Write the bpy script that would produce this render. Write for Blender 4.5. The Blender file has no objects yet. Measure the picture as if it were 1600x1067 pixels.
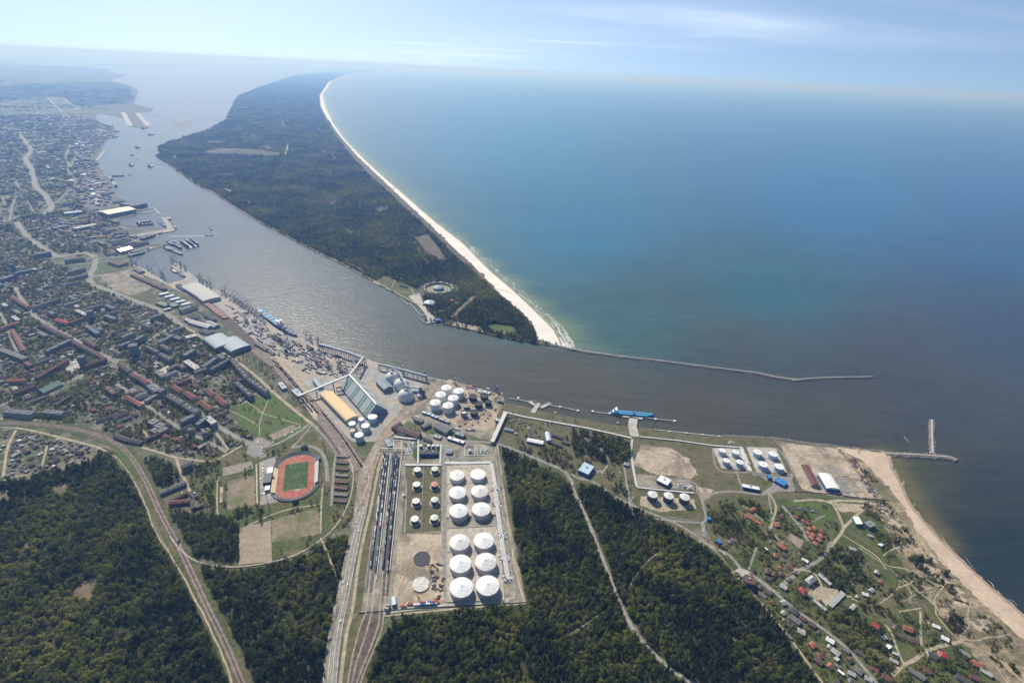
import bpy, math, random
import numpy as np
from mathutils import Vector, Matrix
from mathutils.noise import noise as mnoise
R = math.radians
rnd = random.Random(7)
nr = np.random.default_rng(11)
scene = bpy.context.scene
COL = scene.collection

# ---------------------------------------------------------------- camera
CAMH = 870.0
TH, RHO, FPX = R(27.9), R(2.7), 800.0
fwd = Vector((0, math.cos(TH), -math.sin(TH)))
r0 = Vector((1, 0, 0)); u0 = Vector((0, math.sin(TH), math.cos(TH)))
rgt = math.cos(RHO) * r0 + math.sin(RHO) * u0
up = -math.sin(RHO) * r0 + math.cos(RHO) * u0
cam_d = bpy.data.cameras.new("camera"); cam = bpy.data.objects.new("camera", cam_d)
COL.objects.link(cam); scene.camera = cam
cam_d.sensor_width = 36; cam_d.lens = 36 * FPX / 1600
cam_d.clip_start = 1; cam_d.clip_end = 300000
M = Matrix((rgt, up, -fwd)).transposed().to_4x4(); M.translation = (0, 0, CAMH)
cam.matrix_world = M
scene.render.resolution_x = 1024; scene.render.resolution_y = 682

# ---------------------------------------------------------------- sky and sun
SUN_EL, SUN_AZ = R(44), R(-30)        # azimuth measured from +Y (view direction) towards +X
world = bpy.data.worlds.new("World"); scene.world = world; world.use_nodes = True
wn = world.node_tree.nodes; wl = world.node_tree.links; wn.clear()
wo = wn.new('ShaderNodeOutputWorld'); bg = wn.new('ShaderNodeBackground'); sky = wn.new('ShaderNodeTexSky')
sky.sky_type = 'NISHITA'; sky.sun_disc = False; sky.sun_elevation = SUN_EL; sky.sun_rotation = SUN_AZ
sky.air_density = 1.0; sky.dust_density = 0.7; sky.ozone_density = 2.6
tc = wn.new('ShaderNodeTexCoord'); sep = wn.new('ShaderNodeSeparateXYZ'); cmb = wn.new('ShaderNodeCombineXYZ')
mx = wn.new('ShaderNodeMath'); mx.operation = 'MAXIMUM'; mx.inputs[1].default_value = 0.012
wl.new(tc.outputs['Generated'], sep.inputs[0]); wl.new(sep.outputs[0], cmb.inputs[0]); wl.new(sep.outputs[1], cmb.inputs[1])
wl.new(sep.outputs[2], mx.inputs[0]); lift = wn.new('ShaderNodeMath'); lift.operation = 'ADD'; lift.inputs[1].default_value = 0.17; wl.new(mx.outputs[0], lift.inputs[0])
wl.new(lift.outputs[0], cmb.inputs[2]); wl.new(cmb.outputs[0], sky.inputs[0])
# cirrus: streaky noise in the sky plane, fading to the right
dv = wn.new('ShaderNodeMath'); dv.operation = 'DIVIDE'; wl.new(sep.outputs[0], dv.inputs[0])
ad = wn.new('ShaderNodeMath'); ad.operation = 'ADD'; ad.inputs[1].default_value = 0.11; wl.new(mx.outputs[0], ad.inputs[0])
dv2 = wn.new('ShaderNodeMath'); dv2.operation = 'DIVIDE'; wl.new(sep.outputs[1], dv2.inputs[0])
wl.new(ad.outputs[0], dv.inputs[1]); wl.new(ad.outputs[0], dv2.inputs[1])
c2 = wn.new('ShaderNodeCombineXYZ'); wl.new(dv.outputs[0], c2.inputs[0]); wl.new(dv2.outputs[0], c2.inputs[1])
mp = wn.new('ShaderNodeMapping'); mp.inputs['Rotation'].default_value = (0, 0, R(37)); mp.inputs['Scale'].default_value = (0.22, 0.8, 1)
mp.inputs['Location'].default_value = (0.15, 0.3, 0)
wl.new(c2.outputs[0], mp.inputs[0])
nz = wn.new('ShaderNodeTexNoise'); nz.inputs['Scale'].default_value = 0.9; nz.inputs['Detail'].default_value = 7; nz.inputs['Roughness'].default_value = 0.55
nz.inputs['Distortion'].default_value = 0.5
wl.new(mp.outputs[0], nz.inputs['Vector'])
cr = wn.new('ShaderNodeValToRGB'); cr.color_ramp.elements[0].position = 0.49; cr.color_ramp.elements[1].position = 0.70
cr.color_ramp.elements[0].color = (0.18, 0.10, 0.10, 1); cr.color_ramp.elements[1].color = (1, 1, 1, 1)
wl.new(nz.outputs[0], cr.inputs[0])
mixc = wn.new('ShaderNodeMix'); mixc.data_type = 'RGBA'; mixc.inputs[7].default_value = (7.8, 8.6, 9.8, 1)
mp2 = wn.new('ShaderNodeMapping'); mp2.inputs['Rotation'].default_value = (0, 0, R(37)); wl.new(c2.outputs[0], mp2.inputs[0])
sp2 = wn.new('ShaderNodeSeparateXYZ'); wl.new(mp2.outputs[0], sp2.inputs[0])
def WM(op, a, b_):
    k = wn.new('ShaderNodeMath'); k.operation = op
    for i_, v_ in enumerate((a, b_)):
        if isinstance(v_, (int, float)): k.inputs[i_].default_value = v_
        else: wl.new(v_, k.inputs[i_])
    return k.outputs[0]
band = WM('MAXIMUM', WM('SUBTRACT', 1.0, WM('DIVIDE', WM('ABSOLUTE', WM('SUBTRACT', sp2.outputs[1], 5.2), 0.0), 1.5)), 0.05)
along = WM('MINIMUM', WM('MAXIMUM', WM('DIVIDE', sp2.outputs[0], -3.2), 0.3), 1.0)
cover = WM('MULTIPLY', WM('MULTIPLY', cr.outputs[0], band), along)
wl.new(cover, mixc.inputs[0]); wl.new(sky.outputs[0], mixc.inputs[6])
bg.inputs[1].default_value = 0.104
wl.new(mixc.outputs[2], bg.inputs[0]); wl.new(bg.outputs[0], wo.inputs[0])

sd = bpy.data.lights.new("sun", 'SUN'); sd.energy = 4.6; sd.angle = R(0.5); sd.color = (1.0, 0.945, 0.85)
sun = bpy.data.objects.new("sun", sd); COL.objects.link(sun)
sdir = Vector((math.sin(SUN_AZ) * math.cos(SUN_EL), math.cos(SUN_AZ) * math.cos(SUN_EL), math.sin(SUN_EL)))
sun.rotation_euler = sdir.to_track_quat('Z', 'Y').to_euler(); sun.location = (0, 0, 3000)
scene.view_settings.view_transform = 'Standard'; scene.view_settings.look = 'None'
scene.view_settings.exposure = 0.36; scene.view_settings.gamma = 1
try: scene.view_settings.use_curve_mapping = False
except Exception: pass
scene.render.engine = 'CYCLES'

# ---------------------------------------------------------------- helpers
def P(px, py, z=0.0):
    """ground point seen at a photo pixel (1600 wide), at height z"""
    d = fwd * FPX + rgt * (px - 800) + up * (533.5 - py)
    t = min((CAMH - z) / max(-d.z, 1e-6), 90000 / math.hypot(d.x, d.y))
    return Vector((d.x * t, d.y * t))
def PP(pts, z=0.0): return [P(a, b, z) for a, b in pts]
def tag(o, label=None, cat=None, group=None, kind=None):
    if label: o["label"] = label
    if cat: o["category"] = cat
    if group: o["group"] = group
    if kind: o["kind"] = kind
    return o
MATS = {}
def mat(name, c, rough=0.8, c2=None, scale=0.05, amt=1.0, metallic=0.0, coord='Position', detail=6, c3=None, scale3=0.004, spec=0.3, lo=0.38, hi=0.62, bump=0, fine=0.12, famt=0.28):
    if name in MATS: return MATS[name]
    m = bpy.data.materials.new(name); m.use_nodes = True
    n = m.node_tree.nodes; l = m.node_tree.links; b = n['Principled BSDF']
    b.inputs['Base Color'].default_value = (*c, 1); b.inputs['Roughness'].default_value = rough
    b.inputs['Metallic'].default_value = metallic; b.inputs['Specular IOR Level'].default_value = spec
    if c2 is None:
        c2 = tuple(x * 0.8 for x in c)
    if coord == 'Position':
        g = n.new('ShaderNodeNewGeometry'); src = g.outputs['Position']
    else:
        g = n.new('ShaderNodeTexCoord'); src = g.outputs['Object']
    t = n.new('ShaderNodeTexNoise'); t.inputs['Scale'].default_value = scale; t.inputs['Detail'].default_value = detail
    t.inputs['Roughness'].default_value = 0.6
    l.new(src, t.inputs['Vector'])
    r = n.new('ShaderNodeValToRGB'); r.color_ramp.elements[0].position = lo; r.color_ramp.elements[1].position = hi
    r.color_ramp.elements[0].color = (*c, 1); r.color_ramp.elements[1].color = (*c2, 1)
    l.new(t.outputs[0], r.inputs[0]); out = r.outputs[0]
    if c3 is not None:
        t3 = n.new('ShaderNodeTexNoise'); t3.inputs['Scale'].default_value = scale3; t3.inputs['Detail'].default_value = 9
        t3.inputs['Roughness'].default_value = 0.65
        l.new(src, t3.inputs['Vector'])
        r3 = n.new('ShaderNodeValToRGB'); r3.color_ramp.elements[0].position = 0.48; r3.color_ramp.elements[1].position = 0.6
        l.new(t3.outputs[0], r3.inputs[0])
        mm = n.new('ShaderNodeMix'); mm.data_type = 'RGBA'; l.new(r3.outputs[0], mm.inputs[0]); l.new(out, mm.inputs[6])
        mm.inputs[7].default_value = (*c3, 1); out = mm.outputs[2]
    if coord == 'Position':
        tf = n.new('ShaderNodeTexNoise'); tf.inputs['Scale'].default_value = fine; tf.inputs['Detail'].default_value = 5; tf.inputs['Roughness'].default_value = 0.75; l.new(src, tf.inputs['Vector'])
        mrf = n.new('ShaderNodeMapRange'); mrf.inputs[1].default_value = 0.35; mrf.inputs[2].default_value = 0.65; mrf.inputs[3].default_value = 1 - famt; mrf.inputs[4].default_value = 1 + famt; l.new(tf.outputs[0], mrf.inputs[0])
        vs = n.new('ShaderNodeVectorMath'); vs.operation = 'SCALE'; l.new(out, vs.inputs[0]); l.new(mrf.outputs[0], vs.inputs['Scale']); out = vs.outputs[0]
    l.new(out, b.inputs['Base Color'])
    if bump:
        bp = n.new('ShaderNodeBump'); bp.inputs['Strength'].default_value = 1; bp.inputs['Distance'].default_value = bump
        l.new(t.outputs[0], bp.inputs['Height']); l.new(bp.outputs[0], b.inputs['Normal'])
    MATS[name] = m
    return m
def pmat(name, c, rough=0.6, metallic=0.0, amt=0.15):
    """painted / solid object material with light grime"""
    return mat(name, c, rough, tuple(x * (1 - amt) for x in c), 0.25, coord='Object', metallic=metallic, detail=4)

def mesh_obj(name, V, F, m, parent=None, mi=None, smooth=False):
    me = bpy.data.meshes.new(name); me.from_pydata([tuple(v) for v in V], [], F)
    ms = m if isinstance(m, (list, tuple)) else [m]
    for x in ms: me.materials.append(x)
    if mi is not None: me.polygons.foreach_set('material_index', mi)
    if smooth: me.polygons.foreach_set('use_smooth', [True] * len(F))
    me.update()
    o = bpy.data.objects.new(name, me); COL.objects.link(o)
    if parent: o.parent = parent
    return o
def empty(name, loc=(0, 0, 0), rz=0.0):
    o = bpy.data.objects.new(name, None); COL.objects.link(o); o.empty_display_size = 5
    o.location = loc; o.rotation_euler = (0, 0, rz); return o
def kids(o): return list(o.children)
def copy_tree(o, loc, rz=0.0, scale=None, label=None, cat=None, group=None):
    c = o.copy(); COL.objects.link(c); c.location = loc; c.rotation_euler = (0, 0, rz)
    if scale is not None: c.scale = scale
    if label: c['label'] = label
    if group: c['group'] = group
    def rec(a, b):
        for ch in CH[a.name]:
            d = ch.copy(); COL.objects.link(d); d.parent = b
            if ch.name in CH: rec(ch, d)
    rec(o, c); return c
CH = {}
def reg(o):
    CH[o.name] = list(o.children)
    for c in o.children:
        if c.children: reg(c)
    return o

class MB:
    def __init__(s): s.V = []; s.F = []; s.mi = []
    def add(s, V, F, mi=0):
        n = len(s.V); s.V += [tuple(v) for v in V]; s.F += [[i + n for i in f] for f in F]; s.mi += [mi] * len(F); return s
    def box(s, x, y, z, w, l, h, rz=0, mi=0, taper=1.0):
        c, sn = math.cos(rz), math.sin(rz); V = []
        for k, (zz, tp) in enumerate(((z, 1), (z + h, taper))):
            for a, b in ((-1, -1), (1, -1), (1, 1), (-1, 1)):
                u, v = a * w / 2 * tp, b * l / 2 * tp
                V.append((x + u * c - v * sn, y + u * sn + v * c, zz))
        return s.add(V, [[3, 2, 1, 0], [4, 5, 6, 7], [0, 1, 5, 4], [1, 2, 6, 5], [2, 3, 7, 6], [3, 0, 4, 7]], mi)
    def beam(s, a, b, w, h=None, mi=0):
        a = Vector(a); b = Vector(b); h = h or w; d = (b - a)
        if d.length < 1e-4: return s
        d.normalize(); up_ = Vector((0, 0, 1)) if abs(d.z) < 0.95 else Vector((0, 1, 0))
        sx = d.cross(up_).normalized() * w / 2; sy = sx.cross(d).normalized() * h / 2
        V = [a - sx - sy, a + sx - sy, a + sx + sy, a - sx + sy, b - sx - sy, b + sx - sy, b + sx + sy, b - sx + sy]
        return s.add(V, [[3, 2, 1, 0], [4, 5, 6, 7], [0, 1, 5, 4], [1, 2, 6, 5], [2, 3, 7, 6], [3, 0, 4, 7]], mi)
    def rings(s, prof, x=0, y=0, n=24, mi=0, cap0=False, cap1=True):
        V = []; F = []
        for (r, z) in prof:
            for k in range(n):
                a = 2 * math.pi * k / n; V.append((x + r * math.cos(a), y + r * math.sin(a), z))
        for j in range(len(prof) - 1):
            for k in range(n):
                k2 = (k + 1) % n; F.append([j * n + k, j * n + k2, (j + 1) * n + k2, (j + 1) * n + k])
        if cap1: F.append([(len(prof) - 1) * n + k for k in range(n)])
        if cap0: F.append([k for k in range(n)][::-1])
        return s.add(V, F, mi)
    def xcyl(s, x0, x1, y, z, r, n=10, mi=0):
        V = []; F = []
        for xx in (x0, x1):
            for k in range(n):
                a = 2 * math.pi * k / n; V.append((xx, y + r * math.cos(a), z + r * math.sin(a)))
        for k in range(n):
            k2 = (k + 1) % n; F.append([k, k2, n + k2, n + k])
        F.append(list(range(n))); F.append([n + k for k in range(n)][::-1])
        return s.add(V, F, mi)
    def prism(s, poly, z0, z1, mi=0, mtop=None):
        n = len(poly)
        ar = sum(poly[i][0] * poly[(i + 1) % n][1] - poly[(i + 1) % n][0] * poly[i][1] for i in range(n))
        if ar < 0: poly = poly[::-1]
        V = [(p[0], p[1], z0) for p in poly] + [(p[0], p[1], z1) for p in poly]
        s.add(V, [[i, (i + 1) % n, n + (i + 1) % n, n + i] for i in range(n)], mi)
        return s.add([(p[0], p[1], z1) for p in poly], [list(range(n))], mi if mtop is None else mtop)
    def obj(s, name, m, parent=None, smooth=False):
        return mesh_obj(name, s.V, s.F, m, parent, s.mi, smooth)

# ---- occupancy raster so that trees and filled-in houses keep off roads, yards, water
GX0, GY0, CS, GNX, GNY = -5600.0, -300.0, 4.0, 2800, 2350
OCC = np.zeros((GNY, GNX), np.uint8)      # 1 = no trees, 2 = no buildings (bit flags)
def inpoly(X, Y, poly):
    X = np.asarray(X); Y = np.asarray(Y); ins = np.zeros(X.shape, bool); n = len(poly)
    for i in range(n):
        x1, y1 = poly[i][0], poly[i][1]; x2, y2 = poly[(i + 1) % n][0], poly[(i + 1) % n][1]
        if y1 == y2: continue
        c = ((y1 > Y) != (y2 > Y)) & (X < (x2 - x1) * (Y - y1) / (y2 - y1) + x1)
        ins ^= c
    return ins
def mark(poly, flag=3, clear=False):
    xs = [p[0] for p in poly]; ys = [p[1] for p in poly]
    i0 = max(0, int((min(xs) - GX0) / CS)); i1 = min(GNX, int((max(xs) - GX0) / CS) + 2)
    j0 = max(0, int((min(ys) - GY0) / CS)); j1 = min(GNY, int((max(ys) - GY0) / CS) + 2)
    if i0 >= i1 or j0 >= j1: return
    X, Y = np.meshgrid(GX0 + (np.arange(i0, i1) + .5) * CS, GY0 + (np.arange(j0, j1) + .5) * CS)
    k = inpoly(X, Y, poly)
    if clear: OCC[j0:j1, i0:i1][k] &= (255 - flag)
    else: OCC[j0:j1, i0:i1][k] |= flag
def occ(X, Y, flag):
    X = np.asarray(X, float); Y = np.asarray(Y, float)
    i = ((X - GX0) / CS).astype(int); j = ((Y - GY0) / CS).astype(int)
    ok = (i >= 0) & (i < GNX) & (j >= 0) & (j < GNY)
    r = np.zeros(X.shape, bool); r[ok] = (OCC[j[ok], i[ok]] & flag) > 0
    return r
ZL = [0.25]
def nz_(): ZL[0] += 0.0025; return ZL[0]
def densify(pts, step):
    out = []; n = len(pts)
    for i in range(n):
        a = Vector(pts[i][:2]); b = Vector(pts[(i + 1) % n][:2]); L = (b - a).length
        k = max(1, min(60, int(L / step)))
        for j in range(k): out.append(a + (b - a) * j / k)
    return out
def jit(pts, amp, sc):
    pts = [Vector((p.x + amp * .5 * mnoise((p.x / sc * 3, p.y / sc * 3, 4.3)) * 1.6, p.y + amp * .5 * mnoise((p.x / sc * 3, p.y / sc * 3, 2.7)) * 1.6)) for p in pts]
    return [Vector((p.x + amp * mnoise((p.x / sc, p.y / sc, 0.3)) * 1.6, p.y + amp * mnoise((p.x / sc, p.y / sc, 7.7)) * 1.6)) for p in pts]
def sheet(name, pts, m, jitter=0, step=None, flag=3, z=None, raw=False, kind='structure'):
    w = pts if raw else PP(pts)
    if jitter: w = jit(densify(w, step or jitter * 1.2), jitter, jitter * 2.5)
    n = len(w); ar = sum(w[i][0] * w[(i + 1) % n][1] - w[(i + 1) % n][0] * w[i][1] for i in range(n))
    if ar < 0: w = w[::-1]
    zz = nz_() if z is None else z
    o = mesh_obj(name, [(p[0], p[1], zz) for p in w], [list(range(n))], m)
    if flag: mark(w, flag)
    if kind: o['kind'] = kind
    return o
def catmull(p, k=8):
    if len(p) < 3: return [Vector(q) for q in p]
    q = [2 * p[0] - p[1]] + list(p) + [2 * p[-1] - p[-2]]; out = []
    for i in range(1, len(q) - 2):
        for j in range(k):
            t = j / k
            out.append(0.5 * ((2 * q[i]) + (q[i + 1] - q[i - 1]) * t + (2 * q[i - 1] - 5 * q[i] + 4 * q[i + 1] - q[i + 2]) * t * t + (3 * q[i] - q[i - 1] - 3 * q[i + 1] + q[i + 2]) * t ** 3))
    out.append(q[-2]); return out
def ribbon(pts, w, off=0.0):
    n = len(pts); L = []; Rr = []
    for i in range(n):
        a = pts[max(0, i - 1)]; b = pts[min(n - 1, i + 1)]; d = (b - a).normalized(); nn = Vector((-d.y, d.x))
        ww = w[i] if isinstance(w, list) else w
        L.append(pts[i] + nn * (off + ww / 2)); Rr.append(pts[i] + nn * (off - ww / 2))
    return L, Rr
def strip(name, pts, w, m, z=None, smooth=True, flag=3, margin=2, raw=False, off=0.0, kind='structure', wob=0):
    p = pts if raw else PP(pts)
    if smooth: p = catmull(p)
    if wob: p = [q + Vector((mnoise((q.x / 25, q.y / 25, 1)), mnoise((q.x / 25, q.y / 25, 9)))) * wob for q in p]
    L, Rr = ribbon(p, w, off); n = len(p); zz = nz_() if z is None else z
    V = [(a.x, a.y, zz) for a in L] + [(a.x, a.y, zz) for a in Rr]
    F = [[n + i, n + i + 1, i + 1, i] for i in range(n - 1)]
    o = mesh_obj(name, V, F, m)
    if kind: o['kind'] = kind
    if flag:
        L2, R2 = ribbon(p, (w if not isinstance(w, list) else max(w)) + 2 * margin, off)
        for i in range(n - 1): mark([L2[i], L2[i + 1], R2[i + 1], R2[i]], flag)
    return o, p
def resample(p, step, start=0.0):
    out = []; acc = -start
    for i in range(len(p) - 1):
        a, b = p[i], p[i + 1]; L = (b - a).length
        if L == 0: continue
        d = (b - a) / L; s = -acc if acc < 0 else (step - acc if acc > 0 else 0)
        t = s
        while t < L:
            out.append((a + d * t, math.atan2(d.y, d.x))); t += step
        acc = L - (t - step) if t - step >= 0 else acc + L
        if acc >= step: acc = 0
    return out
# ---------------------------------------------------------------- setting: materials
m_town = mat('town_ground', (0.046, 0.066, 0.021), 0.9, (0.08, 0.088, 0.045), 0.035, c3=(0.17, 0.155, 0.12), scale3=0.022, famt=.4)
m_grass = mat('grass_ground', (0.05, 0.068, 0.018), 0.9, (0.075, 0.088, 0.026), 0.03, c3=(0.115, 0.10, 0.05), scale3=0.016, famt=.35)
m_lawn = mat('lawn_grass', (0.055, 0.098, 0.016), 0.9, (0.07, 0.112, 0.022), 0.04, c3=(0.09, 0.095, 0.035), scale3=0.02)
m_pitch = mat('pitch_grass', (0.034, 0.07, 0.014), 0.9, (0.05, 0.085, 0.02), 0.08, famt=.15)
m_dry = mat('dry_grass', (0.095, 0.092, 0.042), 0.95, (0.155, 0.13, 0.08), 0.03, c3=(0.068, 0.074, 0.03), scale3=0.03, famt=.35)
m_duneg = mat('dune_grass', (0.115, 0.105, 0.055), 0.95, (0.19, 0.155, 0.10), 0.022, c3=(0.33, 0.26, 0.17), scale3=0.013, famt=.4)
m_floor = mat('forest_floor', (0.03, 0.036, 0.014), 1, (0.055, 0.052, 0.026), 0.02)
m_sand = mat('sand', (0.33, 0.27, 0.20), 0.95, (0.42, 0.355, 0.27), 0.03, c3=(0.20, 0.17, 0.125), scale3=0.017, famt=.2)
m_beach = mat('beach_sand', (0.64, 0.60, 0.53), 0.95, (0.72, 0.68, 0.61), 0.01, famt=.12)
m_beachn = mat('brown_beach_sand', (0.42, 0.325, 0.235), 0.95, (0.50, 0.40, 0.30), 0.02, famt=.16)
m_wet = mat('wet_sand', (0.30, 0.24, 0.17), 0.6, (0.30, 0.21, 0.14), 0.03)
m_quay = mat('quay_concrete', (0.34, 0.33, 0.31), 0.9, (0.24, 0.235, 0.225), 0.03, c3=(0.36, 0.30, 0.23), scale3=0.012)
m_conc = mat('concrete', (0.42, 0.40, 0.36), 0.9, (0.34, 0.32, 0.29), 0.06)
m_yard = mat('yard_gravel', (0.30, 0.27, 0.21), 0.95, (0.22, 0.20, 0.155), 0.05, c3=(0.14, 0.13, 0.10), scale3=0.03)
m_road = mat('asphalt', (0.20, 0.19, 0.17), 0.9, (0.245, 0.235, 0.21), 0.05)
m_roadd = mat('dark_asphalt', (0.10, 0.098, 0.092), 0.9, (0.14, 0.135, 0.12), 0.05)
m_path = mat('sandy_path', (0.36, 0.31, 0.22), 0.95, (0.28, 0.245, 0.17), 0.05)
m_ballast = mat('ballast', (0.085, 0.068, 0.056), 0.95, (0.125, 0.10, 0.08), 0.06)
m_rail = mat('rail_steel', (0.42, 0.37, 0.33), 0.5, (0.34, 0.28, 0.25), 0.1, metallic=0.2)
m_field = mat('bare_field', (0.24, 0.19, 0.135), 0.95, (0.18, 0.155, 0.10), 0.03, c3=(0.115, 0.125, 0.05), scale3=0.02)
m_track = mat('running_track', (0.32, 0.09, 0.06), 0.85, (0.38, 0.14, 0.095), 0.04)
m_white = mat('white_marking', (0.75, 0.75, 0.72), 0.7, (0.62, 0.62, 0.6), 0.1)
m_stone = mat('breakwater_stone', (0.24, 0.21, 0.18), 0.95, (0.34, 0.31, 0.27), 0.25, c3=(0.13, 0.12, 0.10), scale3=0.12)
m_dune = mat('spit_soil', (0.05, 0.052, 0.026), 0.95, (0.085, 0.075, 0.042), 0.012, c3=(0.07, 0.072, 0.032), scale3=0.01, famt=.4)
m_belt = mat('dune_scrub', (0.095, 0.08, 0.055), 0.95, (0.17, 0.135, 0.10), 0.012, c3=(0.055, 0.055, 0.03), scale3=0.012, famt=.4)

m_ind = mat('industrial_ground', (0.10, 0.096, 0.085), 0.95, (0.19, 0.18, 0.165), 0.02, c3=(0.07, 0.078, 0.045), scale3=0.012, famt=.4)
# ---------------------------------------------------------------- coastlines (photo pixels)
MAIN = [(60, 103), (120, 104), (178, 109), (166, 113), (200, 118), (172, 126), (205, 134), (217, 142), (213, 152), (209, 162), (222, 166),
 (240, 170), (236, 175), (216, 176), (226, 187), (236, 197), (226, 201), (201, 198), (193, 185), (176, 181), (156, 177), (150, 181), (151, 188), (156, 196), (178, 197),
 (180, 205), (178, 213), (168, 220), (160, 228), (150, 238), (147, 250), (151, 262), (152, 272), (166, 277), (173, 285), (178, 298), (181, 308),
 (197, 314), (217, 317), (222, 331), (207, 338), (187, 341), (180, 346), (190, 350), (213, 354), (235, 356), (247, 356), (262, 357), (251, 339), (259, 339), (275, 359),
 (270, 362), (236, 367), (215, 370), (224, 377), (230, 380), (254, 381), (256, 384), (234, 389), (226, 395), (212, 399), (199, 402), (206, 411), (230, 421), (250, 434), (260, 442), (285, 437),
 (290, 432), (267, 415), (272, 408), (292, 422), (312, 438), (342, 454), (362, 466), (390, 484), (404, 490), (425, 508), (444, 521), (466, 526),
 (481, 532), (497, 536), (569, 559), (591, 566), (668, 588), (711, 597), (735, 604), (765, 612), (786, 616), (790, 629), (817, 634), (845, 642),
 (911, 655), (979, 666), (1022, 670), (1129, 681), (1207, 686), (1260, 694), (1306, 698), (1385, 707), (1390, 714), (1392, 728), (1405, 752), (1420, 784),
 (1442, 812), (1465, 838), (1495, 867), (1537, 907), (1575, 940), (1600, 960), (1700, 1045), (1900, 1220)]
SPIT_L = [(610, 109.6), (565, 109.6), (520, 112), (475, 116), (450, 121), (435, 127), (405, 137), (385, 145), (372, 150), (366, 160), (362, 170), (350, 190),
 (320, 205), (270, 220), (246, 231), (250, 240), (244, 245), (260, 255), (285, 273), (312, 292), (330, 300), (365, 323), (400, 345), (430, 360), (490, 392), (540, 416), (583, 440), (625, 463),
 (652, 477), (664, 490), (664, 503), (684, 504), (706, 509), (742, 517), (765, 523), (812, 533), (844, 538), (877, 541)]
SPIT_R = [(864, 515), (832, 483), (801, 454), (765, 423), (738, 396), (722, 380), (677, 345), (630, 304), (580, 260), (540, 220), (520, 192),
 (508, 167), (504, 148), (518, 128), (553, 115.5), (590, 111), (640, 109.8)]
wm = [(-52000, 5000), (-50000, 13000)]
main_w = [Vector((-100000, 3000)), Vector((-92000, 24000)), Vector((-70000, 50000))] + PP(MAIN) + [Vector((1500, -900)), Vector((0, -1500)), Vector((-4000, -1200)), Vector((-20000, -1000))]
# water: a fan-shaped sheet, turbidity of the water stored per vertex
CT = [((300, 350), (0.04, 0.062, 0.085)), ((430, 440), (0.058, 0.068, 0.066)), ((560, 500), (0.0602, 0.0646, 0.054)), ((700, 545), (0.0705, 0.0703, 0.0518)), ((900, 605), (0.0705, 0.0684, 0.0475)), ((1100, 640), (0.0619, 0.0589, 0.0432)),
 ((1300, 640), (0.0533, 0.0522, 0.0432)), ((1000, 500), (0.0388, 0.0796, 0.0752)), ((1150, 545), (0.05, 0.056, 0.05)), ((1450, 620), (0.043, 0.0466, 0.0464)), ((1400, 560), (0.0447, 0.0475, 0.0497)), ((1550, 760), (0.03, 0.036, 0.034)), ((1500, 650), (0.043, 0.0466, 0.0464)),
 ((1200, 450), (0.0242, 0.0906, 0.1074)), ((900, 350), (0.0205, 0.1179, 0.1932)), ((1300, 300), (0.0157, 0.1001, 0.2147)), ((800, 200), (0.0181, 0.1343, 0.2147)), ((1300, 200), (0.0169, 0.107, 0.2147)),
 ((250, 150), (0.0425, 0.0796, 0.1181)), ((350, 120), (0.0364, 0.0728, 0.1181)), ((200, 230), (0.0547, 0.0865, 0.102)), ((1580, 500), (0.03, 0.048, 0.066)), ((1560, 860), (0.018, 0.027, 0.03)), ((1430, 740), (0.05, 0.055, 0.03)), ((1570, 280), (0.0144, 0.0892, 0.204)), ((1600, 380), (0.0157, 0.066, 0.1503))]
angs = np.concatenate([np.arange(-60, 60.01, 0.16), np.arange(65, 299, 6)]); angs = np.radians(angs)
rs = np.concatenate([np.geomspace(250, 9000, 330), np.geomspace(9400, 110000, 70)])
A_, R_ = np.meshgrid(angs, rs); WX = R_ * np.sin(A_); WY = R_ * np.cos(A_)
na = len(angs); nrr = len(rs)
WZ = -2.0
dx = WX; dy = WY; dz = -CAMH
ff = dy * fwd.y + dz * fwd.z; ff = np.where(ff < 60, 60, ff)
ipx = 800 + FPX * (dx * rgt.x + dy * rgt.y + dz * rgt.z) / ff; ipy = 533.5 - FPX * (dx * up.x + dy * up.y + dz * up.z) / ff
num = np.zeros(WX.shape + (3,)); den = np.zeros(WX.shape)
for (cx, cy), c in CT:
    w = 1 / (((ipx - cx)) ** 2 + (1.6 * (ipy - cy)) ** 2 + 900) ** 1.6
    num += w[..., None] * np.array(c); den += w
wc = num / den[..., None]
def seg_dist(X, Y, pts):
    d = np.full(X.shape, 1e9)
    for a, b in zip(pts[:-1], pts[1:]):
        vx, vy = b.x - a.x, b.y - a.y; L = vx * vx + vy * vy
        t = np.clip(((X - a.x) * vx + (Y - a.y) * vy) / L, 0, 1)
        d = np.minimum(d, np.hypot(X - a.x - t * vx, Y - a.y - t * vy))
    return d
shore = PP([(877, 541)] + SPIT_R[:-2])
ds = seg_dist(WX, WY, shore); wig = 1 + 0.35 * np.sin(WX * 0.011 + WY * 0.007) + 0.2 * np.sin(WY * 0.023 - WX * 0.01)
seaside = np.clip((np.interp(ipx, [700, 840, 960, 1100, 1245, 1364], [541, 541, 556, 573, 594, 589]) - ipy) / 3, 0, 1)
s1 = (seaside * np.exp(-(ds / (85 * wig)) ** 1.3))[..., None]; s2 = (seaside * np.exp(-ds / 330))[..., None]
wc = wc * (1 - 0.55 * s2) + np.array((.04, .13, .13)) * 0.55 * s2
wc = wc * (1 - 0.72 * s1) + np.array((.20, .235, .11)) * 0.72 * s1
shore2 = PP([(1390, 714), (1392, 728), (1405, 752), (1420, 784), (1442, 812), (1465, 838)])
d2 = seg_dist(WX, WY, shore2); s3 = np.exp(-((d2 - 18) / 30) ** 2)[..., None] * np.clip((900 - WX * 1 + 0) * 0 + 1, 0, 1)[..., None]
wc = wc * (1 - 0.45 * s3) + np.array((.17, .14, .045)) * 0.45 * s3
V = np.stack([WX, WY, np.full(WX.shape, WZ)], -1).reshape(-1, 3)
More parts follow.
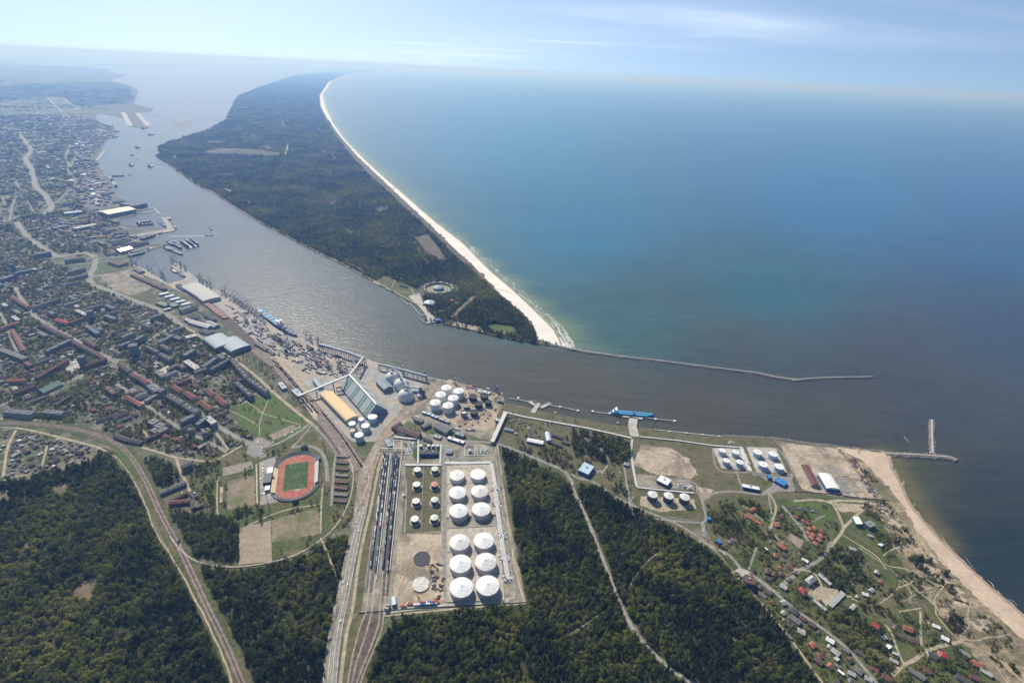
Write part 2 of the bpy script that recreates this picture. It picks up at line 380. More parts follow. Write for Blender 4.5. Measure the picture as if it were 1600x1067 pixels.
ii, jj = np.meshgrid(np.arange(nrr - 1), np.arange(na), indexing='ij'); j2 = (jj + 1) % na
Fq = np.stack([ii * na + jj, (ii + 1) * na + jj, (ii + 1) * na + j2, ii * na + j2], -1).reshape(-1, 4)[:, ::-1]
me = bpy.data.meshes.new('sea_water'); me.from_pydata(V.tolist(), [], Fq.tolist() + [list(range(na))[::-1]])
at = me.color_attributes.new('turb', 'FLOAT_COLOR', 'POINT')
at.data.foreach_set('color', np.concatenate([wc.reshape(-1, 3), np.ones((len(V), 1))], 1).astype('f').ravel())
mw = bpy.data.materials.new('water'); mw.use_nodes = True; n = mw.node_tree.nodes; l = mw.node_tree.links; b = n['Principled BSDF']
va = n.new('ShaderNodeVertexColor'); va.layer_name = 'turb'
g = n.new('ShaderNodeNewGeometry')
t0 = n.new('ShaderNodeTexNoise'); t0.inputs['Scale'].default_value = 0.0022; t0.inputs['Detail'].default_value = 6
mpw = n.new('ShaderNodeMapping'); mpw.inputs['Scale'].default_value = (0.5, 1.6, 1); mpw.inputs['Rotation'].default_value = (0, 0, R(12))
l.new(g.outputs['Position'], mpw.inputs[0]); l.new(mpw.outputs[0], t0.inputs['Vector'])
mr = n.new('ShaderNodeMapRange'); mr.inputs[1].default_value = 0.3; mr.inputs[2].default_value = 0.7; mr.inputs[3].default_value = 0.91; mr.inputs[4].default_value = 1.10
l.new(t0.outputs[0], mr.inputs[0])
vm = n.new('ShaderNodeVectorMath'); vm.operation = 'SCALE'; l.new(va.outputs[0], vm.inputs[0]); l.new(mr.outputs[0], vm.inputs['Scale'])
mps = n.new('ShaderNodeMapping'); mps.inputs['Rotation'].default_value = (0, 0, R(22)); mps.inputs['Scale'].default_value = (0.3, 1.7, 1); l.new(g.outputs['Position'], mps.inputs[0])
tsw = n.new('ShaderNodeTexNoise'); tsw.inputs['Scale'].default_value = 0.026; tsw.inputs['Detail'].default_value = 4; tsw.inputs['Roughness'].default_value = 0.6; l.new(mps.outputs[0], tsw.inputs['Vector'])
msw = n.new('ShaderNodeMapRange'); msw.inputs[1].default_value = 0.35; msw.inputs[2].default_value = 0.65; msw.inputs[3].default_value = 0.88; msw.inputs[4].default_value = 1.12; l.new(tsw.outputs[0], msw.inputs[0])
vm2 = n.new('ShaderNodeVectorMath'); vm2.operation = 'SCALE'; l.new(vm.outputs[0], vm2.inputs[0]); l.new(msw.outputs[0], vm2.inputs['Scale'])
l.new(vm2.outputs[0], b.inputs['Base Color'])
b.inputs['Roughness'].default_value = 0.30; b.inputs['Specular IOR Level'].default_value = 0.25; b.inputs['IOR'].default_value = 1.33
hts = []
for sc, st, rot in ((0.06, 1.0, 20), (0.22, 0.62, -15)):
    mq = n.new('ShaderNodeMapping'); mq.inputs['Rotation'].default_value = (0, 0, R(rot)); mq.inputs['Scale'].default_value = (0.45, 1.5, 1)
    l.new(g.outputs['Position'], mq.inputs[0])
    tt = n.new('ShaderNodeTexNoise'); tt.inputs['Scale'].default_value = sc; tt.inputs['Detail'].default_value = 3
    l.new(mq.outputs[0], tt.inputs['Vector'])
    k = n.new('ShaderNodeMath'); k.operation = 'MULTIPLY'; k.inputs[1].default_value = st; l.new(tt.outputs[0], k.inputs[0]); hts.append(k)
sm = n.new('ShaderNodeMath'); sm.operation = 'ADD'; l.new(hts[0].outputs[0], sm.inputs[0]); l.new(hts[1].outputs[0], sm.inputs[1])
bp = n.new('ShaderNodeBump'); bp.inputs['Strength'].default_value = 1; bp.inputs['Distance'].default_value = 1.0
l.new(sm.outputs[0], bp.inputs['Height']); l.new(bp.outputs[0], b.inputs['Normal'])
me.materials.append(mw); me.update()
wat = bpy.data.objects.new('sea_water', me); COL.objects.link(wat); wat['kind'] = 'structure'

OCC[:] = 3
def land(name, w, m, dens=60, jt=0, H=3.0):
    n = len(w); ar = sum(w[i][0] * w[(i + 1) % n][1] - w[(i + 1) % n][0] * w[i][1] for i in range(n))
    if ar < 0: w = w[::-1]
    mb = MB(); mb.prism(w, -3.0, 0.0); o = mb.obj(name, m); o['kind'] = 'structure'; mark(w, 3, clear=True); return o
m_main = mat('mainland_soil', (0.07, 0.085, 0.035), 0.95, (0.125, 0.12, 0.075), 0.008, c3=(0.16, 0.145, 0.10), scale3=0.004)
# far countryside carries patchwork fields
m_far = mat('far_fields', (0.045, 0.06, 0.03), 0.95, (0.10, 0.12, 0.055), 0.0009, c3=(0.15, 0.15, 0.09), scale3=0.0012)
g_main = land('ground', main_w, m_main)
spit_w = PP(SPIT_L) + PP(SPIT_R)
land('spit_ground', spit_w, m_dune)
sheet('far_shore', [(140, 100.6), (260, 101.5), (380, 104), (300, 104), (170, 103.2)], m_far, flag=0, z=-1.2)
sheet('far_countryside', [(-260, 118), (-500, 97), (-200, 92), (0, 98), (60, 104), (120, 106), (170, 111), (160, 116), (168, 125), (205, 138), (205, 160), (150, 176), (100, 180), (-60, 190), (-500, 200)], m_far, flag=2)
m_farw = mat('far_wood', (0.022, 0.035, 0.022), 1, (0.04, 0.055, 0.03), 0.002)
sheet('far_woodland', [(-60, 140), (60, 130), (170, 128), (205, 138), (208, 152), (195, 163), (120, 165), (60, 152), (-60, 160)], m_farw, 60, flag=2)
sheet('field', [(70, 152), (88, 150), (124, 170), (104, 174)], mat('runway_grass', (0.14, 0.19, 0.10), 0.95), flag=3)
sheet('island', [(265, 191), (300, 188), (303, 190), (295, 197), (275, 199)], m_yard, 6, flag=3, z=-1.0)
sheet('island_bank', [(172, 348), (174, 348), (175, 349), (173, 349)], m_yard, flag=0)

# beaches
BL = [(839, 532), (835, 515), (819, 492), (783, 461), (765, 443), (742, 418), (720, 398), (700, 379), (662, 342), (620, 303), (587, 272), (555, 241), (530, 212), (512, 187), (501, 166), (499.5, 149), (514, 127.5), (551, 115.3)]
sheet('beach', [(877, 540)] + SPIT_R[:-2] + BL[::-1], m_beach, 0)
strip('wet_sand', [(876, 539)] + SPIT_R[:12], 6, m_wet, smooth=True, off=-2)
sheet('beach', [(1306, 698), (1385, 707.5), (1390, 714), (1392, 728), (1405, 752), (1420, 784), (1442, 812), (1465, 838), (1495, 867), (1537, 907), (1575, 940), (1600, 960), (1700, 1045), (1900, 1220),
  (1820, 1220), (1660, 1045), (1590, 992), (1540, 948), (1500, 908), (1465, 872), (1430, 826), (1408, 790), (1393, 768), (1372, 745), (1350, 722)], m_beachn, 5)
strip('wet_sand', [(1391, 716), (1393, 730), (1406, 754), (1421, 786), (1443, 814), (1466, 840), (1496, 869), (1538, 909), (1600, 962), (1700, 1047)], 8, m_wet)

sheet('dune_belt', BL[:14] + [(556, 258), (575, 283), (606, 316), (648, 356), (668, 375), (692, 393), (716, 412), (740, 436), (764, 462), (800, 498), (822, 520), (832, 532)][::1], m_belt, 14, flag=0)
# land-use sheets -------------------------------------------------------
sheet('town_ground', [(-300, 300), (-100, 210), (0, 182), (100, 176), (150, 190), (176, 198), (160, 228), (147, 250), (165, 280), (180, 320), (185, 345), (212, 372), (205, 415), (300, 470), (440, 560), (480, 640), (500, 690), (400, 720), (240, 690), (130, 700), (0, 760), (-400, 760), (-500, 500)], m_town, 15, flag=0)
sheet('quay_pavement', [(206, 412), (230, 422), (250, 435), (262, 443), (285, 438), (291, 433), (267, 415), (272, 408.5), (292, 422.5), (312, 438.5), (342, 454.5), (362, 466.5), (390, 484.5), (404, 490.5), (425, 508.5), (444, 521.5), (466, 526.5),
  (497, 536.5), (569, 559.5), (591, 566.5), (668, 588.5), (711, 597.5), (765, 612.5), (785, 616.5), (770, 650), (700, 672), (640, 655), (600, 690), (550, 690), (500, 640), (440, 575), (400, 548), (350, 500), (300, 465), (250, 440), (215, 425)], m_quay, flag=1)
sheet('quay_pavement', [(262, 357.3), (251.5, 339.5), (259, 339.5), (274, 359), (270, 361.5), (236, 366.5), (215, 369.5), (212, 365)], m_quay)
sheet('quay_pavement', [(150, 262), (166, 278), (172, 286), (177, 298), (180, 308), (196, 315), (216, 318), (221, 331), (207, 337), (170, 340), (130, 325), (125, 300), (130, 275)], m_ind, flag=1)
sheet('quay_pavement', [(192, 175), (215, 176.5), (235, 197), (226, 200), (202, 197)], m_ind, flag=1)
sheet('dock_yard', [(110, 225), (150, 200), (178, 200), (172, 214), (150, 236), (140, 250), (120, 250)], m_ind, 20, flag=1)
sheet('dock_yard', [(190, 351), (235, 357), (262, 358), (214, 366), (170, 372), (150, 366)], m_ind, flag=1)
sheet('dock_yard', [(170, 385), (212, 374), (226, 380), (256, 383), (230, 388), (199, 401), (175, 400)], m_ind, flag=1)
# dry sandy lot in the town
sheet('sandy_lot', [(155, 430), (205, 420), (240, 445), (232, 462), (205, 466), (175, 452)], m_yard, 9)
sheet('lawn', [(157, 413), (182, 421), (150, 429)], m_lawn, 0, flag=2)
sheet('meadow', [(170, 450), (215, 470), (232, 484), (246, 468), (235, 452), (205, 462)], m_grass, 5, flag=2)
sheet('meadow', [(365, 640), (392, 625), (424, 611), (484, 663), (470, 672), (430, 690), (404, 682), (368, 655)], m_lawn, 4, flag=2)
sheet('meadow', [(60, 230), (110, 226), (120, 270), (90, 320), (66, 300), (55, 262)], m_grass, 8, flag=0)
sheet('meadow', [(395, 690), (410, 700), (480, 668), (545, 735), (560, 760), (558, 800), (530, 830), (440, 870), (372, 884), (345, 880), (300, 800), (296, 745), (310, 722), (345, 712)], m_grass, 4, flag=2)
sheet('meadow', [(68, 591), (105, 578), (100, 590), (80, 600)], m_lawn, 3, flag=2)
sheet('parking_yard', [(404, 682), (430, 690), (412, 700), (400, 716), (385, 708), (390, 690)], m_road)
sheet('parking_yard', [(420, 680), (458, 663), (466, 670), (428, 688)], mat('brown_gravel', (0.27, 0.22, 0.17), 0.95))
sheet('pavement', [(246, 580), (262, 570), (270, 578), (262, 588)], m_conc)
sheet('pavement', [(95, 572), (118, 560), (128, 572), (112, 582)], m_conc)
# stadium area
sheet('pavement', [(405, 722), (432, 712), (434, 784), (407, 789)], mat('grey_paving', (0.31, 0.29, 0.26), 0.9))
# training grounds
sheet('field', [(348, 731), (393, 720), (396, 732), (349, 744)], mat('gravel_pitch', (0.27, 0.235, 0.19), 0.95, (0.23, 0.2, 0.16), 0.03))
sheet('field', [(356, 752), (398, 742), (399, 787), (354, 797)], m_field, 3)
sheet('field', [(374, 825), (423, 813), (425, 877), (373, 882)], mat('grey_sand_pitch', (0.30, 0.25, 0.18), 0.95, (0.25, 0.21, 0.15), 0.03))
sheet('field', [(424, 812), (499, 793), (499, 834), (425, 848)], m_field, 2)
# oil terminal ground
sheet('terminal_yard', [(596, 690), (640, 672), (740, 690), (772, 698), (822, 940), (600, 958), (566, 957), (570, 900), (592, 712)], m_yard)
sheet('sand_lot', [(622, 838), (640, 834), (690, 834), (694, 940), (612, 950), (618, 900)], m_sand, 2)
sheet('lawn', [(634, 730), (690, 727), (689, 829), (628, 834)], m_dry)
sheet('lawn', [(704, 797), (770, 795), (772, 808), (704, 812)], m_grass)
sheet('lawn', [(630, 693), (650, 690), (690, 700), (688, 716), (650, 720)], m_grass)
sheet('terminal_yard', [(560, 958), (604, 956), (580, 1030), (565, 1120), (500, 1120), (520, 1040), (545, 975)], m_dry, 2)
sheet('grass_verge', [(590, 700), (600, 700), (563, 957), (548, 957)], m_dry)
# gap yards between river and tank farm
sheet('dirt_yard', [(640, 660), (700, 672), (770, 690), (786, 640), (786, 617), (740, 606), (670, 590), (640, 620), (620, 650)], m_yard, 3)
sheet('sand_lot', [(672, 645), (700, 592), (786, 618), (790, 636), (770, 668), (752, 676), (720, 668)], m_sand, 3)
# riverside strip
sheet('meadow', [(786, 632), (845, 643), (911, 656), (979, 667), (1022, 671), (1129, 682), (1207, 686.5), (1290, 772), (1230, 780), (1130, 775), (1110, 800), (1080, 830), (990, 800), (940, 770), (890, 735), (830, 705), (770, 695), (776, 650)], m_dry, 0, flag=0)
sheet('sand_lot', [(1000, 695), (1040, 698), (1075, 715), (1084, 728), (1090, 742), (1070, 748), (1020, 740), (990, 725)], m_sand, 5, flag=3)
sheet('sand_lot', [(1091, 760), (1118, 766), (1100, 778), (1094, 775)], m_sand, 3)
sheet('dirt_yard', [(994, 740), (1080, 750), (1078, 765), (996, 762)], m_yard, 3)
sheet('lawn', [(1000, 768), (1090, 772), (1098, 800), (1060, 806), (1010, 798), (988, 785)], m_grass, 2, flag=3)
sheet('sand_lot', [(1001, 775), (1085, 780), (1088, 795), (1030, 800), (1000, 790)], m_path, 2)
sheet('tank_pad', [(1113, 700), (1157, 700), (1172, 735), (1127, 731)], m_conc)
sheet('tank_pad', [(1166, 698), (1212, 700), (1230, 738), (1182, 738)], m_conc)
sheet('sand_lot', [(1218, 692), (1306, 700), (1350, 740), (1380, 780), (1290, 773), (1252, 764), (1236, 730)], m_sand, 3)
sheet('storage_yard', [(1276, 727), (1300, 731), (1316, 736), (1340, 776), (1316, 771), (1312, 758), (1284, 740)], m_road)
sheet('dune_ground', [(1306, 700), (1350, 722), (1372, 745), (1393, 768), (1408, 790), (1430, 826), (1465, 872), (1500, 908), (1540, 948), (1590, 992), (1660, 1045), (1800, 1200), (1500, 1200), (1420, 1000), (1370, 880), (1330, 800), (1380, 780)], m_duneg, 6, flag=2)
sheet('village_ground', [(1110, 790), (1290, 776), (1370, 800), (1420, 900), (1500, 1000), (1640, 1150), (1330, 1150), (1150, 900), (1110, 840)], m_grass, 4, flag=0)
# spit details
sheet('meadow', [(275, 240), (330, 226), (400, 228), (446, 236), (446, 248), (380, 246), (300, 245), (260, 250)], mat('heath', (0.085, 0.068, 0.045), 0.95, (0.055, 0.06, 0.03), 0.006), 60, flag=0)
sheet('meadow', [(640, 365), (672, 362), (690, 385), (704, 410), (690, 412), (662, 398), (648, 382)], mat('heath_dark', (0.095, 0.08, 0.055), 0.95, (0.13, 0.11, 0.075), 0.01), 22, flag=0)
sheet('lawn', [(583, 440), (600, 430), (660, 455), (664, 488), (652, 478), (625, 463)], m_grass, 5, flag=1)
sheet('lawn', [(758, 505), (800, 508), (812, 524), (770, 518)], m_lawn, 5)
sheet('sandy_shore', [(690, 502), (720, 505), (750, 512), (765, 521), (742, 516), (706, 508)], m_sand, 2)
sheet('pavement', [(638, 463), (655, 458), (668, 486), (684, 498), (668, 503), (664, 490), (652, 476)], m_conc)
sheet('sand_lot', [(703, 492), (738, 462), (745, 464), (712, 496)], mat('mown_strip', (0.20, 0.16, 0.115), 0.95))
# ---------------------------------------------------------------- roads, paths, railways
def road(pts, w, m=None, name='road', **k): return strip(name, pts, w, m or m_road, **k)
# town streets
BLVD = [(95, 340), (30, 352), (28, 348), (40, 366), (58, 381), (77, 393), (90, 402)]
road([(20, 190), (35, 215), (48, 235), (40, 248), (48, 262), (53, 280), (56, 292), (68, 303), (78, 316), (80, 325), (70, 335)], 34)
road([(26, 347), (36, 362), (56, 380), (78, 393), (93, 401), (130, 395), (150, 402)], 24)
road([(150, 404), (146, 420), (140, 433), (146, 445), (165, 452), (200, 466), (240, 481), (262, 492), (278, 504)], 22)
road([(278, 504), (262, 514), (240, 527), (222, 540), (205, 560), (178, 562)], 11)
road([(278, 504), (300, 517), (320, 531), (338, 546), (357, 556), (380, 572), (405, 592), (425, 611), (450, 632), (485, 661), (497, 670)], 9, m_path)
road([(22, 448), (45, 484), (70, 505), (110, 527), (140, 545), (172, 560), (200, 578), (225, 592), (248, 608), (270, 624), (296, 640), (320, 652), (350, 672), (388, 692)], 13)
road([(182, 600), (205, 614), (225, 630), (250, 648), (268, 660), (284, 672), (300, 680), (318, 686), (355, 706)], 9)
road([(172, 561), (150, 575), (120, 590), (85, 604), (40, 616), (0, 634), (-40, 650)], 11)
road([(255, 612), (235, 622), (210, 630)], 9)
road([(296, 640), (340, 634), (385, 620), (420, 608)], 7)
road([(0, 488), (12, 512), (22, 540), (34, 552)], 8)
road([(88, 400), (60, 415), (30, 430), (0, 440)], 8)
road([(30, 300), (20, 320), (15, 345)], 9); road([(0, 395), (40, 392), (85, 400)], 8)
road([(0, 300), (8, 320)], 7); road([(26, 285), (33, 300)], 7); road([(42, 312), (52, 330)], 7)
road([(150, 404), (200, 400), (215, 395)], 8)
road([(110, 227), (103, 245), (110, 262)], 14); road([(120, 238), (112, 258), (106, 265), (118, 285), (100, 305), (82, 322)], 9)
road([(52, 155), (57, 170), (60, 175), (52, 188)], 22); road([(20, 187), (35, 187)], 10)
road([(72, 152), (97, 175)], 20, m_conc, name='runway'); road([(98, 153), (123, 172)], 22, m_conc, name='runway')
road([(90, 186), (122, 186)], 60, m_conc, name='pavement')
road([(192, 176), (204, 197)], 60, m_conc, name='pavement'); road([(214, 177), (232, 197)], 60, m_conc, name='pavement')
# lower-left junctions
road([(-60, 655), (0, 654), (45, 655), (92, 664), (150, 676), (190, 690), (225, 700), (250, 707), (275, 715)], 7, m_path)
road([(-40, 665), (20, 668), (60, 675), (100, 685), (150, 698), (170, 708)], 6, m_path)
road([(275, 715), (300, 718), (330, 721), (350, 712), (385, 692)], 6, m_path)
road([(275, 715), (280, 730), (290, 752), (300, 775), (306, 790)], 6, m_path)
road([(222, 700), (230, 685), (224, 672)], 5, m_path)
road([(385, 692), (400, 700), (412, 715)], 14)
road([(25, 672), (12, 700), (5, 745)], 6, m_path); road([(74, 695), (66, 728)], 4, m_path)
road([(0, 752), (40, 742), (90, 733), (148, 716)], 4, m_path)
road([(338, 676), (357, 703)], 5, m_path)
# paths on the meadow
for a in ([(423, 612), (415, 635), (406, 660), (406, 680)], [(382, 625), (411, 645)], [(395, 641), (411, 646), (440, 655), (470, 664)], [(358, 641), (380, 651), (403, 665)]):
    road(a, 2.5, m_path, name='path')
# around the stadium
road([(485, 661), (470, 672), (440, 690), (412, 700)], 8); road([(487, 664), (470, 685), (455, 700)], 5)
road([(488, 664), (505, 680), (520, 698), (533, 712), (545, 728)], 7, m_road)
road([(455, 699), (480, 697), (498, 703), (508, 718), (512, 752)], 9, m_road)
road([(527, 700), (522, 730), (518, 790)], 6, m_road)
road([(505, 755), (502, 790), (501, 833)], 4, m_path, name='path')
road([(345, 744), (340, 752), (339, 790), (341, 805)], 3, m_path, name='path')
road([(380, 825), (420, 806), (455, 795), (500, 788)], 3.5, m_path, name='path')
road([(401, 725), (402, 789)], 3, m_path, name='path'); road([(501, 840), (512, 865), (525, 900)], 3.5, m_path, name='path')
sheet('sand_lot', [(344, 761), (349, 761), (347, 785), (343, 785)], m_sand)
# main divided road south of the tank farm
road([(590, 700), (578, 735), (566, 790), (550, 860), (536, 930), (522, 1000), (510, 1120)], 22, m_road)
road([(597, 690), (590, 700)], 22)
MR = [(590, 700), (578, 735), (566, 790), (550, 860), (536, 930), (522, 1000), (510, 1120)]
for off in (-10.2, -3.4, 3.4, 10.2): strip('lane_marking', MR, 0.45, m_white, off=off, flag=0)
strip('median_strip', MR, 1.3, m_path, off=0, flag=0)
road([(600, 705), (592, 730), (580, 790), (562, 870), (551, 950), (540, 1000), (526, 1120)], 6, m_path, name='path', off=0)
road([(563, 735), (556, 790), (546, 850), (538, 880), (528, 950), (515, 1010), (503, 1120)], 5, m_yard, name='path')
sheet('dirt_yard', [(590, 690), (605, 690), (590, 720), (570, 790), (560, 800), (558, 760), (562, 735)], mat('ballast_brown', (0.20, 0.155, 0.12), 0.95, (0.29, 0.24, 0.18), 0.05), 2, flag=3)
# terminal roads
road([(698, 690), (695, 720), (694, 780), (695, 850), (697, 940)], 8)
road([(600, 957), (640, 951), (700, 945), (770, 940), (805, 935)], 7, m_conc); road([(774, 697), (780, 760), (790, 830), (800, 900), (808, 932), (795, 938)], 5, m_road)
road([(776, 690), (786, 760), (797, 840), (808, 900), (820, 942)], 4, m_sand, name='path')
road([(600, 962), (700, 952), (822, 942)], 4, m_path, name='path')
road([(640, 722), (630, 728), (628, 735), (634, 752), (634, 790), (632, 833)], 4)
road([(694, 808), (735, 806), (772, 800)], 5)
road([(630, 690), (660, 700), (700, 714), (740, 716), (775, 706)], 6)
# road along the canal terminals and wood
road([(700, 690), (740, 690), (775, 693), (810, 705), (850, 722), (880, 735), (893, 752)], 9, m_road)
road([(893, 752), (900, 775), (915, 805), (935, 855), (950, 895), (966, 935), (985, 975), (1010, 1010), (1045, 1042), (1090, 1072), (1180, 1120)], 6.8, mat('asphalt_pale', (0.23, 0.22, 0.20), 0.9, (0.28, 0.265, 0.24), 0.06))
road([(893, 740), (905, 748), (925, 752), (960, 775), (1000, 795), (1050, 815), (1090, 838), (1115, 855), (1140, 868), (1160, 890), (1185, 905), (1205, 920), (1222, 935), (1250, 958), (1290, 985), (1330, 1020), (1380, 1080)], 7, m_road)
road([(1095, 845), (1120, 862), (1140, 888), (1170, 920), (1200, 955), (1240, 1005), (1280, 1060), (1310, 1100)], 4, m_sand, name='path')
road([(1050, 850), (1020, 870), (1000, 890), (975, 930)], 3, m_path, name='path')
road([(970, 940), (930, 965), (900, 985), (870, 1000), (830, 995)], 2.5, m_path, name='path')
road([(905, 748), (920, 742), (940, 735)], 9); road([(940, 740), (950, 722), (938, 700)], 4, m_path)
road([(975, 728), (980, 760), (984, 783)], 5); road([(984, 783), (985, 800), (1005, 808), (1060, 814), (1098, 817)], 6)
road([(984, 783), (990, 776)], 4)
road([(1098, 817), (1103, 808), (1096, 780), (1090, 768), (1085, 755), (1055, 748)], 6)
road([(1098, 817), (1100, 835), (1093, 848)], 9)
road([(1096, 783), (1118, 770), (1150, 768), (1190, 772), (1220, 762), (1238, 740), (1225, 712), (1212, 700)], 7)
road([(1157, 697), (1175, 738), (1190, 740), (1235, 742)], 6); road([(1150, 735), (1160, 765)], 5); road([(1113, 700), (1124, 735), (1180, 738)], 5)
sheet('pavement', [(1185, 742), (1236, 745), (1243, 768), (1200, 768), (1188, 772), (1208, 757)], m_road)
sheet('pavement', [(1157, 708), (1166, 708), (1175, 735), (1172, 738), (1163, 722)], m_conc)
sheet('lawn', [(1187, 752), (1203, 751), (1188, 768), (1186, 768)], m_grass)
# village tracks
road([(1160, 890), (1185, 905), (1206, 922)], 9, m_road)
road([(1170, 889), (1175, 875), (1182, 855)], 4); road([(1200, 768), (1212, 790), (1208, 810), (1203, 830)], 5, m_path); road([(1200, 770), (1204, 795), (1206, 815)], 4, m_road)
road([(1160, 790), (1175, 800), (1200, 822), (1215, 842), (1225, 850)], 4, m_road); road([(1222, 790), (1235, 805), (1250, 822), (1262, 845)], 7, m_road)
road([(1240, 783), (1270, 781), (1292, 784), (1304, 792), (1316, 818), (1317, 828), (1305, 845), (1292, 860)], 6, m_path)
road([(1222, 914), (1240, 900), (1250, 890), (1262, 885), (1285, 870), (1300, 845)], 7)
road([(1292, 784), (1320, 782), (1360, 786), (1395, 800)], 8, m_path)
road([(1317, 826), (1335, 808), (1350, 795)], 6, m_path); road([(1315, 835), (1340, 850), (1370, 870), (1385, 890)], 3, m_path)
for a in ([(1395, 800), (1375, 790), (1390, 810), (1410, 830), (1430, 850)], [(1395, 800), (1410, 815), (1440, 838), (1450, 850), (1480, 885)], [(1340, 855), (1380, 880), (1420, 890), (1460, 900)],
          [(1410, 905), (1430, 920), (1460, 945), (1463, 960), (1478, 980), (1500, 1003)], [(1486, 908), (1470, 920), (1460, 945)], [(1500, 1003), (1535, 998), (1580, 990)], [(1500, 1003), (1530, 1015), (1555, 1040), (1575, 1070)],
          [(1500, 1003), (1510, 980), (1514, 955), (1516, 940)], [(1330, 935), (1360, 945), (1385, 938), (1400, 922), (1430, 905)], [(1404, 955), (1440, 950)], [(1516, 940), (1545, 950), (1560, 965)], [(1380, 870), (1400, 855), (1420, 856), (1445, 874)],
          [(1420, 890), (1470, 915), (1490, 905), (1520, 920)], [(1520, 1010), (1560, 1030), (1600, 1070)]):
    road(a, 2.4, m_path, name='path', wob=4)
road([(1500, 1003), (1475, 1008), (1445, 1018), (1430, 1030), (1410, 1040), (1395, 1055)], 6, m_path); road([(1410, 1035), (1400, 1010), (1390, 985), (1375, 970)], 4, m_path)
road([(1440, 1012), (1438, 985), (1438, 955)], 4, m_path)
road([(1233, 888), (1270, 895), (1285, 920), (1275, 930), (1330, 932)], 4, m_path); sheet('sand_lot', [(1268, 912), (1310, 922), (1296, 950), (1262, 928)], m_path, 2)
sheet('lawn', [(1200, 800), (1207, 805), (1200, 825), (1188, 822)], m_lawn, 1, flag=0)
sheet('lawn', [(1225, 785), (1290, 784), (1308, 822), (1302, 838), (1280, 835), (1250, 800)], m_lawn, 2, flag=0)
sheet('parking_yard', [(1228, 830), (1256, 845), (1250, 858), (1232, 842)], mat('brown_gravel', (0.27, 0.22, 0.17)))
sheet('parking_yard', [(1147, 893), (1153, 887), (1172, 893), (1160, 902)], m_conc)
sheet('sand_lot', [(1302, 785), (1350, 788), (1345, 800), (1312, 800)], m_path, 2)
road([(1315, 702), (1340, 730), (1360, 760), (1380, 783)], 5, m_sand, name='path')
# dunes: bare sand patches and scrub
for _ in range(46):
    t = rnd.random(); bx = 1345 + t * 215; by = 745 + t * 235 + rnd.uniform(-8, 8); s = rnd.uniform(2.5, 6)
    ctr = P(bx - rnd.uniform(0, 26), by + rnd.uniform(0, 10)); pts = [ctr + Vector((math.cos(a) * s * rnd.uniform(.8, 2.2), math.sin(a) * s * rnd.uniform(.7, 2))) for a in np.linspace(0, 6, 9)]
    sheet('sand_patch', pts, m_sand, 2.5, raw=True, flag=1)
# spit roads and clearings
road([(540, 415), (583, 438), (625, 461), (652, 475)], 6, m_path, name='path'); road([(400, 344), (430, 358.5), (490, 390.5), (540, 414.5)], 5, m_path, name='path')
road([(260, 254), (312, 290), (332, 300), (365, 322), (400, 344)], 6, m_path, name='path')
road([(271, 248), (278, 243), (300, 241), (360, 234), (400, 228)], 14, m_path, name='path'); road([(450, 225), (447, 238), (446, 245)], 16, m_path, name='path')
road([(440, 187), (445, 200)], 20, m_path); road([(498, 200), (527, 255)], 12, m_dry, name='path'); road([(510, 258), (519, 278)], 8, m_dry, name='path')
road([(695, 500), (750, 511), (800, 524), (850, 537)], 5, m_path, name='path'); road([(748, 453), (775, 452), (800, 458)], 4, m_path, name='path')
road([(645, 375), (662, 403), (672, 412)], 4, m_path, name='path'); road([(608, 278), (616, 294), (600, 300)], 8, m_path, name='path')
for a in ([(600, 452), (655, 458)], [(612, 450), (618, 438)], [(622, 457), (655, 460)], [(643, 450), (646, 458), (655, 462)]): road(a, 3, m_path, name='path')
# surf along the beach: broken foam lines
def foam(name, line, n, d0, d1, seed, size=1.0):
    r2 = random.Random(seed); p = catmull(PP(line), 6); mb = MB()
    for _ in range(n):
        k = r2.random() ** 1.7 * (len(p) - 2); i = int(k); a, b = p[i], p[i + 1]; d = (b - a).normalized(); nn = Vector((d.y, -d.x)) * (1 if name == 'x' else 1)
        row = r2.choice((0.12, 0.5, 0.85)) + r2.gauss(0, 0.13); c = a + (b - a) * (k - i) + nn * (d0 + (d1 - d0) * row)
        far_ = max(1, c.length / 2600) ** .8; L = r2.uniform(8, 48) * size * far_; w = r2.uniform(0.4, 1.4) * size * far_ * (1.5 if row < .3 else 1); m_ = 7; up_ = []; lo_ = []
        for q in range(m_):
            t = q / (m_ - 1) - .5; wv = w * (1 - (2 * t) ** 2) * r2.uniform(.5, 1.2) + .1; base = c + d * L * t + nn * 3 * math.sin(t * 4 + k)
            up_.append(base + nn * wv / 2); lo_.append(base - nn * wv / 2)
        V = [(v.x, v.y, -1.94 + .0007 * (_ % 1000)) for v in up_ + lo_]; mb.add(V, [[m_ + q, m_ + q + 1, q + 1, q] for q in range(m_ - 1)])
    return mb
m_foam = mat('foam', (0.72, 0.74, 0.72), 0.7)
f1 = foam('x', ([(877, 541)] + SPIT_R[:-4])[::1], 540, 2, 46, 3, 1.35).obj('surf_foam', m_foam); f1['kind'] = 'structure'
f2 = foam('x', [(1392, 728), (1405, 752), (1420, 784), (1442, 812), (1465, 838), (1495, 867), (1537, 907), (1575, 940), (1600, 960)], 16, -3, -14, 5, .8).obj('surf_foam', m_foam); f2['kind'] = 'structure'

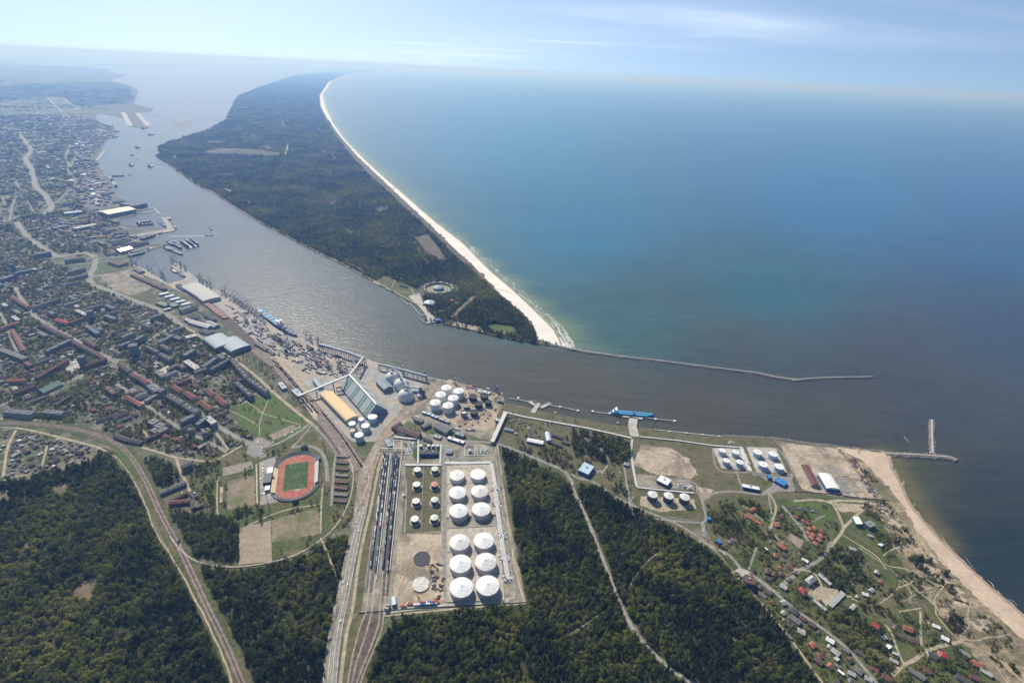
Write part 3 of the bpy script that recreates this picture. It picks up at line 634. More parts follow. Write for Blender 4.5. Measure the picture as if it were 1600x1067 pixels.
# ---- railways
TRK = []
def rails(px, label, smooth=True, gauge=1.5, w=0.42, z=None):
    p = PP(px); p = catmull(p) if smooth else p
    zz = nz_() + 0.5; mb = MB(); n = len(p)
    for s in (-1, 1):
        L, Q = ribbon(p, w, s * gauge / 2)
        mb.add([(a.x, a.y, zz) for a in L] + [(a.x, a.y, zz) for a in Q], [[n + i, n + i + 1, i + 1, i] for i in range(n - 1)])
    o = mb.obj('railway_track', m_rail); tag(o, label, 'railway track', 'railway tracks'); TRK.append(p); return p
RW = [(-80, 660), (0, 661), (80, 665), (140, 676), (180, 692), (205, 715), (228, 752), (250, 800), (285, 865), (320, 940), (352, 1005), (375, 1060), (400, 1120)]
strip('railway_bed', RW, 30, m_grass, flag=3); strip('railway_bed', RW, 13, m_ballast, flag=3)
pr = catmull(PP(RW))
for k, off in enumerate((-3, 3)):
    L, Q = ribbon(pr, 0.01, off); n = len(L); zz = nz_() + 0.4; mb = MB()
    for s in (-1, 1):
        A, B = ribbon(pr, 0.26, off + s * 0.8); mb.add([(a.x, a.y, zz) for a in A] + [(a.x, a.y, zz) for a in B], [[n + i, n + i + 1, i + 1, i] for i in range(n - 1)])
    tag(mb.obj('railway_track', m_rail), ('%s track of the double railway line curving through the left wood' % ('forest side' if k == 0 else 'stadium side')), 'railway track', 'railway tracks')
strip('path', [(150, 702), (182, 715), (205, 745), (228, 790), (240, 825), (268, 870), (300, 925), (325, 975), (350, 1030), (370, 1100)], 3, m_path, wob=2)
sheet('meadow', [(160, 700), (200, 706), (215, 725), (200, 735), (182, 712)], m_lawn, 2)
# branch curve round the training grounds
BR = [(265, 838), (285, 862), (310, 878), (345, 885), (380, 885), (420, 879), (460, 868), (500, 845), (530, 815), (548, 775), (552, 740), (546, 720), (530, 700)]
strip('railway_bed', BR, 4, m_ballast); rails(BR, 'single branch track curving round below the training pitches')
# marshalling yard strips
YB = [(400, 545), (440, 578), (480, 625), (520, 672), (548, 712), (562, 735)]
strip('railway_bed', YB, [20, 34, 58, 52, 34, 22][0] if False else 40, m_ballast, flag=2, off=-4)
strip('railway_bed', [(288, 450), (310, 466), (340, 488), (370, 515), (400, 545)], 34, m_ballast, flag=2)
sheet('sand_lot', [(432, 563), (446, 565), (470, 590), (484, 610), (480, 616), (460, 596)], m_path, 1)
sheet('sand_lot', [(472, 625), (480, 626), (497, 650), (496, 657), (490, 655)], m_sand, 1)
for k, off in enumerate((-16, -11, -6, -1, 4, 9, 14)):
    q = catmull(PP(YB)); L, _ = ribbon(q, 0.01, off); n = len(L); zz = nz_() + 0.5; mb = MB()
    for s in (-1, 1):
        A, B = ribbon(q, 0.3, off + s * 0.75); mb.add([(a.x, a.y, zz) for a in A] + [(a.x, a.y, zz) for a in B], [[n + i, n + i + 1, i + 1, i] for i in range(n - 1)])
    tag(mb.obj('railway_track', m_rail), 'track in the marshalling yard beside the yellow roofed warehouse', 'railway track', 'marshalling yard tracks')
# curve from the yard throat to the quay
QB = [(566, 745), (580, 715), (600, 680), (622, 655), (650, 635), (668, 620), (680, 600)]
strip('railway_bed', QB, 22, mat('ballast_brown', (0.20, 0.155, 0.12)), flag=3)
for off in (-6, -1, 4):
    q = catmull(PP(QB)); n = len(q); mb = MB(); zz = nz_() + 0.5
    for s in (-1, 1):
        A, B = ribbon(q, 0.3, off + s * 0.75); mb.add([(a.x, a.y, zz) for a in A] + [(a.x, a.y, zz) for a in B], [[n + i, n + i + 1, i + 1, i] for i in range(n - 1)])
    tag(mb.obj('railway_track', m_rail), 'track curving from the yard throat up to the tank quay', 'railway track', 'quay curve tracks')
# loading racks tracks and fan at the bottom
RACK = [((600, 708), (572, 957)), ((606, 708), (581, 957)), ((613.5, 712), (593, 957)), ((619.5, 712), (600, 957)), ((625, 712), (607, 950))]
strip('railway_bed', [(603, 706), (576, 925)], 13, m_roadd, smooth=False); strip('railway_bed', [(619, 706), (600, 930)], 16, m_ballast, smooth=False)
for k, (a, b) in enumerate(RACK[:4]):
    rails([a, b], 'loading track number counted between the rows of tank wagons'.replace('number counted ', ''), smooth=False)
FAN = [[(572, 957), (560, 990), (548, 1040), (540, 1100)], [(581, 957), (572, 990), (556, 1040), (544, 1100)], [(593, 957), (592, 975), (580, 1010), (560, 1060), (552, 1100)], [(600, 957), (596, 985), (582, 1020), (566, 1060), (558, 1100)]]
strip('railway_bed', [(586, 957), (574, 1000), (556, 1060), (548, 1110)], 26, m_ballast)
for f in FAN: rails(f, 'track of the fan leaving the loading racks at the bottom')
strip('railway_bed', [(575, 957), (568, 985), (548, 1050), (540, 1110)], 6, m_ballast)
# breakwaters -----------------------------------------------------------
def mound(name, px, w, h, label, seed, nrock, wtop=4):
    p = catmull(PP(px), 6); r2 = random.Random(seed); n = len(p); V = []; F = []
    prof = [(-w / 2, -3), (-w / 3, h * .45 - 1.2), (-wtop / 2, h), (wtop / 2, h), (w / 3, h * .45 - 1.2), (w / 2, -3)]
    for i in range(n):
        a = p[max(0, i - 1)]; b = p[min(n - 1, i + 1)]; d = (b - a).normalized(); nn = Vector((-d.y, d.x))
        for (u, z) in prof:
            q = p[i] + nn * (u * r2.uniform(.85, 1.15)); V.append((q.x, q.y, z + r2.uniform(-.3, .3)))
    for i in range(n - 1):
        for k in range(5): F.append([i * 6 + k + 1, i * 6 + k, (i + 1) * 6 + k, (i + 1) * 6 + k + 1][::-1])
    F.append(list(range(6))); F.append(list(range((n - 1) * 6, n * 6))[::-1])
    o = mesh_obj(name, V, F, m_stone); tag(o, label, 'breakwater')
    mb = MB()
    for _ in range(nrock):
        t = r2.random() * (n - 1.001); i = int(t); a, b = p[i], p[i + 1]; d = (b - a).normalized(); nn = Vector((-d.y, d.x))
        u = r2.uniform(-w / 2, w / 2) * 1.05
        if abs(u) < wtop / 2: continue
        q = a + (b - a) * (t - i) + nn * u; s = r2.uniform(1.4, 3.6); z = h * (1 - abs(u) / (w / 2)) - 1.4
        mb.box(q.x, q.y, z, s, s * r2.uniform(.7, 1.3), s * .8, r2.uniform(0, 3), taper=.7)
    rk = mb.obj('armour_rocks', m_stone, o); rk['kind'] = 'stuff'
    L, Q = ribbon(p, wtop * .8); zz = h + .35; c = mesh_obj('walkway', [(a.x, a.y, zz) for a in L] + [(a.x, a.y, zz) for a in Q], [[n + i, n + i + 1, i + 1, i] for i in range(n - 1)], m_conc, o)
    return o
mound('breakwater', [(844, 537), (872, 541), (900, 547), (960, 556), (1030, 564), (1100, 573), (1180, 583), (1215, 590), (1245, 594)], 16, 3, 'long grey stone breakwater running out from the tip of the sandy spit', 1, 900)
mound('breakwater', [(1238, 595), (1262, 592), (1300, 590), (1364, 589)], 12, 2, 'low rubble end section of the long spit breakwater, bent to the right', 2, 260, 3)
mound('breakwater', [(1383, 709), (1430, 711), (1461, 713), (1483, 715), (1494, 720)], 20, 3, 'short stone breakwater at the head of the mainland beach', 3, 420)
mound('breakwater', [(1456, 656), (1456, 680), (1457, 709)], 16, 2, 'straight detached rubble arm standing square to the mainland breakwater', 4, 300, 5)
mound('breakwater', [(1130, 680), (1207, 684.5), (1260, 692), (1306, 697), (1385, 706)], 9, 0.6, 'rubble bank along the canal edge in front of the blue banded tanks', 6, 420, 1.5)
m_rock = mat('wet_rock', (0.06, 0.055, 0.05), 0.8)
for pts, lab in (([(1398, 684), (1404, 687), (1412, 690)], 'line of dark rocks awash left of the rubble arm'), ([(1506, 719), (1517, 724), (1530, 729)], 'dark rocks awash beyond the breakwater head'), ([(1414, 682), (1417, 686), (1421, 689)], 'small bent heap of pale rocks awash left of the rubble arm')):
    w = catmull(PP(pts), 6); mb = MB()
    for q in w:
        for _ in range(3): mb.box(q.x + rnd.uniform(-2, 2), q.y + rnd.uniform(-2, 2), -2.6, rnd.uniform(1.5, 3.5), rnd.uniform(1.5, 3), rnd.uniform(1, 1.9), rnd.uniform(0, 3), taper=.6)
    tag(mb.obj('rocks', m_rock if 'pale' not in lab else m_stone), lab, 'rocks')
# wheel tracks scored into the bare yards
m_rut = mat('wheel_ruts', (0.32, 0.265, 0.195), 0.95, (0.36, 0.30, 0.225), 0.2); m_pale = mat('pale_spoil', (0.50, 0.42, 0.31), 0.95, (0.42, 0.35, 0.25), 0.1)
def ruts(poly, n, seed, m=None, w=1.2):
    r2 = random.Random(seed); W_ = PP(poly); cx = sum(p.x for p in W_) / len(W_); cy = sum(p.y for p in W_) / len(W_)
    for k in range(n):
        a = W_[r2.randrange(len(W_))]; b = W_[r2.randrange(len(W_))]; t = r2.uniform(.1, .8)
        if (a - b).length < 10: continue
        c_ = Vector((cx, cy)); p0 = a.lerp(c_, .15 + .3 * r2.random()); p2 = b.lerp(c_, .15 + .3 * r2.random()); p1 = p0.lerp(p2, .5).lerp(c_, r2.uniform(-.2, .7))
        strip('wheel_track', [p0, p1, p2], w * r2.uniform(.6, 1.8), m or (m_rut if k % 3 else m_pale), raw=True, flag=0, wob=3)
ruts([(622, 838), (690, 834), (694, 936), (612, 946), (618, 900)], 6, 1); ruts([(1005, 698), (1075, 715), (1090, 742), (1020, 740)], 12, 2); ruts([(1222, 696), (1306, 702), (1350, 742), (1370, 776), (1290, 770), (1255, 760)], 20, 3)
ruts([(676, 645), (700, 596), (784, 620), (770, 664), (720, 664)], 14, 4); ruts([(590, 692), (604, 692), (575, 770), (560, 798), (562, 740)], 12, 5); ruts([(430, 540), (560, 570), (590, 590), (560, 600), (480, 590)], 9, 6); ruts([(994, 742), (1080, 752), (1078, 763), (996, 760)], 7, 7)
0 and ruts([(374, 827), (421, 815), (423, 875), (375, 880)], 4, 8, mat('sand_scuff', (.34, .29, .21)), 2.5); 0 and ruts([(358, 754), (396, 744), (397, 785), (356, 795)], 4, 9, mat('scuffed_turf', (.16, .13, .085)), 3); ruts([(1140, 795), (1300, 800), (1330, 850), (1200, 870)], 4, 10, m_path, .8)
ruts([(1380, 880), (1480, 900), (1560, 980), (1450, 1000), (1400, 940)], 13, 11, m_sand, .9)
# ---------------------------------------------------------------- object materials
k_white = pmat('white_paint', (0.78, 0.78, 0.77), 0.45, amt=.22); k_offw = pmat('offwhite_metal', (0.60, 0.61, 0.60), 0.5)
k_pgreen = pmat('pale_green_paint', (0.52, 0.60, 0.48), 0.5); k_pred = pmat('faded_red_paint', (0.50, 0.20, 0.18), 0.6)
k_dkt = pmat('dark_primer', (0.075, 0.07, 0.085), 0.6); k_black = pmat('black_bitumen', (0.012, 0.013, 0.022), 0.6)
k_grey = pmat('grey_metal', (0.30, 0.33, 0.36), 0.5); k_dgrey = pmat('dark_grey', (0.11, 0.11, 0.12), 0.7)
k_steel = pmat('pipe_metal', (0.55, 0.54, 0.51), 0.4); k_brown = pmat('brown_steel', (0.16, 0.10, 0.075), 0.7)
k_blue = pmat('bright_blue_roof', (0.04, 0.22, 0.52), 0.5); k_bluew = pmat('blue_wall', (0.05, 0.12, 0.30), 0.6)
k_lblue = pmat('pale_blue_metal', (0.42, 0.54, 0.62), 0.45); k_bgrey = pmat('blue_grey_roof', (0.20, 0.26, 0.31), 0.55)
k_green = pmat('crane_green', (0.03, 0.19, 0.14), 0.5); k_cblue = pmat('crane_blue', (0.07, 0.11, 0.18), 0.5); k_yel = pmat('crane_yellow', (0.55, 0.36, 0.05), 0.5)
k_red = pmat('red_paint', (0.45, 0.06, 0.05), 0.5); k_shipb = pmat('ship_blue', (0.02, 0.20, 0.48), 0.45); k_shipd = pmat('ship_deck_blue', (0.05, 0.34, 0.62), 0.5)
k_shipk = pmat('ship_dark_hull', (0.03, 0.05, 0.09), 0.5); k_rust = pmat('rusty_deck', (0.24, 0.10, 0.07), 0.8)
k_glass = pmat('dark_glass', (0.03, 0.04, 0.06), 0.15)
r_red = pmat('red_tile_roof', (0.20, 0.082, 0.062), 0.8, amt=.3); r_orange = pmat('orange_tile_roof', (0.36, 0.135, 0.08), 0.8, amt=.3); r_brown = pmat('brown_roof', (0.125, 0.085, 0.075), 0.85, amt=.3)
r_grey = pmat('grey_sheet_roof', (0.175, 0.168, 0.162), 0.8, amt=.3); r_dark = pmat('dark_felt_roof', (0.095, 0.092, 0.092), 0.9, amt=.3); r_light = pmat('light_sheet_roof', (0.40, 0.40, 0.39), 0.7, amt=.25)
r_blue = pmat('slate_blue_roof', (0.125, 0.14, 0.155), 0.8, amt=.3); r_crim = pmat('bright_red_roof', (0.36, 0.055, 0.05), 0.6); r_white = pmat('white_sheet_roof', (0.74, 0.74, 0.74), 0.6)
r_green = pmat('green_grey_roof', (0.19, 0.24, 0.20), 0.8); r_yel = pmat('ochre_sheet_roof', (0.70, 0.49, 0.26), 0.7, amt=.12); r_rust = pmat('rust_red_roof', (0.155, 0.072, 0.06), 0.85, amt=.3)
def wallmat(name, c, win=(0.05, 0.06, 0.075)):
    """plaster wall with rows of window panes, procedural"""
    if name in MATS: return MATS[name]
    m = bpy.data.materials.new(name); m.use_nodes = True; n = m.node_tree.nodes; l = m.node_tree.links; b = n['Principled BSDF']
    t = n.new('ShaderNodeTexCoord'); s = n.new('ShaderNodeSeparateXYZ'); l.new(t.outputs['Object'], s.inputs[0])
    def M_(op, a, b_=None):
        k = n.new('ShaderNodeMath'); k.operation = op
        for i, v in enumerate((a, b_)):
            if v is None: continue
            if isinstance(v, (int, float)): k.inputs[i].default_value = v
            else: l.new(v, k.inputs[i])
        return k.outputs[0]
    xy = M_('ADD', s.outputs[0], s.outputs[1])
    fx = M_('FRACT', M_('DIVIDE', xy, 3.4)); fz = M_('FRACT', M_('DIVIDE', s.outputs[2], 3.0))
    a = M_('MULTIPLY', M_('GREATER_THAN', fx, .3), M_('LESS_THAN', fx, .75)); c_ = M_('MULTIPLY', M_('GREATER_THAN', fz, .35), M_('LESS_THAN', fz, .8))
    mm = n.new('ShaderNodeMix'); mm.data_type = 'RGBA'; l.new(M_('MULTIPLY', a, c_), mm.inputs[0]); mm.inputs[6].default_value = (*c, 1); mm.inputs[7].default_value = (*win, 1)
    l.new(mm.outputs[2], b.inputs['Base Color']); b.inputs['Roughness'].default_value = 0.8; MATS[name] = m; return m
w_grey = wallmat('grey_plaster_wall', (0.33, 0.325, 0.31)); w_beige = wallmat('beige_plaster_wall', (0.40, 0.35, 0.27)); w_brick = wallmat('red_brick_wall', (0.22, 0.10, 0.07)); w_white = wallmat('white_plaster_wall', (0.55, 0.55, 0.52)); w_blue = wallmat('blue_grey_wall', (0.18, 0.21, 0.24))
w_metal = pmat('plain_metal_wall', (0.34, 0.36, 0.38), 0.6)

# ---------------------------------------------------------------- buildings
def roof_part(parent, L, W, H, style, rm, rise=None):
    mb = MB(); e = 0.5; rise = rise if rise is not None else W * .28
    if style == 'flat':
        mb.box(0, 0, H + .002, W + .6, L + .6, .5)
        for (x, y, w, l) in ((-(W / 2), 0, .35, L + .6), (W / 2, 0, .35, L + .6), (0, -L / 2, W - .1, .35), (0, L / 2, W - .1, .35)): mb.box(x, y, H + .51, w, l, .55)
        o = mb.obj('roof', rm, parent)
        k = max(1, int(L / 22))
        for i in range(k): v = MB(); v.box(((i % 2) - .5) * W * .2, -L / 2 + L * (i + .5) / k, H + .51, min(3.5, W * .3), 4, 2.2); v.obj('stair_head', k_grey, o)
        return o
    if style == 'gable':
        a, b = W / 2 + e, L / 2 + e
        V = [(-a, -b, H), (a, -b, H), (a, b, H), (-a, b, H), (0, -b, H + rise), (0, b, H + rise)]
        mb.add(V, [[0, 4, 5, 3], [1, 2, 5, 4], [0, 1, 4], [2, 3, 5], [3, 2, 1, 0]])
    elif style == 'hip':
        a, b = W / 2 + e, L / 2 + e; i = min(b * .98, a)
        V = [(-a, -b, H), (a, -b, H), (a, b, H), (-a, b, H), (0, -b + i, H + rise), (0, b - i, H + rise)]
        mb.add(V, [[0, 4, 5, 3], [1, 2, 5, 4], [0, 1, 4], [2, 3, 5], [3, 2, 1, 0]])
    elif style == 'arch':
        n = 12; a = W / 2 + .4; V = []
        for yy in (-L / 2 - .4, L / 2 + .4):
            for k in range(n + 1):
                t = math.pi * k / n; V.append((-a * math.cos(t), yy, H + rise * math.sin(t) ** .9))
        F = [[k + 1, k, n + 1 + k, n + 2 + k] for k in range(n)] + [list(range(n + 1))[::-1][::-1], list(range(n + 1, 2 * n + 2))[::-1]]
        mb.add(V, F)
    elif style == 'shed':
        a, b = W / 2 + .3, L / 2 + .3
        mb.add([(-a, -b, H), (a, -b, H), (a, b, H), (-a, b, H), (-a, -b, H + rise), (-a, b, H + rise)], [[0, 1, 4], [3, 5, 2], [4, 1, 2, 5], [0, 4, 5, 3], [3, 2, 1, 0]])
    o = mb.obj('roof', rm, parent)
    if style in ('gable', 'hip') and W < 22:
        for yy in ((L * .18, -L * .2) if L > 25 else (L * .18,)): c = MB(); c.box(W * .12, yy, H + rise * .5, .9, .9, rise * .5 + 1.6); c.obj('chimney', w_brick, o)
    return o
def building(name, x, y, rz, L, W, H, style, rm, wm, label, cat, group=None, rise=None, door=True, flag=True):
    e = empty(name, (x, y, 0), rz); tag(e, label, cat, group)
    mb = MB(); mb.box(0, 0, 0, W, L, H); wl_ = mb.obj('wall', wm, e)
    roof_part(e, L, W, H, style, rm, rise)
    if door and W > 14: d = MB(); d.box(0, -L / 2 - .06, 0, min(5, W * .3), .3, min(5, H * .6)); d.obj('door', k_dgrey, e)
    if flag: mark_rect(x, y, rz, L + 4, W + 4)
    return e
def mark_rect(x, y, rz, L, W, flag=3):
    c, s = math.cos(rz), math.sin(rz)
    mark([(x + u * c - v * s, y + u * s + v * c) for u, v in ((-W / 2, -L / 2), (W / 2, -L / 2), (W / 2, L / 2), (-W / 2, L / 2))], flag)
def blk(a, b, W, H, style, rm, wm, label, cat='building', name='building', group=None, rise=None):
    zz = H + (rise or 0) * .5
    A = P(a[0], a[1], zz); B = P(b[0], b[1], zz); d = B - A; c = (A + B) / 2
    return building(name, c.x, c.y, math.atan2(d.y, d.x) - math.pi / 2, d.length, W, H, style, rm, wm, label, cat, group, rise)

AP = 'apartment_block'; AB = 'apartment block'
BL_ = [  # a, b, W, H, style, roof, wall, label
 ((247, 535), (271, 523), 14, 15, 'flat', r_blue, w_grey, 'long blue-grey flat block above the brown schoolyard'), ((270, 525), (283, 529), 15, 12, 'flat', r_blue, w_grey, 'short blue-grey wing joined to the block above the schoolyard'),
 ((290, 527), (307, 523), 22, 11, 'flat', r_light, w_grey, 'pale flat roofed hall right of the schoolyard'), ((228, 540), (247, 550), 12, 14, 'flat', r_dark, w_grey, 'dark slab block left of the schoolyard, upper of two in line'),
 ((249, 552), (267, 562), 12, 14, 'flat', r_dark, w_grey, 'dark slab block left of the schoolyard, lower of two in line'), ((187, 540), (204, 533), 13, 15, 'flat', r_blue, w_blue, 'blue walled slab just left of the dark tower block'),
 ((190, 527), (209, 519), 14, 15, 'flat', r_blue, w_grey, 'blue-grey slab, first of two stepped ones above the dark tower'), ((211, 531), (225, 523), 14, 18, 'flat', r_blue, w_blue, 'dark blue slab close above the dark tower block'),
 ((287, 555), (303, 546), 16, 18, 'flat', r_blue, w_blue, 'tall blue slab standing below the brown schoolyard'), ((290, 563), (309, 576), 17, 16, 'flat', r_light, w_brick, 'broad pale roofed block with brick side in the city quarter'),
 ((317, 573), (338, 558), 13, 16, 'flat', r_blue, w_blue, 'blue slab beside the pale roofed brick block'), ((329, 577), (361, 559), 13, 16, 'flat', r_dark, w_blue, 'longest dark slab running up to the corner by the yard road'),
 ((361, 560), (386, 590), 13, 16, 'flat', r_dark, w_grey, 'dark slab along the yard road, upper of two in line'), ((387, 591), (418, 612), 13, 16, 'flat', r_dark, w_grey, 'dark slab along the yard road ending at the green meadow'),
 ((369, 597), (393, 618), 13, 16, 'flat', r_dark, w_blue, 'dark slab parallel to the yard road blocks, next to the meadow corner'),
 ((244, 579), (256, 588), 13, 10, 'flat', r_grey, w_white, 'left wing of the school with white roof edges'), ((257, 588), (276, 579), 10, 10, 'flat', r_grey, w_white, 'front wing of the school with white roof edges'), ((262, 577), (280, 568), 13, 10, 'flat', r_brown, w_grey, 'rear brown wing of the school with white roof edges'),
 ((186, 567), (203, 580), 13, 14, 'gable', r_brown, w_grey, 'brown roofed row along the long avenue above the red one'), ((205, 583), (218, 590), 13, 14, 'hip', r_red, w_beige, 'upper red roofed block of the pair along the long avenue'), ((219, 590), (231, 598), 13, 14, 'hip', r_red, w_beige, 'lower red roofed block of the pair along the long avenue'), ((232, 601), (245, 611), 14, 15, 'flat', r_blue, w_grey, 'grey-blue block following the red pair on the avenue'),
 ((270, 603), (284, 611), 14, 11, 'hip', r_red, w_beige, 'first red roofed block right of the avenue crossing'), ((289, 612), (304, 622), 14, 11, 'hip', r_red, w_beige, 'second red roofed block down the right side of the avenue'), ((311, 626), (330, 639), 14, 11, 'hip', r_red, w_beige, 'third red roofed block down the right side of the avenue'),
 ((323, 608), (333, 617), 14, 10, 'hip', r_red, w_beige, 'small red roofed block left of the meadow houses'), ((338, 619), (353, 632), 14, 11, 'hip', r_red, w_beige, 'red roofed block ending at the meadow path'), ((266, 603), (298, 591), 9, 9, 'gable', r_red, w_brick, 'narrow red-brown roofed wing below the school'), ((303, 581), (322, 575), 13, 12, 'gable', r_green, w_beige, 'green-grey roofed block by the pale brick block'),
 ((262, 616), (286, 630), 17, 15, 'flat', r_dark, w_grey, 'dark double block on the left of the avenue, upper half'), ((287, 631), (309, 644), 17, 15, 'flat', r_dark, w_grey, 'dark double block on the left of the avenue, lower half'), ((247, 612), (256, 607), 18, 14, 'flat', r_blue, w_blue, 'square blue-grey corner block at the avenue crossing'), ((227, 626), (246, 615), 13, 9, 'flat', r_grey, w_grey, 'long low grey shop building by the avenue crossing'), ((212, 619), (230, 613), 12, 12, 'flat', r_blue, w_white, 'dark block with white parapet left of the long low shop'),
 ((282, 658), (303, 648), 15, 17, 'flat', r_blue, w_blue, 'high blue-grey slab beside the street of small houses'), ((307, 663), (322, 652), 14, 14, 'flat', r_blue, w_blue, 'blue-grey slab with dark trees in front, next to the avenue'), ((323, 651), (335, 661), 15, 13, 'flat', r_light, w_grey, 'pale roofed wing turned along the avenue'),
 ((197, 619), (212, 628), 12, 10, 'gable', r_red, w_beige, 'red roofed row on the street left of the avenue'), ((213, 628), (222, 633), 12, 10, 'gable', r_orange, w_beige, 'pink-red roofed end house of the street row'), ((205, 607), (210, 613), 16, 9, 'flat', r_grey, w_grey, 'square grey hall behind the street row'),
 ((226, 686), (262, 672), 10, 8, 'gable', r_brown, w_brick, 'long brown roofed low building above the garden houses'), ((180, 680), (200, 687), 12, 7, 'gable', r_dark, w_brick, 'dark roofed low building left of the long brown one'), ((201, 687), (222, 691), 12, 7, 'gable', r_dark, w_brick, 'dark roofed low building next to the garden road'),
 ((72, 548), (111, 530), 15, 16, 'flat', r_blue, w_blue, 'very long blue-grey slab in the left half of the city'), ((50, 480), (92, 466), 14, 16, 'flat', r_dark, w_grey, 'very long dark slab above the red roofed quarter'), ((67, 508), (110, 528), 12, 13, 'gable', r_brown, w_beige, 'long brown roofed street row with red end'), ((18, 463), (44, 480), 12, 12, 'gable', r_red, w_beige, 'red roofed street row at the left edge avenue'),
 ((88, 499), (107, 505), 14, 11, 'gable', r_crim, w_beige, 'crimson roofed wing of the courtyard school'), ((107, 504), (130, 496), 11, 11, 'gable', r_red, w_beige, 'red roofed front wing of the courtyard school'), ((119, 484), (135, 492), 13, 12, 'flat', r_light, w_grey, 'light grey block behind the courtyard school'), ((164, 492), (180, 498), 15, 15, 'flat', r_blue, w_blue, 'blue-grey block alone among gardens near the wide road'),
 ((134, 508), (154, 521), 13, 14, 'flat', r_blue, w_blue, 'blue-grey block below the dark tower near the crimson roofs'), ((131, 529), (150, 541), 12, 12, 'gable', r_brown, w_brick, 'brown roofed row above the square crossing'), ((114, 533), (152, 553), 12, 12, 'gable', r_brown, w_beige, 'long brown roofed row ending at the square'), ((56, 590), (104, 562), 13, 14, 'gable', r_rust, w_brick, 'long rust-red roofed block left of the small green park'),
 ((130, 572), (165, 560), 13, 13, 'gable', r_rust, w_brick, 'rust-red roofed block between the blue tower and the square'), ((152, 552), (163, 560), 12, 13, 'gable', r_rust, w_brick, 'short rust-red wing on the square'), ((8, 641), (52, 645), 18, 13, 'flat', r_blue, w_grey, 'long blue-grey block above the curving railway at the left edge'), ((68, 642), (99, 645), 16, 12, 'flat', r_blue, w_grey, 'blue-grey block above the curving railway, right of the longer one'),
 ((20, 614), (53, 602), 14, 13, 'gable', r_brown, w_brick, 'brown roofed block above the left edge blue-grey block'), ((62, 612), (92, 598), 30, 7, 'gable', r_green, w_grey, 'wide green-grey striped hall beside the sand yard'), ((10, 594), (42, 593), 12, 10, 'gable', r_orange, w_beige, 'orange roofed building at the left edge of town'), ((86, 632), (110, 617), 10, 9, 'gable', r_brown, w_brick, 'narrow brown building behind the curving railway blocks'),
 ((0, 545), (40, 560), 16, 12, 'flat', r_grey, w_grey, 'grey block at the left edge above the orange roof'), ((0, 512), (30, 503), 12, 12, 'gable', r_orange, w_beige, 'orange-red row at the left edge by the avenue'), ((36, 548), (18, 515), 12, 10, 'gable', r_red, w_beige, 'red roofed row along the left edge side street'),
 ((0, 436), (20, 430), 26, 15, 'flat', r_blue, w_blue, 'broad blue block at the left edge, lowest of the riverside row'), ((15, 428), (48, 421), 18, 15, 'flat', r_blue, w_blue, 'dark blue block right of the left edge tower'), ((52, 398), (78, 393), 18, 20, 'flat', r_blue, w_blue, 'big dark blue block at the end of the wide boulevard'), ((100, 406), (132, 402), 16, 16, 'flat', r_blue, w_grey, 'long blue block below the wide boulevard end'),
 ((115, 357), (150, 350), 40, 14, 'flat', r_light, w_blue, 'long hall with pale roof and dark blue side near the docks'), ((82, 356), (104, 352), 44, 12, 'flat', r_blue, w_blue, 'blue roofed hall left of the pale dock hall'), ((100, 333), (128, 330), 50, 14, 'flat', k_bgrey, w_blue, 'blue-grey hall behind the shipyard'),
 ((106, 425), (132, 418), 14, 14, 'flat', r_grey, w_grey, 'grey slab at the bend of the wide road'), ((104, 436), (136, 428), 14, 13, 'flat', r_blue, w_grey, 'second grey-blue slab at the bend of the wide road'),
 ((282, 672), (300, 664), 13, 9, 'gable', r_dark, w_beige, 'dark roofed house below the high blue-grey slab'),
 ((150, 657), (180, 648), 12, 6, 'gable', r_dark, w_metal, 'dark low shed row in the walled yard above the railway'), ((176, 652), (201, 643), 16, 7, 'gable', r_brown, w_metal, 'brown roofed big shed in the walled yard above the railway'), ((185, 657), (205, 650), 9, 6, 'gable', r_grey, w_metal, 'grey narrow shed in the walled yard above the railway'),
]
for a, b, W, H, st, rm, wm_, lab in BL_:
    big = 'hall' in lab or 'shed' in lab or 'school' in lab
    blk(a, b, W, H, st, rm, wm_, lab, 'school' if 'school with' in lab or 'courtyard school' in lab and 'behind' not in lab else ('hall' if big and 'school' not in lab else AB), name=('hall' if big and 'school' not in lab else 'school_wing' if 'school' in lab and 'yard' not in lab.replace('courtyard', '') else AP))
def tower(px, py, s, H, lab, wm_=w_blue, rm=r_blue):
    c = P(px, py); building('tower_block', c.x, c.y, .5, s, s, H, 'flat', rm, wm_, lab, 'tower block')
tower(213, 556, 24, 40, 'dark blue tower block left of the schoolyard'); tower(145, 500, 18, 36, 'dark tower block next to the crimson roofed school'); tower(132, 572, 18, 34, 'blue tower block by the pale paved square'); tower(24, 428, 16, 44, 'tall dark tower by the left edge of the picture')
tower(300, 678, 14, 15, 'square dark block near the street of small houses', w_grey, r_dark); tower(322, 682, 14, 15, 'square dark block right of its twin near the small houses', w_grey, r_dark)
# stepped grey school complex
for (px, py, w, l, h, lab) in ((240, 658, 26, 22, 9, 'upper step'), (250, 664, 24, 20, 10, 'middle step'), (243, 672, 26, 16, 8, 'lower step'), (254, 671, 18, 22, 11, 'right step')):
    c = P(px, py, h); building('school_wing', c.x, c.y, -.45, l, w, h, 'flat', r_grey, w_blue, lab + ' of the blue-grey stepped school by the railway road', 'school')
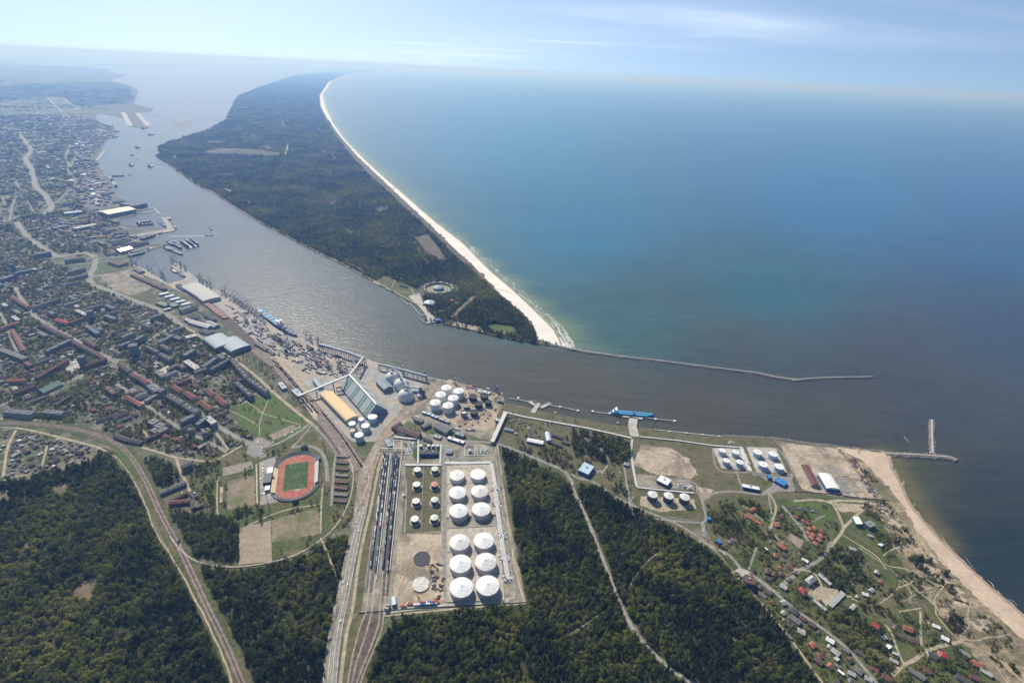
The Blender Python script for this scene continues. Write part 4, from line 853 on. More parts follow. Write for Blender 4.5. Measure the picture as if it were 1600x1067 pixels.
# port and industry --------------------------------------------------
W_ = [
 ((332, 524), (352, 539), 66, 13, 'arch', k_bgrey, w_blue, 'upper half of the huge blue-grey arched warehouse', 5), ((354, 529), (376, 544), 66, 13, 'arch', k_bgrey, w_blue, 'lower half of the huge blue-grey arched warehouse', 5),
 ((296, 444), (316, 456), 68, 12, 'arch', r_light, w_metal, 'grey arched shed behind the quay cranes', 4), ((315, 455), (331, 467), 66, 12, 'arch', r_light, w_white, 'pale brown arched shed with white front', 4),
 ((176, 412), (192, 408), 88, 10, 'flat', r_brown, w_metal, 'wide brown flat shed at the inner dock', 0), ((205, 428), (258, 451), 15, 8, 'gable', r_brown, w_brick, 'long narrow brown shed beside the inner dock rails', 2), ((211, 418), (222, 424), 22, 8, 'gable', r_grey, w_metal, 'grey shed on the inner dock quay', 3), ((278, 444), (290, 452), 22, 8, 'gable', r_dark, w_metal, 'dark shed at the corner of the inner dock', 3),
 ((320, 490), (335, 499), 15, 8, 'gable', r_dark, w_metal, 'dark low shed between the yard rails', 2.5), ((297, 501), (328, 510), 22, 8, 'gable', r_light, w_metal, 'long pale roofed warehouse beside the container yard', 3), ((315, 515), (330, 520), 22, 7, 'gable', r_dark, w_metal, 'dark shed above the huge arched warehouse', 2),
 ((247, 472), (262, 477), 22, 7, 'flat', r_green, w_blue, 'green-grey shed, left one below the white tents', 0), ((264, 474), (276, 478), 22, 7, 'flat', r_green, w_blue, 'green-grey shed, right one below the white tents', 0), ((256, 484), (267, 481), 16, 6, 'flat', r_light, w_blue, 'small pale shed below the green-grey pair', 0),
 ((400, 534), (418, 545), 16, 8, 'gable', r_grey, w_metal, 'grey ridged shed on the quay beside the rails', 2), ((420, 546), (428, 552), 11, 6, 'gable', r_grey, w_metal, 'small grey shed at the end of the ridged one', 2),
 ((437, 597), (445, 607), 14, 7, 'flat', k_bgrey, w_metal, 'small blue-grey shed left of the marshalling yard', 0), ((459, 608), (468, 617), 17, 8, 'flat', k_bgrey, w_metal, 'blue-grey unloading shed below the long conveyor', 0), ((492, 592), (501, 603), 17, 8, 'arch', k_bgrey, w_metal, 'rounded blue-grey shed left of the ochre warehouse', 3),
 ((594, 592), (607, 605), 30, 12, 'gable', k_bgrey, w_blue, 'steep blue-grey shed next to the three domes', 6),
 ((509, 612), (550, 653), 36, 11, 'arch', r_yel, w_metal, 'long ochre roofed arched warehouse by the marshalling yard', 6),
 ((1258, 726), (1275, 757), 19, 7, 'gable', r_rust, w_metal, 'long rust-red roofed shed in the sandy yard', 4), ((1289, 740), (1303, 763), 31, 9, 'arch', r_white, k_bluew, 'placeholder', 5),
 ((908, 728), (924, 735), 36, 10, 'flat', k_lblue, k_bluew, 'pale blue roofed hall with dark blue sides at the road fork', 0), ((1029, 746), (1046, 754), 24, 8, 'flat', r_white, k_bluew, 'white roofed pump house above the three dark tanks', 0), ((1213, 748), (1228, 756), 20, 7, 'flat', k_blue, k_bluew, 'bright blue flat roofed building at the tank yard corner', 0), ((1160, 758), (1186, 763), 11, 7, 'flat', r_white, k_bluew, 'long white roofed office below the blue banded tanks', 0), ((1201, 742), (1204, 747), 9, 8, 'flat', k_blue, k_bluew, 'small blue box building left of the bright blue roof', 0),
 ((975, 724), (982, 726), 9, 5, 'flat', r_light, w_blue, 'small kiosk at the gate of the dirt yard', 0),
 ((824, 686), (849, 691), 13, 7, 'gable', r_white, w_beige, 'long white roofed shed among the yards by the wood', 2), ((855, 675), (858, 688), 13, 6, 'arch', k_lblue, w_metal, 'pale blue round roofed hangar beside the white shed', 4), ((788, 669), (802, 672), 9, 5, 'gable', k_bgrey, w_metal, 'blue-grey shed by the brown earth heaps', 2), ((826, 670), (829, 682), 7, 5, 'gable', r_dark, w_metal, 'narrow dark shed left of the pale sand yard', 2), ((863, 678), (880, 684), 8, 5, 'gable', r_dark, w_brick, 'dark barracks right of the hangar, upper one', 2), ((862, 690), (877, 696), 8, 5, 'gable', r_dark, w_brick, 'dark barracks right of the hangar, lower one', 2), ((878, 688), (889, 692), 10, 5, 'gable', r_dark, w_brick, 'dark barracks right of the hangar, right one', 2), ((914, 684), (921, 689), 10, 6, 'gable', r_grey, w_beige, 'grey roofed house among trees by the canal', 3), ((934, 693), (942, 689), 10, 6, 'gable', r_dark, w_brick, 'dark roofed villa deep in the canal side trees', 3), ((934, 700), (944, 706), 7, 5, 'gable', r_grey, w_beige, 'narrow grey house at the lower edge of the canal trees', 2),
 ((622, 668), (656, 679), 20, 9, 'gable', r_brown, w_brick, 'long brown roofed works hall above the loading racks', 3), ((614, 668), (626, 660), 15, 9, 'gable', r_brown, w_brick, 'left angled wing of the brown works hall', 3), ((683, 662), (702, 672), 26, 10, 'gable', r_grey, w_grey, 'grey multi roofed works hall right of the brown one', 3), ((648, 653), (660, 658), 12, 8, 'flat', r_grey, w_blue, 'small blue-grey office above the brown works hall', 0), ((660, 666), (672, 660), 13, 8, 'gable', r_grey, w_blue, 'blue-grey shed between the two works halls', 2), ((623, 674), (634, 678), 11, 5, 'flat', r_light, w_white, 'small white shed in front of the brown hall', 0), ((678, 680), (689, 683), 12, 5, 'flat', r_light, w_white, 'cream square shed in front of the grey hall', 0), ((662, 684), (674, 689), 9, 5, 'gable', r_dark, w_grey, 'small dark roofed hut above the black hall', 2), ((700, 683), (725, 691), 10, 6, 'flat', r_white, k_bluew, 'long white roofed office above the big white tanks', 0), ((712, 676), (725, 680), 12, 7, 'flat', k_bgrey, w_blue, 'blue-grey hall behind the long white office', 0), ((656, 706), (684, 706), 17, 8, 'flat', r_dark, k_bluew, 'black roofed pump hall between the pipe racks', 0), ((697, 704), (706, 704), 16, 6, 'gable', k_bgrey, w_blue, 'small blue-grey gabled hall right of the pump hall', 2), ((604, 686), (610, 697), 13, 6, 'flat', k_bgrey, w_blue, 'blue-grey control house at the head of the racks', 0),
 ((775, 654), (780, 657), 9, 8, 'flat', r_white, k_bluew, 'white topped cabin beside the elevated pipe gallery', 0), ((779, 625), (786, 627), 8, 6, 'flat', k_bgrey, w_blue, 'small blue-grey customs house on the canal bank', 0),
 ((602, 946), (608, 947), 11, 7, 'flat', r_light, w_white, 'white roofed cabin at the bottom of the racks', 0), ((615, 932), (616, 944), 8, 6, 'arch', k_lblue, w_metal, 'pale blue rounded hut beside the white cabin', 2),
 ((250, 769), (290, 752), 11, 7, 'gable', r_grey, w_blue, 'long grey barracks beside the railway yard', 3), ((268, 780), (292, 768), 9, 7, 'gable', r_brown, w_brick, 'brown barracks inside the barracks yard', 2), ((264, 784), (296, 781), 10, 7, 'gable', r_rust, w_brick, 'rust roofed barracks closing the yard', 2), ((300, 780), (303, 793), 10, 7, 'gable', r_dark, w_brick, 'dark barracks on the right of the yard', 2), ((300, 767), (306, 776), 13, 6, 'flat', r_dark, w_grey, 'dark square shed beside the allotment lane', 0), ((283, 729), (298, 722), 13, 14, 'gable', r_dark, w_blue, 'blue-black apartment house alone at the wood edge', 2),
 ((304, 793), (318, 787), 6, 5, 'gable', r_dark, w_brick, 'narrow shed at the lower end of the barracks lane', 1),
 ((1120, 843), (1127, 847), 9, 6, 'flat', k_blue, k_bluew, 'blue box building by the bend of the wood road', 0), ((1105, 809), (1110, 810), 8, 5, 'arch', k_blue, k_bluew, 'small blue gatehouse at the tank yard road', 2), ((1106, 797), (1109, 798), 6, 4, 'flat', r_dark, w_grey, 'small dark kiosk above the blue gatehouse', 0),
 ((1337, 807), (1343, 818), 12, 8, 'shed', r_white, k_green, 'white and green roofed hall near the dunes', 3), ((1354, 820), (1364, 816), 16, 9, 'flat', r_green, w_blue, 'green-grey house next to the white and green hall', 0), ((1240, 793), (1279, 800), 11, 0.8, 'flat', r_dark, k_dgrey, 'dark flat slab lying in the village meadow', 0),
 ((1297, 946), (1318, 925), 9, 4, 'shed', r_light, w_metal, 'long grey open shed beside the sandy village yard', 1), ((1272, 936), (1291, 952), 7, 4, 'gable', r_light, w_brick, 'long white-grey roofed stable below the sandy yard', 2), ((1280, 896), (1299, 912), 8, 5, 'gable', r_light, w_brick, 'white-grey roofed barn right of the round drive', 2), ((1262, 908), (1273, 900), 11, 9, 'hip', r_light, w_white, 'white and pink roofed big house in the round drive', 4), ((1250, 917), (1260, 926), 11, 9, 'hip', r_crim, w_beige, 'big bright red roofed house on the village corner', 4),
 ((1164, 903), (1178, 908), 18, 14, 'flat', r_rust, k_bluew, 'tall dark blue walled block at the start of the village', 0), ((1336, 944), (1330, 951), 6, 4, 'gable', r_light, w_white, 'pale roofed hut on the sandy village track', 1),
]
for a, b, W, H, st, rm, wm_, lab, rise in W_:
    if lab == 'placeholder': lab = 'big white arched hall in the dark storage yard'
    nm = 'house' if 'house' in lab and 'warehouse' not in lab and 'gatehouse' not in lab and 'pump house' not in lab and 'control house' not in lab and 'customs' not in lab else ('slab' if 'slab' in lab else 'warehouse' if 'warehouse' in lab else 'hall' if 'hall' in lab else 'shed')
    blk(a, b, W, H, st, rm, wm_, lab, nm, name=nm, rise=rise)
# white tents row (5)
for k in range(5):
    x = 249 + k * 8.6; blk((x, 460 + k * 4.0), (x + 14, 457 + k * 4.0), 15, 6, 'arch', r_white, k_lblue, ['topmost', 'second', 'middle', 'fourth', 'lowest'][k] + ' of the five white arched tents by the wide road', 'storage tent', name='storage_tent', rise=4, group='white storage tents')
# shipyard hall
blk((160, 332), (203, 324), 110, 22, 'gable', pmat('cream_roof', (0.62, 0.58, 0.42)), w_blue, 'huge cream roofed shipbuilding hall at the water', 'hall', name='shipyard_hall', rise=8)
blk((197, 316), (219, 320), 90, 20, 'flat', r_blue, w_blue, 'dark blue hall on the water side of the cream hall', 'hall', name='shipyard_hall')
blk((184, 391), (202, 386), 44, 10, 'gable', pmat('glossy_white_roof', (0.8, 0.78, 0.8), 0.12, 0.6), k_red, 'glaring white roofed hall with red front at the inner dock', 'hall', name='hall', rise=6)
# stadium halls, garages
for k in range(8):
    y = 712 + k * 10.0; c = P(536 - k * .6, y, 3); e = building('garage_row', c.x, c.y, math.pi / 2 - .04, 31, 9, 3, 'shed', r_brown if k % 3 else r_grey, w_brick, ['top short', 'second', 'third', 'fourth', 'fifth, partly grey', 'sixth', 'seventh', 'lowest'][k] + ' garage row right of the stadium', 'garage row', 'garage rows beside the stadium', rise=.8)
# the prismatic striped store
def striped_store():
    A = P(546, 586, 38); B = P(588, 632, 38); d = B - A; c = (A + B) / 2; L = d.length; rz = math.atan2(d.y, d.x) - math.pi / 2
    e = empty('bulk_store', (c.x, c.y, 0), rz); tag(e, 'huge A-frame fertiliser store, pale roof with dark green stripes', 'bulk store'); mark_rect(c.x, c.y, rz, L + 6, 66)
    W = 62; mb = MB(); mb.box(0, 0, 0, W, L, 7); mb.obj('wall', k_bgrey, e)
    a, b = W / 2 + 1, L / 2 + .5; V = [(-a, -b, 7), (a, -b, 7), (a, b, 7), (-a, b, 7), (-2.2, -b, 37), (2.2, -b, 37), (2.2, b, 37), (-2.2, b, 37)]
    rf = mesh_obj('roof', V, [[0, 4, 7, 3], [1, 2, 6, 5], [4, 5, 6, 7]], pmat('pale_grey_green', (0.42, 0.45, 0.43), .5), e)
    mesh_obj('gable_wall', V, [[0, 1, 5, 4], [2, 3, 7, 6]], k_bluew if False else pmat('gable_blue', (0.20, 0.28, 0.36)), e)
    st = MB()
    for q in (-.40, -.34, -.13, -.07, .14, .20, .38, .44):
        y0 = q * L; st.add([(-a - .15, y0, 7.1), (-a - .15, y0 + 4.6, 7.1), (-2.3, y0 + 4.6, 37.1), (-2.3, y0, 37.1)], [[0, 3, 2, 1]]); st.add([(a + .15, y0, 7.1), (a + .15, y0 + 4.6, 7.1), (2.3, y0 + 4.6, 37.1), (2.3, y0, 37.1)], [[0, 1, 2, 3]])
    st.obj('roof_stripes', k_green, rf)
    g = MB(); g.box(0, 0, 37.05, 4.6, L + 1.6, 3.4); g.obj('ridge_gallery', k_offw, e)
striped_store()
# conveyor galleries and pipe bridges
def gallery(name, px, z0, z1, w, h, m, label, cat, sup=22, mleg=None, leg_w=1.2):
    p = [P(x, y, (z0 + (z1 - z0) * i / max(1, len(px) - 1))) for i, (x, y) in enumerate(px)]
    e = empty(name, (p[0].x, p[0].y, 0)); tag(e, label, cat); mb = MB(); lg = MB(); o = p[0]
    for i in range(len(p) - 1):
        za = z0 + (z1 - z0) * i / (len(p) - 1); zb = z0 + (z1 - z0) * (i + 1) / (len(p) - 1)
        a, b = p[i] - o, p[i + 1] - o; mb.beam((a.x, a.y, za + .01 * i), (b.x, b.y, zb + .01 * i), w, h)
        L = (b - a).length; k = max(1, int(L / sup)); d = (b - a).normalized(); nn = Vector((-d.y, d.x))
        for j in range(k + 1):
            q = a + (b - a) * j / k; zz = za + (zb - za) * j / k - h / 2
            for s in (-1, 1):
                u = q + nn * s * w * .45; lg.beam((u.x + nn.x * s * zz * .08, u.y + nn.y * s * zz * .08, 0), (u.x, u.y, zz), leg_w, leg_w)
            if zz > 6: lg.beam((q.x + nn.x * w * .5, q.y + nn.y * w * .5, zz * .5), (q.x - nn.x * w * .5, q.y - nn.y * w * .5, zz * .5), leg_w * .7)
            if zz > 6 and j < k: q2 = a + (b - a) * (j + 1) / k; lg.beam((q.x, q.y, zz), (q2.x, q2.y, zz * .35), leg_w * .5)
        mark([p[i] + nn * w, p[i + 1] + nn * w, p[i + 1] - nn * w, p[i] - nn * w], 3)
    mb.obj('gallery', m, e); lg.obj('trestles', mleg or k_brown, e); return e
gallery('conveyor', [(466, 619), (546, 586)], 16, 38, 5, 4, k_offw, 'long white sloping conveyor gallery over the marshalling yard', 'conveyor', 40)
gallery('conveyor', [(547, 585), (567, 559)], 36, 26, 5, 4, k_steel, 'white conveyor from the A-frame store to the quay gallery', 'conveyor', 30)
gallery('conveyor', [(499, 538), (518, 543), (545, 551), (570, 561)], 22, 22, 7, 6, k_bgrey, 'grey ship loading gallery on the quay left of the store conveyor', 'conveyor', 16, k_cblue, 1.4)
gallery('conveyor', [(592, 569), (605, 572), (630, 578), (667, 588)], 18, 18, 7, 6, k_bgrey, 'grey ship loading gallery on the quay behind the three domes', 'conveyor', 16, k_cblue, 1.4)
gallery('conveyor', [(614, 576), (624, 582), (636, 604)], 46, 40, 3.5, 3, k_grey, 'conveyor running across the tops of the three domes', 'conveyor', 60, k_grey)
gallery('conveyor', [(630, 603), (655, 608)], 38, 24, 3.5, 3, k_grey, 'short conveyor from the lowest dome to the machinery tower', 'conveyor', 40, k_grey)
gallery('conveyor', [(525, 606), (545, 602)], 9, 9, 4, 3, k_brown, 'brown conveyor between the ochre warehouse and the A-frame store', 'conveyor', 20)
gallery('pipe_gallery', [(790, 644), (769, 690)], 9, 9, 11, 2, k_steel, 'wide grey elevated pipe gallery crossing the road to the tank farm', 'pipe gallery', 20, k_dgrey)
def pipes(px, n, w, z, label, sup=14):
    p = PP(px, z); e = empty('pipe_rack', (p[0].x, p[0].y, 0)); tag(e, label, 'pipe rack'); o = p[0]; sl = MB()
    for q in range(n):
        mb = MB(); off = (q - (n - 1) / 2) * w
        for i in range(len(p) - 1):
            d = (p[i + 1] - p[i]).normalized(); nn = Vector((-d.y, d.x)) * off; a = p[i] - o + nn; b = p[i + 1] - o + nn
            mb.beam((a.x, a.y, z + .01 * i), (b.x, b.y, z + .01 * i), w * .62)
        mb.obj('pipe', k_offw if q % 2 else k_white, e)
    for i in range(len(p) - 1):
        d = (p[i + 1] - p[i]); L = d.length; d = d.normalized(); nn = Vector((-d.y, d.x)); k = max(1, int(L / sup))
        for j in range(k + 1):
            c = p[i] - o + d * (L * j / k); sl.beam((c.x + nn.x * n * w * .55, c.y + nn.y * n * w * .55, z * .5), (c.x - nn.x * n * w * .55, c.y - nn.y * n * w * .55, z * .5), .8, z * .9)
        mark([p[i] + nn * n * w * .7, p[i + 1] + nn * n * w * .7, p[i + 1] - nn * n * w * .7, p[i] - nn * n * w * .7], 3)
    sl.obj('sleepers', k_dgrey, e); return e
pipes([(786, 643), (820, 651), (870, 660), (920, 669), (987, 684)], 4, 1.5, 2.5, 'long canal side pipe rack from the gallery to the tanker jetty')
pipes([(1000, 682), (1060, 688), (1115, 696), (1130, 697), (1160, 699)], 3, 1.4, 2.5, 'canal side pipe rack from the tanker jetty to the blue banded tanks')
pipes([(988, 686), (986, 705), (990, 735), (995, 760)], 4, 1.5, 2.5, 'pipe rack down to the three dark walled tanks'); pipes([(995, 761), (1030, 765), (1085, 770)], 3, 1.4, 2, 'pipe rack along the back of the three dark walled tanks')
pipes([(1159, 700), (1166, 722), (1173, 736)], 4, 2.2, 2, 'manifold of pipes between the two groups of blue banded tanks')
pipes([(768, 724), (774, 760), (778, 800), (785, 850), (794, 905)], 6, 1.5, 2.5, 'broad white pipe rack down the right side of the tank farm'); pipes([(695, 723), (740, 723), (768, 722)], 5, 1.6, 2.5, 'white pipe rack above the upper big tanks'); pipes([(633, 726), (655, 726), (690, 726)], 4, 1.6, 2.5, 'white pipe rack above the small round tanks')
pipes([(654, 684), (653, 724)], 3, 1.5, 4, 'pipe rack left of the black pump hall'); pipes([(689, 694), (688, 724)], 3, 1.5, 4, 'pipe rack right of the black pump hall'); pipes([(615, 682), (653, 686)], 3, 1.5, 4, 'pipe rack at the head of the loading racks')
for k, (a, b, lab) in enumerate((((610, 712), (588, 905), 'white loading walkway right of the left wagon rows'), ((628, 705), (609, 890), 'white loading walkway right of the right wagon rows'))):
    gallery('loading_walkway', [a, b], 4, 4, .9, .7, k_offw, lab, 'loading walkway', 12, k_steel, .5)
gallery('loading_walkway', [(595, 700), (630, 701)], 7, 7, 1.5, 1, k_offw, 'white cross walkway at the top of the loading racks', 'loading walkway', 12, k_steel, .5)

# ---------------------------------------------------------------- storage tanks
def tank(px, py, D, H, rise, mr_, mw_, label, group, band=None, inner=False, name='storage_tank', cat='storage tank', base=True, ztop=None, stair=True):
    c = P(px, py, (H if ztop is None else ztop)); e = empty(name, (c.x, c.y, 0), R(-60)); tag(e, label, cat, group); r = D / 2; mark(disk(c, r + 6), 3)
    if base: b = MB(); b.rings([(r + 3, 0), (r + 3, 1.1 + nz_() * .1), (r + .1, 1.35)], n=36); b.obj('base', m_conc, e)
    s = MB(); s.rings([(r, .3), (r, H)], n=40, cap1=False); sh = s.obj('shell', mw_, e, smooth=False)
    rr = MB()
    if inner: rr.rings([(r - .1, H - inner), (0.2, H - inner)], n=40)
    else:
        k = 5; rr.rings([(r + .25, H - .35), (r + .25, H)] + [((r + .25) * (1 - j / k), H + rise * (j / k if name != 'dome' else math.sin(j / k * math.pi / 2))) for j in range(1, k)] + [(.3, H + rise)], n=40)
    rf = rr.obj('roof', mr_, e)
    if band: bb = MB(); bb.rings([(r + .12, H - 2.4), (r + .12, H - .4)], n=40, cap1=False); bb.obj('band', band, e)
    if not inner:
        v = MB(); v.rings([(1.1, H + rise - .6), (1.1, H + rise + 1.0)], n=10)
        for q in range(6): a = q * math.pi / 3; v.box(math.cos(a) * r * .9, math.sin(a) * r * .9, H + rise * .1, 1, 1, 1.1)
        v.obj('vent', k_steel, rf)
        rl = MB(); n = 40; rl.rings([(r + .2, H + .9), (r + .2, H + 1.15)], n=n, cap1=False); rl.obj('railing', k_steel, rf)
    if stair:
        st = MB(); n = 16
        for q in range(n):
            a0 = q / n * 1.9; a1 = (q + 1) / n * 1.9; z0 = H * q / n + .4; z1 = H * (q + 1) / n + .4
            st.beam(((r + .6) * math.cos(a0), (r + .6) * math.sin(a0), z0), ((r + .6) * math.cos(a1), (r + .6) * math.sin(a1), z1), 1.0, .9)
        st.obj('stair', k_steel, e)
    return e
def disk(c, r, n=14): return [Vector((c.x + r * math.cos(k / n * 6.2832), c.y + r * math.sin(k / n * 6.2832))) for k in range(n)]
big = [(714, 742, 36, 13), (747, 740.5, 36, 13), (715, 769, 39, 14), (749.5, 767, 39, 14), (716.5, 797.5, 40, 14), (752, 795, 40, 14), (718, 846.5, 41, 15), (756, 844, 41, 15), (719.5, 880, 42, 15), (759, 877, 42, 15), (721, 917, 43, 15), (762, 914, 43, 15)]
rowz = ['top', 'second', 'third', 'fourth', 'fifth', 'bottom']
for i, (x, y, D, H) in enumerate(big):
    flat = i < 2
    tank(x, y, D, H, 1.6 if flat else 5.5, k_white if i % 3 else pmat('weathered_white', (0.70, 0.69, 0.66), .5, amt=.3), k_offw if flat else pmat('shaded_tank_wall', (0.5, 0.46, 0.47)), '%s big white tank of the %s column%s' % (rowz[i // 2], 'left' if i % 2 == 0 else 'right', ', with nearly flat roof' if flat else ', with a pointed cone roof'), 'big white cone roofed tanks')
# bund walls round the big tanks
def wall_line(name, px, h, w, m, label, cat, raw=False):
    p = px if raw else PP(px); mb = MB(); o = p[0]
    for i in range(len(p) - 1): a, b = p[i] - o, p[i + 1] - o; mb.beam((a.x, a.y, h / 2 + .004 * i), (b.x, b.y, h / 2 + .004 * i), w, h)
    ob = mb.obj(name, m); ob.location = (o.x, o.y, 0); tag(ob, label, cat); return ob
for pts, lab in (([(698, 727), (771, 725), (777, 804), (698, 809), (698, 727)], 'bund wall round the six upper big tanks'), ([(698, 826), (780, 822), (788, 938), (698, 941), (698, 826)], 'bund wall round the six lower big tanks')): wall_line('bund_wall', pts, 2.2, .8, m_conc, lab, 'bund wall'); sheet('tank_pad', pts[:-1], mat('pale_bund_floor', (0.42, 0.375, 0.30), 0.95, (0.34, 0.31, 0.25), 0.05), z=nz_(), flag=3)
for pts, lab in (([(732, 727), (736, 807)], 'bund wall between the columns of the upper big tanks'), ([(739, 825), (744, 940)], 'bund wall between the columns of the lower big tanks'), ([(698, 757), (773, 755)], 'first cross bund among the upper big tanks'), ([(698, 786), (775, 784)], 'second cross bund among the upper big tanks'), ([(698, 863), (782, 860)], 'first cross bund among the lower big tanks'), ([(698, 900), (786, 897)], 'second cross bund among the lower big tanks'), ([(662, 730), (658, 832)], 'low dark pipe wall between the small tank columns')): wall_line('bund_wall', pts, 1.8, .7, m_conc, lab, 'bund wall')
small = [(652, 733, k_white), (679.5, 732, k_pgreen), (651, 756, k_white), (679, 756, k_pred), (650, 782, k_white), (679, 780, k_pgreen), (648, 810, k_white), (678.5, 808, k_pgreen)]
for i, (x, y, m) in enumerate(small):
    tank(x, y, 17, 11, 1.2, m, k_dkt, '%s small tank of the %s column, %s roof on a dark wall' % (['top', 'second', 'third', 'lowest'][i // 2], 'left' if i % 2 == 0 else 'right', {k_white: 'white', k_pgreen: 'pale green', k_pred: 'faded red'}[m]), 'small dark walled tanks')
tank(659, 872, 33, 2.4, 1, k_black, k_offw, 'open black topped tank being built on the bare sand', None, inner=.6, ztop=2, stair=False, base=False)
tank(657.5, 912, 32, 2.5, .4, pmat('stained_white', (0.62, 0.60, 0.55), .7, amt=.35), m_conc, 'pale low round tank floor on the bare sand', None, stair=False, base=False)
tank(631, 773, 6, 4, .8, k_white, k_dkt, 'tiny white topped tank left of the small tank columns', None)
for k, x in enumerate((658, 670, 677, 684)): tank(x, 695.5, 8.5, 9, .6, k_white, k_dkt, ['leftmost', 'second', 'third', 'rightmost'][k] + ' tiny white topped tank behind the black pump hall', 'tiny tanks behind the pump hall')
tank(734, 703, 8, 8, .7, k_white, k_dkt, 'lone small tank in a square pit above the big tanks', None)
for k, (x, y) in enumerate(((1020, 772), (1045, 774), (1070, 776))): tank(x, y, 23, 17, 2.2, k_offw, k_dkt, ['left', 'middle', 'right'][k] + ' tank of the three tall dark walled ones by the wood', 'three dark walled tanks')
for k, (x, y, D) in enumerate(((1129, 703.5, 18), (1149.5, 706, 18), (1135, 719, 18), (1156, 721.5, 18), (1184, 706, 22), (1208, 709, 22), (1192.5, 725, 23), (1217.5, 728.5, 23))):
    tank(x, y, D, 13, .8, k_white, k_lblue, '%s white tank with blue rim in the %s group' % (['upper left', 'upper right', 'lower left', 'lower right'][k % 4], 'left, smaller' if k < 4 else 'right, larger'), 'blue rimmed white tanks', band=k_blue)
for k, (x, y, D, m) in enumerate(((582, 650.5, 25, k_white), (564.5, 654.5, 16, k_white), (550, 661, 19, k_white), (571, 664.5, 22, k_white), (550.5, 672, 14, r_yel), (561, 679, 22, k_white))):
    tank(x, y, D, 17 if k != 4 else 12, .8, m, k_lblue, ['largest white topped tank at the end of the A-frame store', 'small white topped tank left of the largest one', 'white topped tank at the corner of the ochre warehouse', 'middle white topped tank of the cluster', 'small ochre topped tank in the cluster', 'lowest white topped tank of the cluster by the yard throat'][k], 'tank cluster below the ochre warehouse')
for k, (x, y) in enumerate(((697.5, 605.5), (717, 610.5), (688.5, 616), (708, 621.5), (680, 628.5), (700, 633))):
    tank(x, y, 31, 21, 4.5, k_white, k_white, '%s tall white dome topped tank near the canal quay' % ['upper left', 'upper right', 'middle left', 'middle right', 'lower left', 'lower right'][k], 'tall white tanks by the canal', name='storage_tank')
for k, (x, y, D) in enumerate(((739, 619, 23), (757, 618, 23), (748, 630, 23), (763, 627, 20), (741, 643, 22), (729, 634, 18))):
    tank(x, y, D, 13, 1, k_black, k_black, ['upper left', 'upper right', 'central', 'rightmost', 'lower', 'left, grey topped'][k] + ' black unfinished tank on the sand by the canal', 'black unfinished tanks', inner=1.2 if k < 5 else False, stair=False) if k < 5 else tank(x, y, D, 9, 1, pmat('dull_green_grey', (0.22, 0.22, 0.16)), k_black, 'low black tank with dull greenish top by the canal', None)
tank(724.5, 643, 17, 15, 1, k_offw, k_bgrey, 'open grey tank with white rim beside the black ones', None, inner=3, stair=False)
# domes
for k, (x, y) in enumerate(((612, 589), (627, 600), (634, 617))):
    c = P(x, y, 12); e = empty('storage_dome', (c.x, c.y, 0)); r = 23 if k else 20; tag(e, ['upper', 'middle', 'lower'][k] + ' of the three pale storage domes joined by a conveyor', 'storage dome', 'three storage domes'); mark(disk(c, r + 5))
    mb = MB(); mb.rings([(r, 0), (r, 10)] + [(r * math.cos(a), 10 + r * .85 * math.sin(a)) for a in np.linspace(.12, 1.5, 10)], n=36); mb.obj('shell', pmat('dome_white', (0.60, 0.61, 0.60), .6), e, smooth=True)
    t = MB(); t.box(0, 0, 10 + r * .83, 6, 6, 4); t.obj('head_house', k_grey, e)
c = P(657, 612, 10); e = empty('machinery_tower', (c.x, c.y, 0), .3); tag(e, 'blue-grey machinery tower and hoppers right of the domes', 'machinery tower')
for q, (x, y, w, l, h) in enumerate(((0, 0, 9, 9, 28), (-9, 4, 7, 9, 16), (8, -7, 8, 7, 20), (-4, -14, 14, 8, 9), (3, 14, 8, 10, 12), (-16, 18, 16, 12, 8))): mb = MB(); mb.box(x, y, 0, w, l, h); mb.obj(('tower', 'bin', 'hopper', 'plant_room', 'bin', 'plant_room')[q], [k_bgrey, k_lblue, k_cblue, k_offw, k_bluew, k_grey][q], e)
# square containment at top of farm
for (a, lab) in (([(615, 688), (627, 688), (627, 702), (615, 702), (615, 688)], 'square white pit wall at the head of the racks'), ([(726, 696), (742, 696), (742, 712), (726, 712), (726, 696)], 'square pit wall round the lone small tank'), ([(745, 698), (756, 698), (757, 712), (746, 712), (745, 698)], 'square pit wall beside the big tank pipe rack')): wall_line('pit_wall', a, 1.6, 1.2, k_offw, lab, 'pit wall')
wall_line('fence', [(560, 958), (640, 951), (822, 941), (812, 880), (795, 790), (782, 735), (776, 696)], 2, .5, k_dgrey, 'dark fence round the right and bottom of the tank farm', 'fence'); wall_line('fence', [(1207, 686), (1222, 712), (1253, 768)], 2, .5, k_dgrey, 'fence right of the blue rimmed tanks', 'fence')
wall_line('fence', [(1240, 768), (1300, 772), (1350, 779), (1390, 782)], 2, .7, k_dgrey, 'dark wall between the sandy yard and the village meadow', 'fence'); wall_line('fence', [(1312, 704), (1330, 728), (1380, 785)], 2, .5, k_brown, 'fence between the storage yard and the dune', 'fence')
wall_line('fence', [(986, 783), (996, 798), (1015, 806), (1090, 815)], 1.6, .5, k_offw, 'pale fence curving round the three dark tanks', 'fence'); wall_line('fence', [(400, 726), (402, 790)], 1.5, .6, k_offw, 'white fence on the left of the stadium forecourt', 'fence')
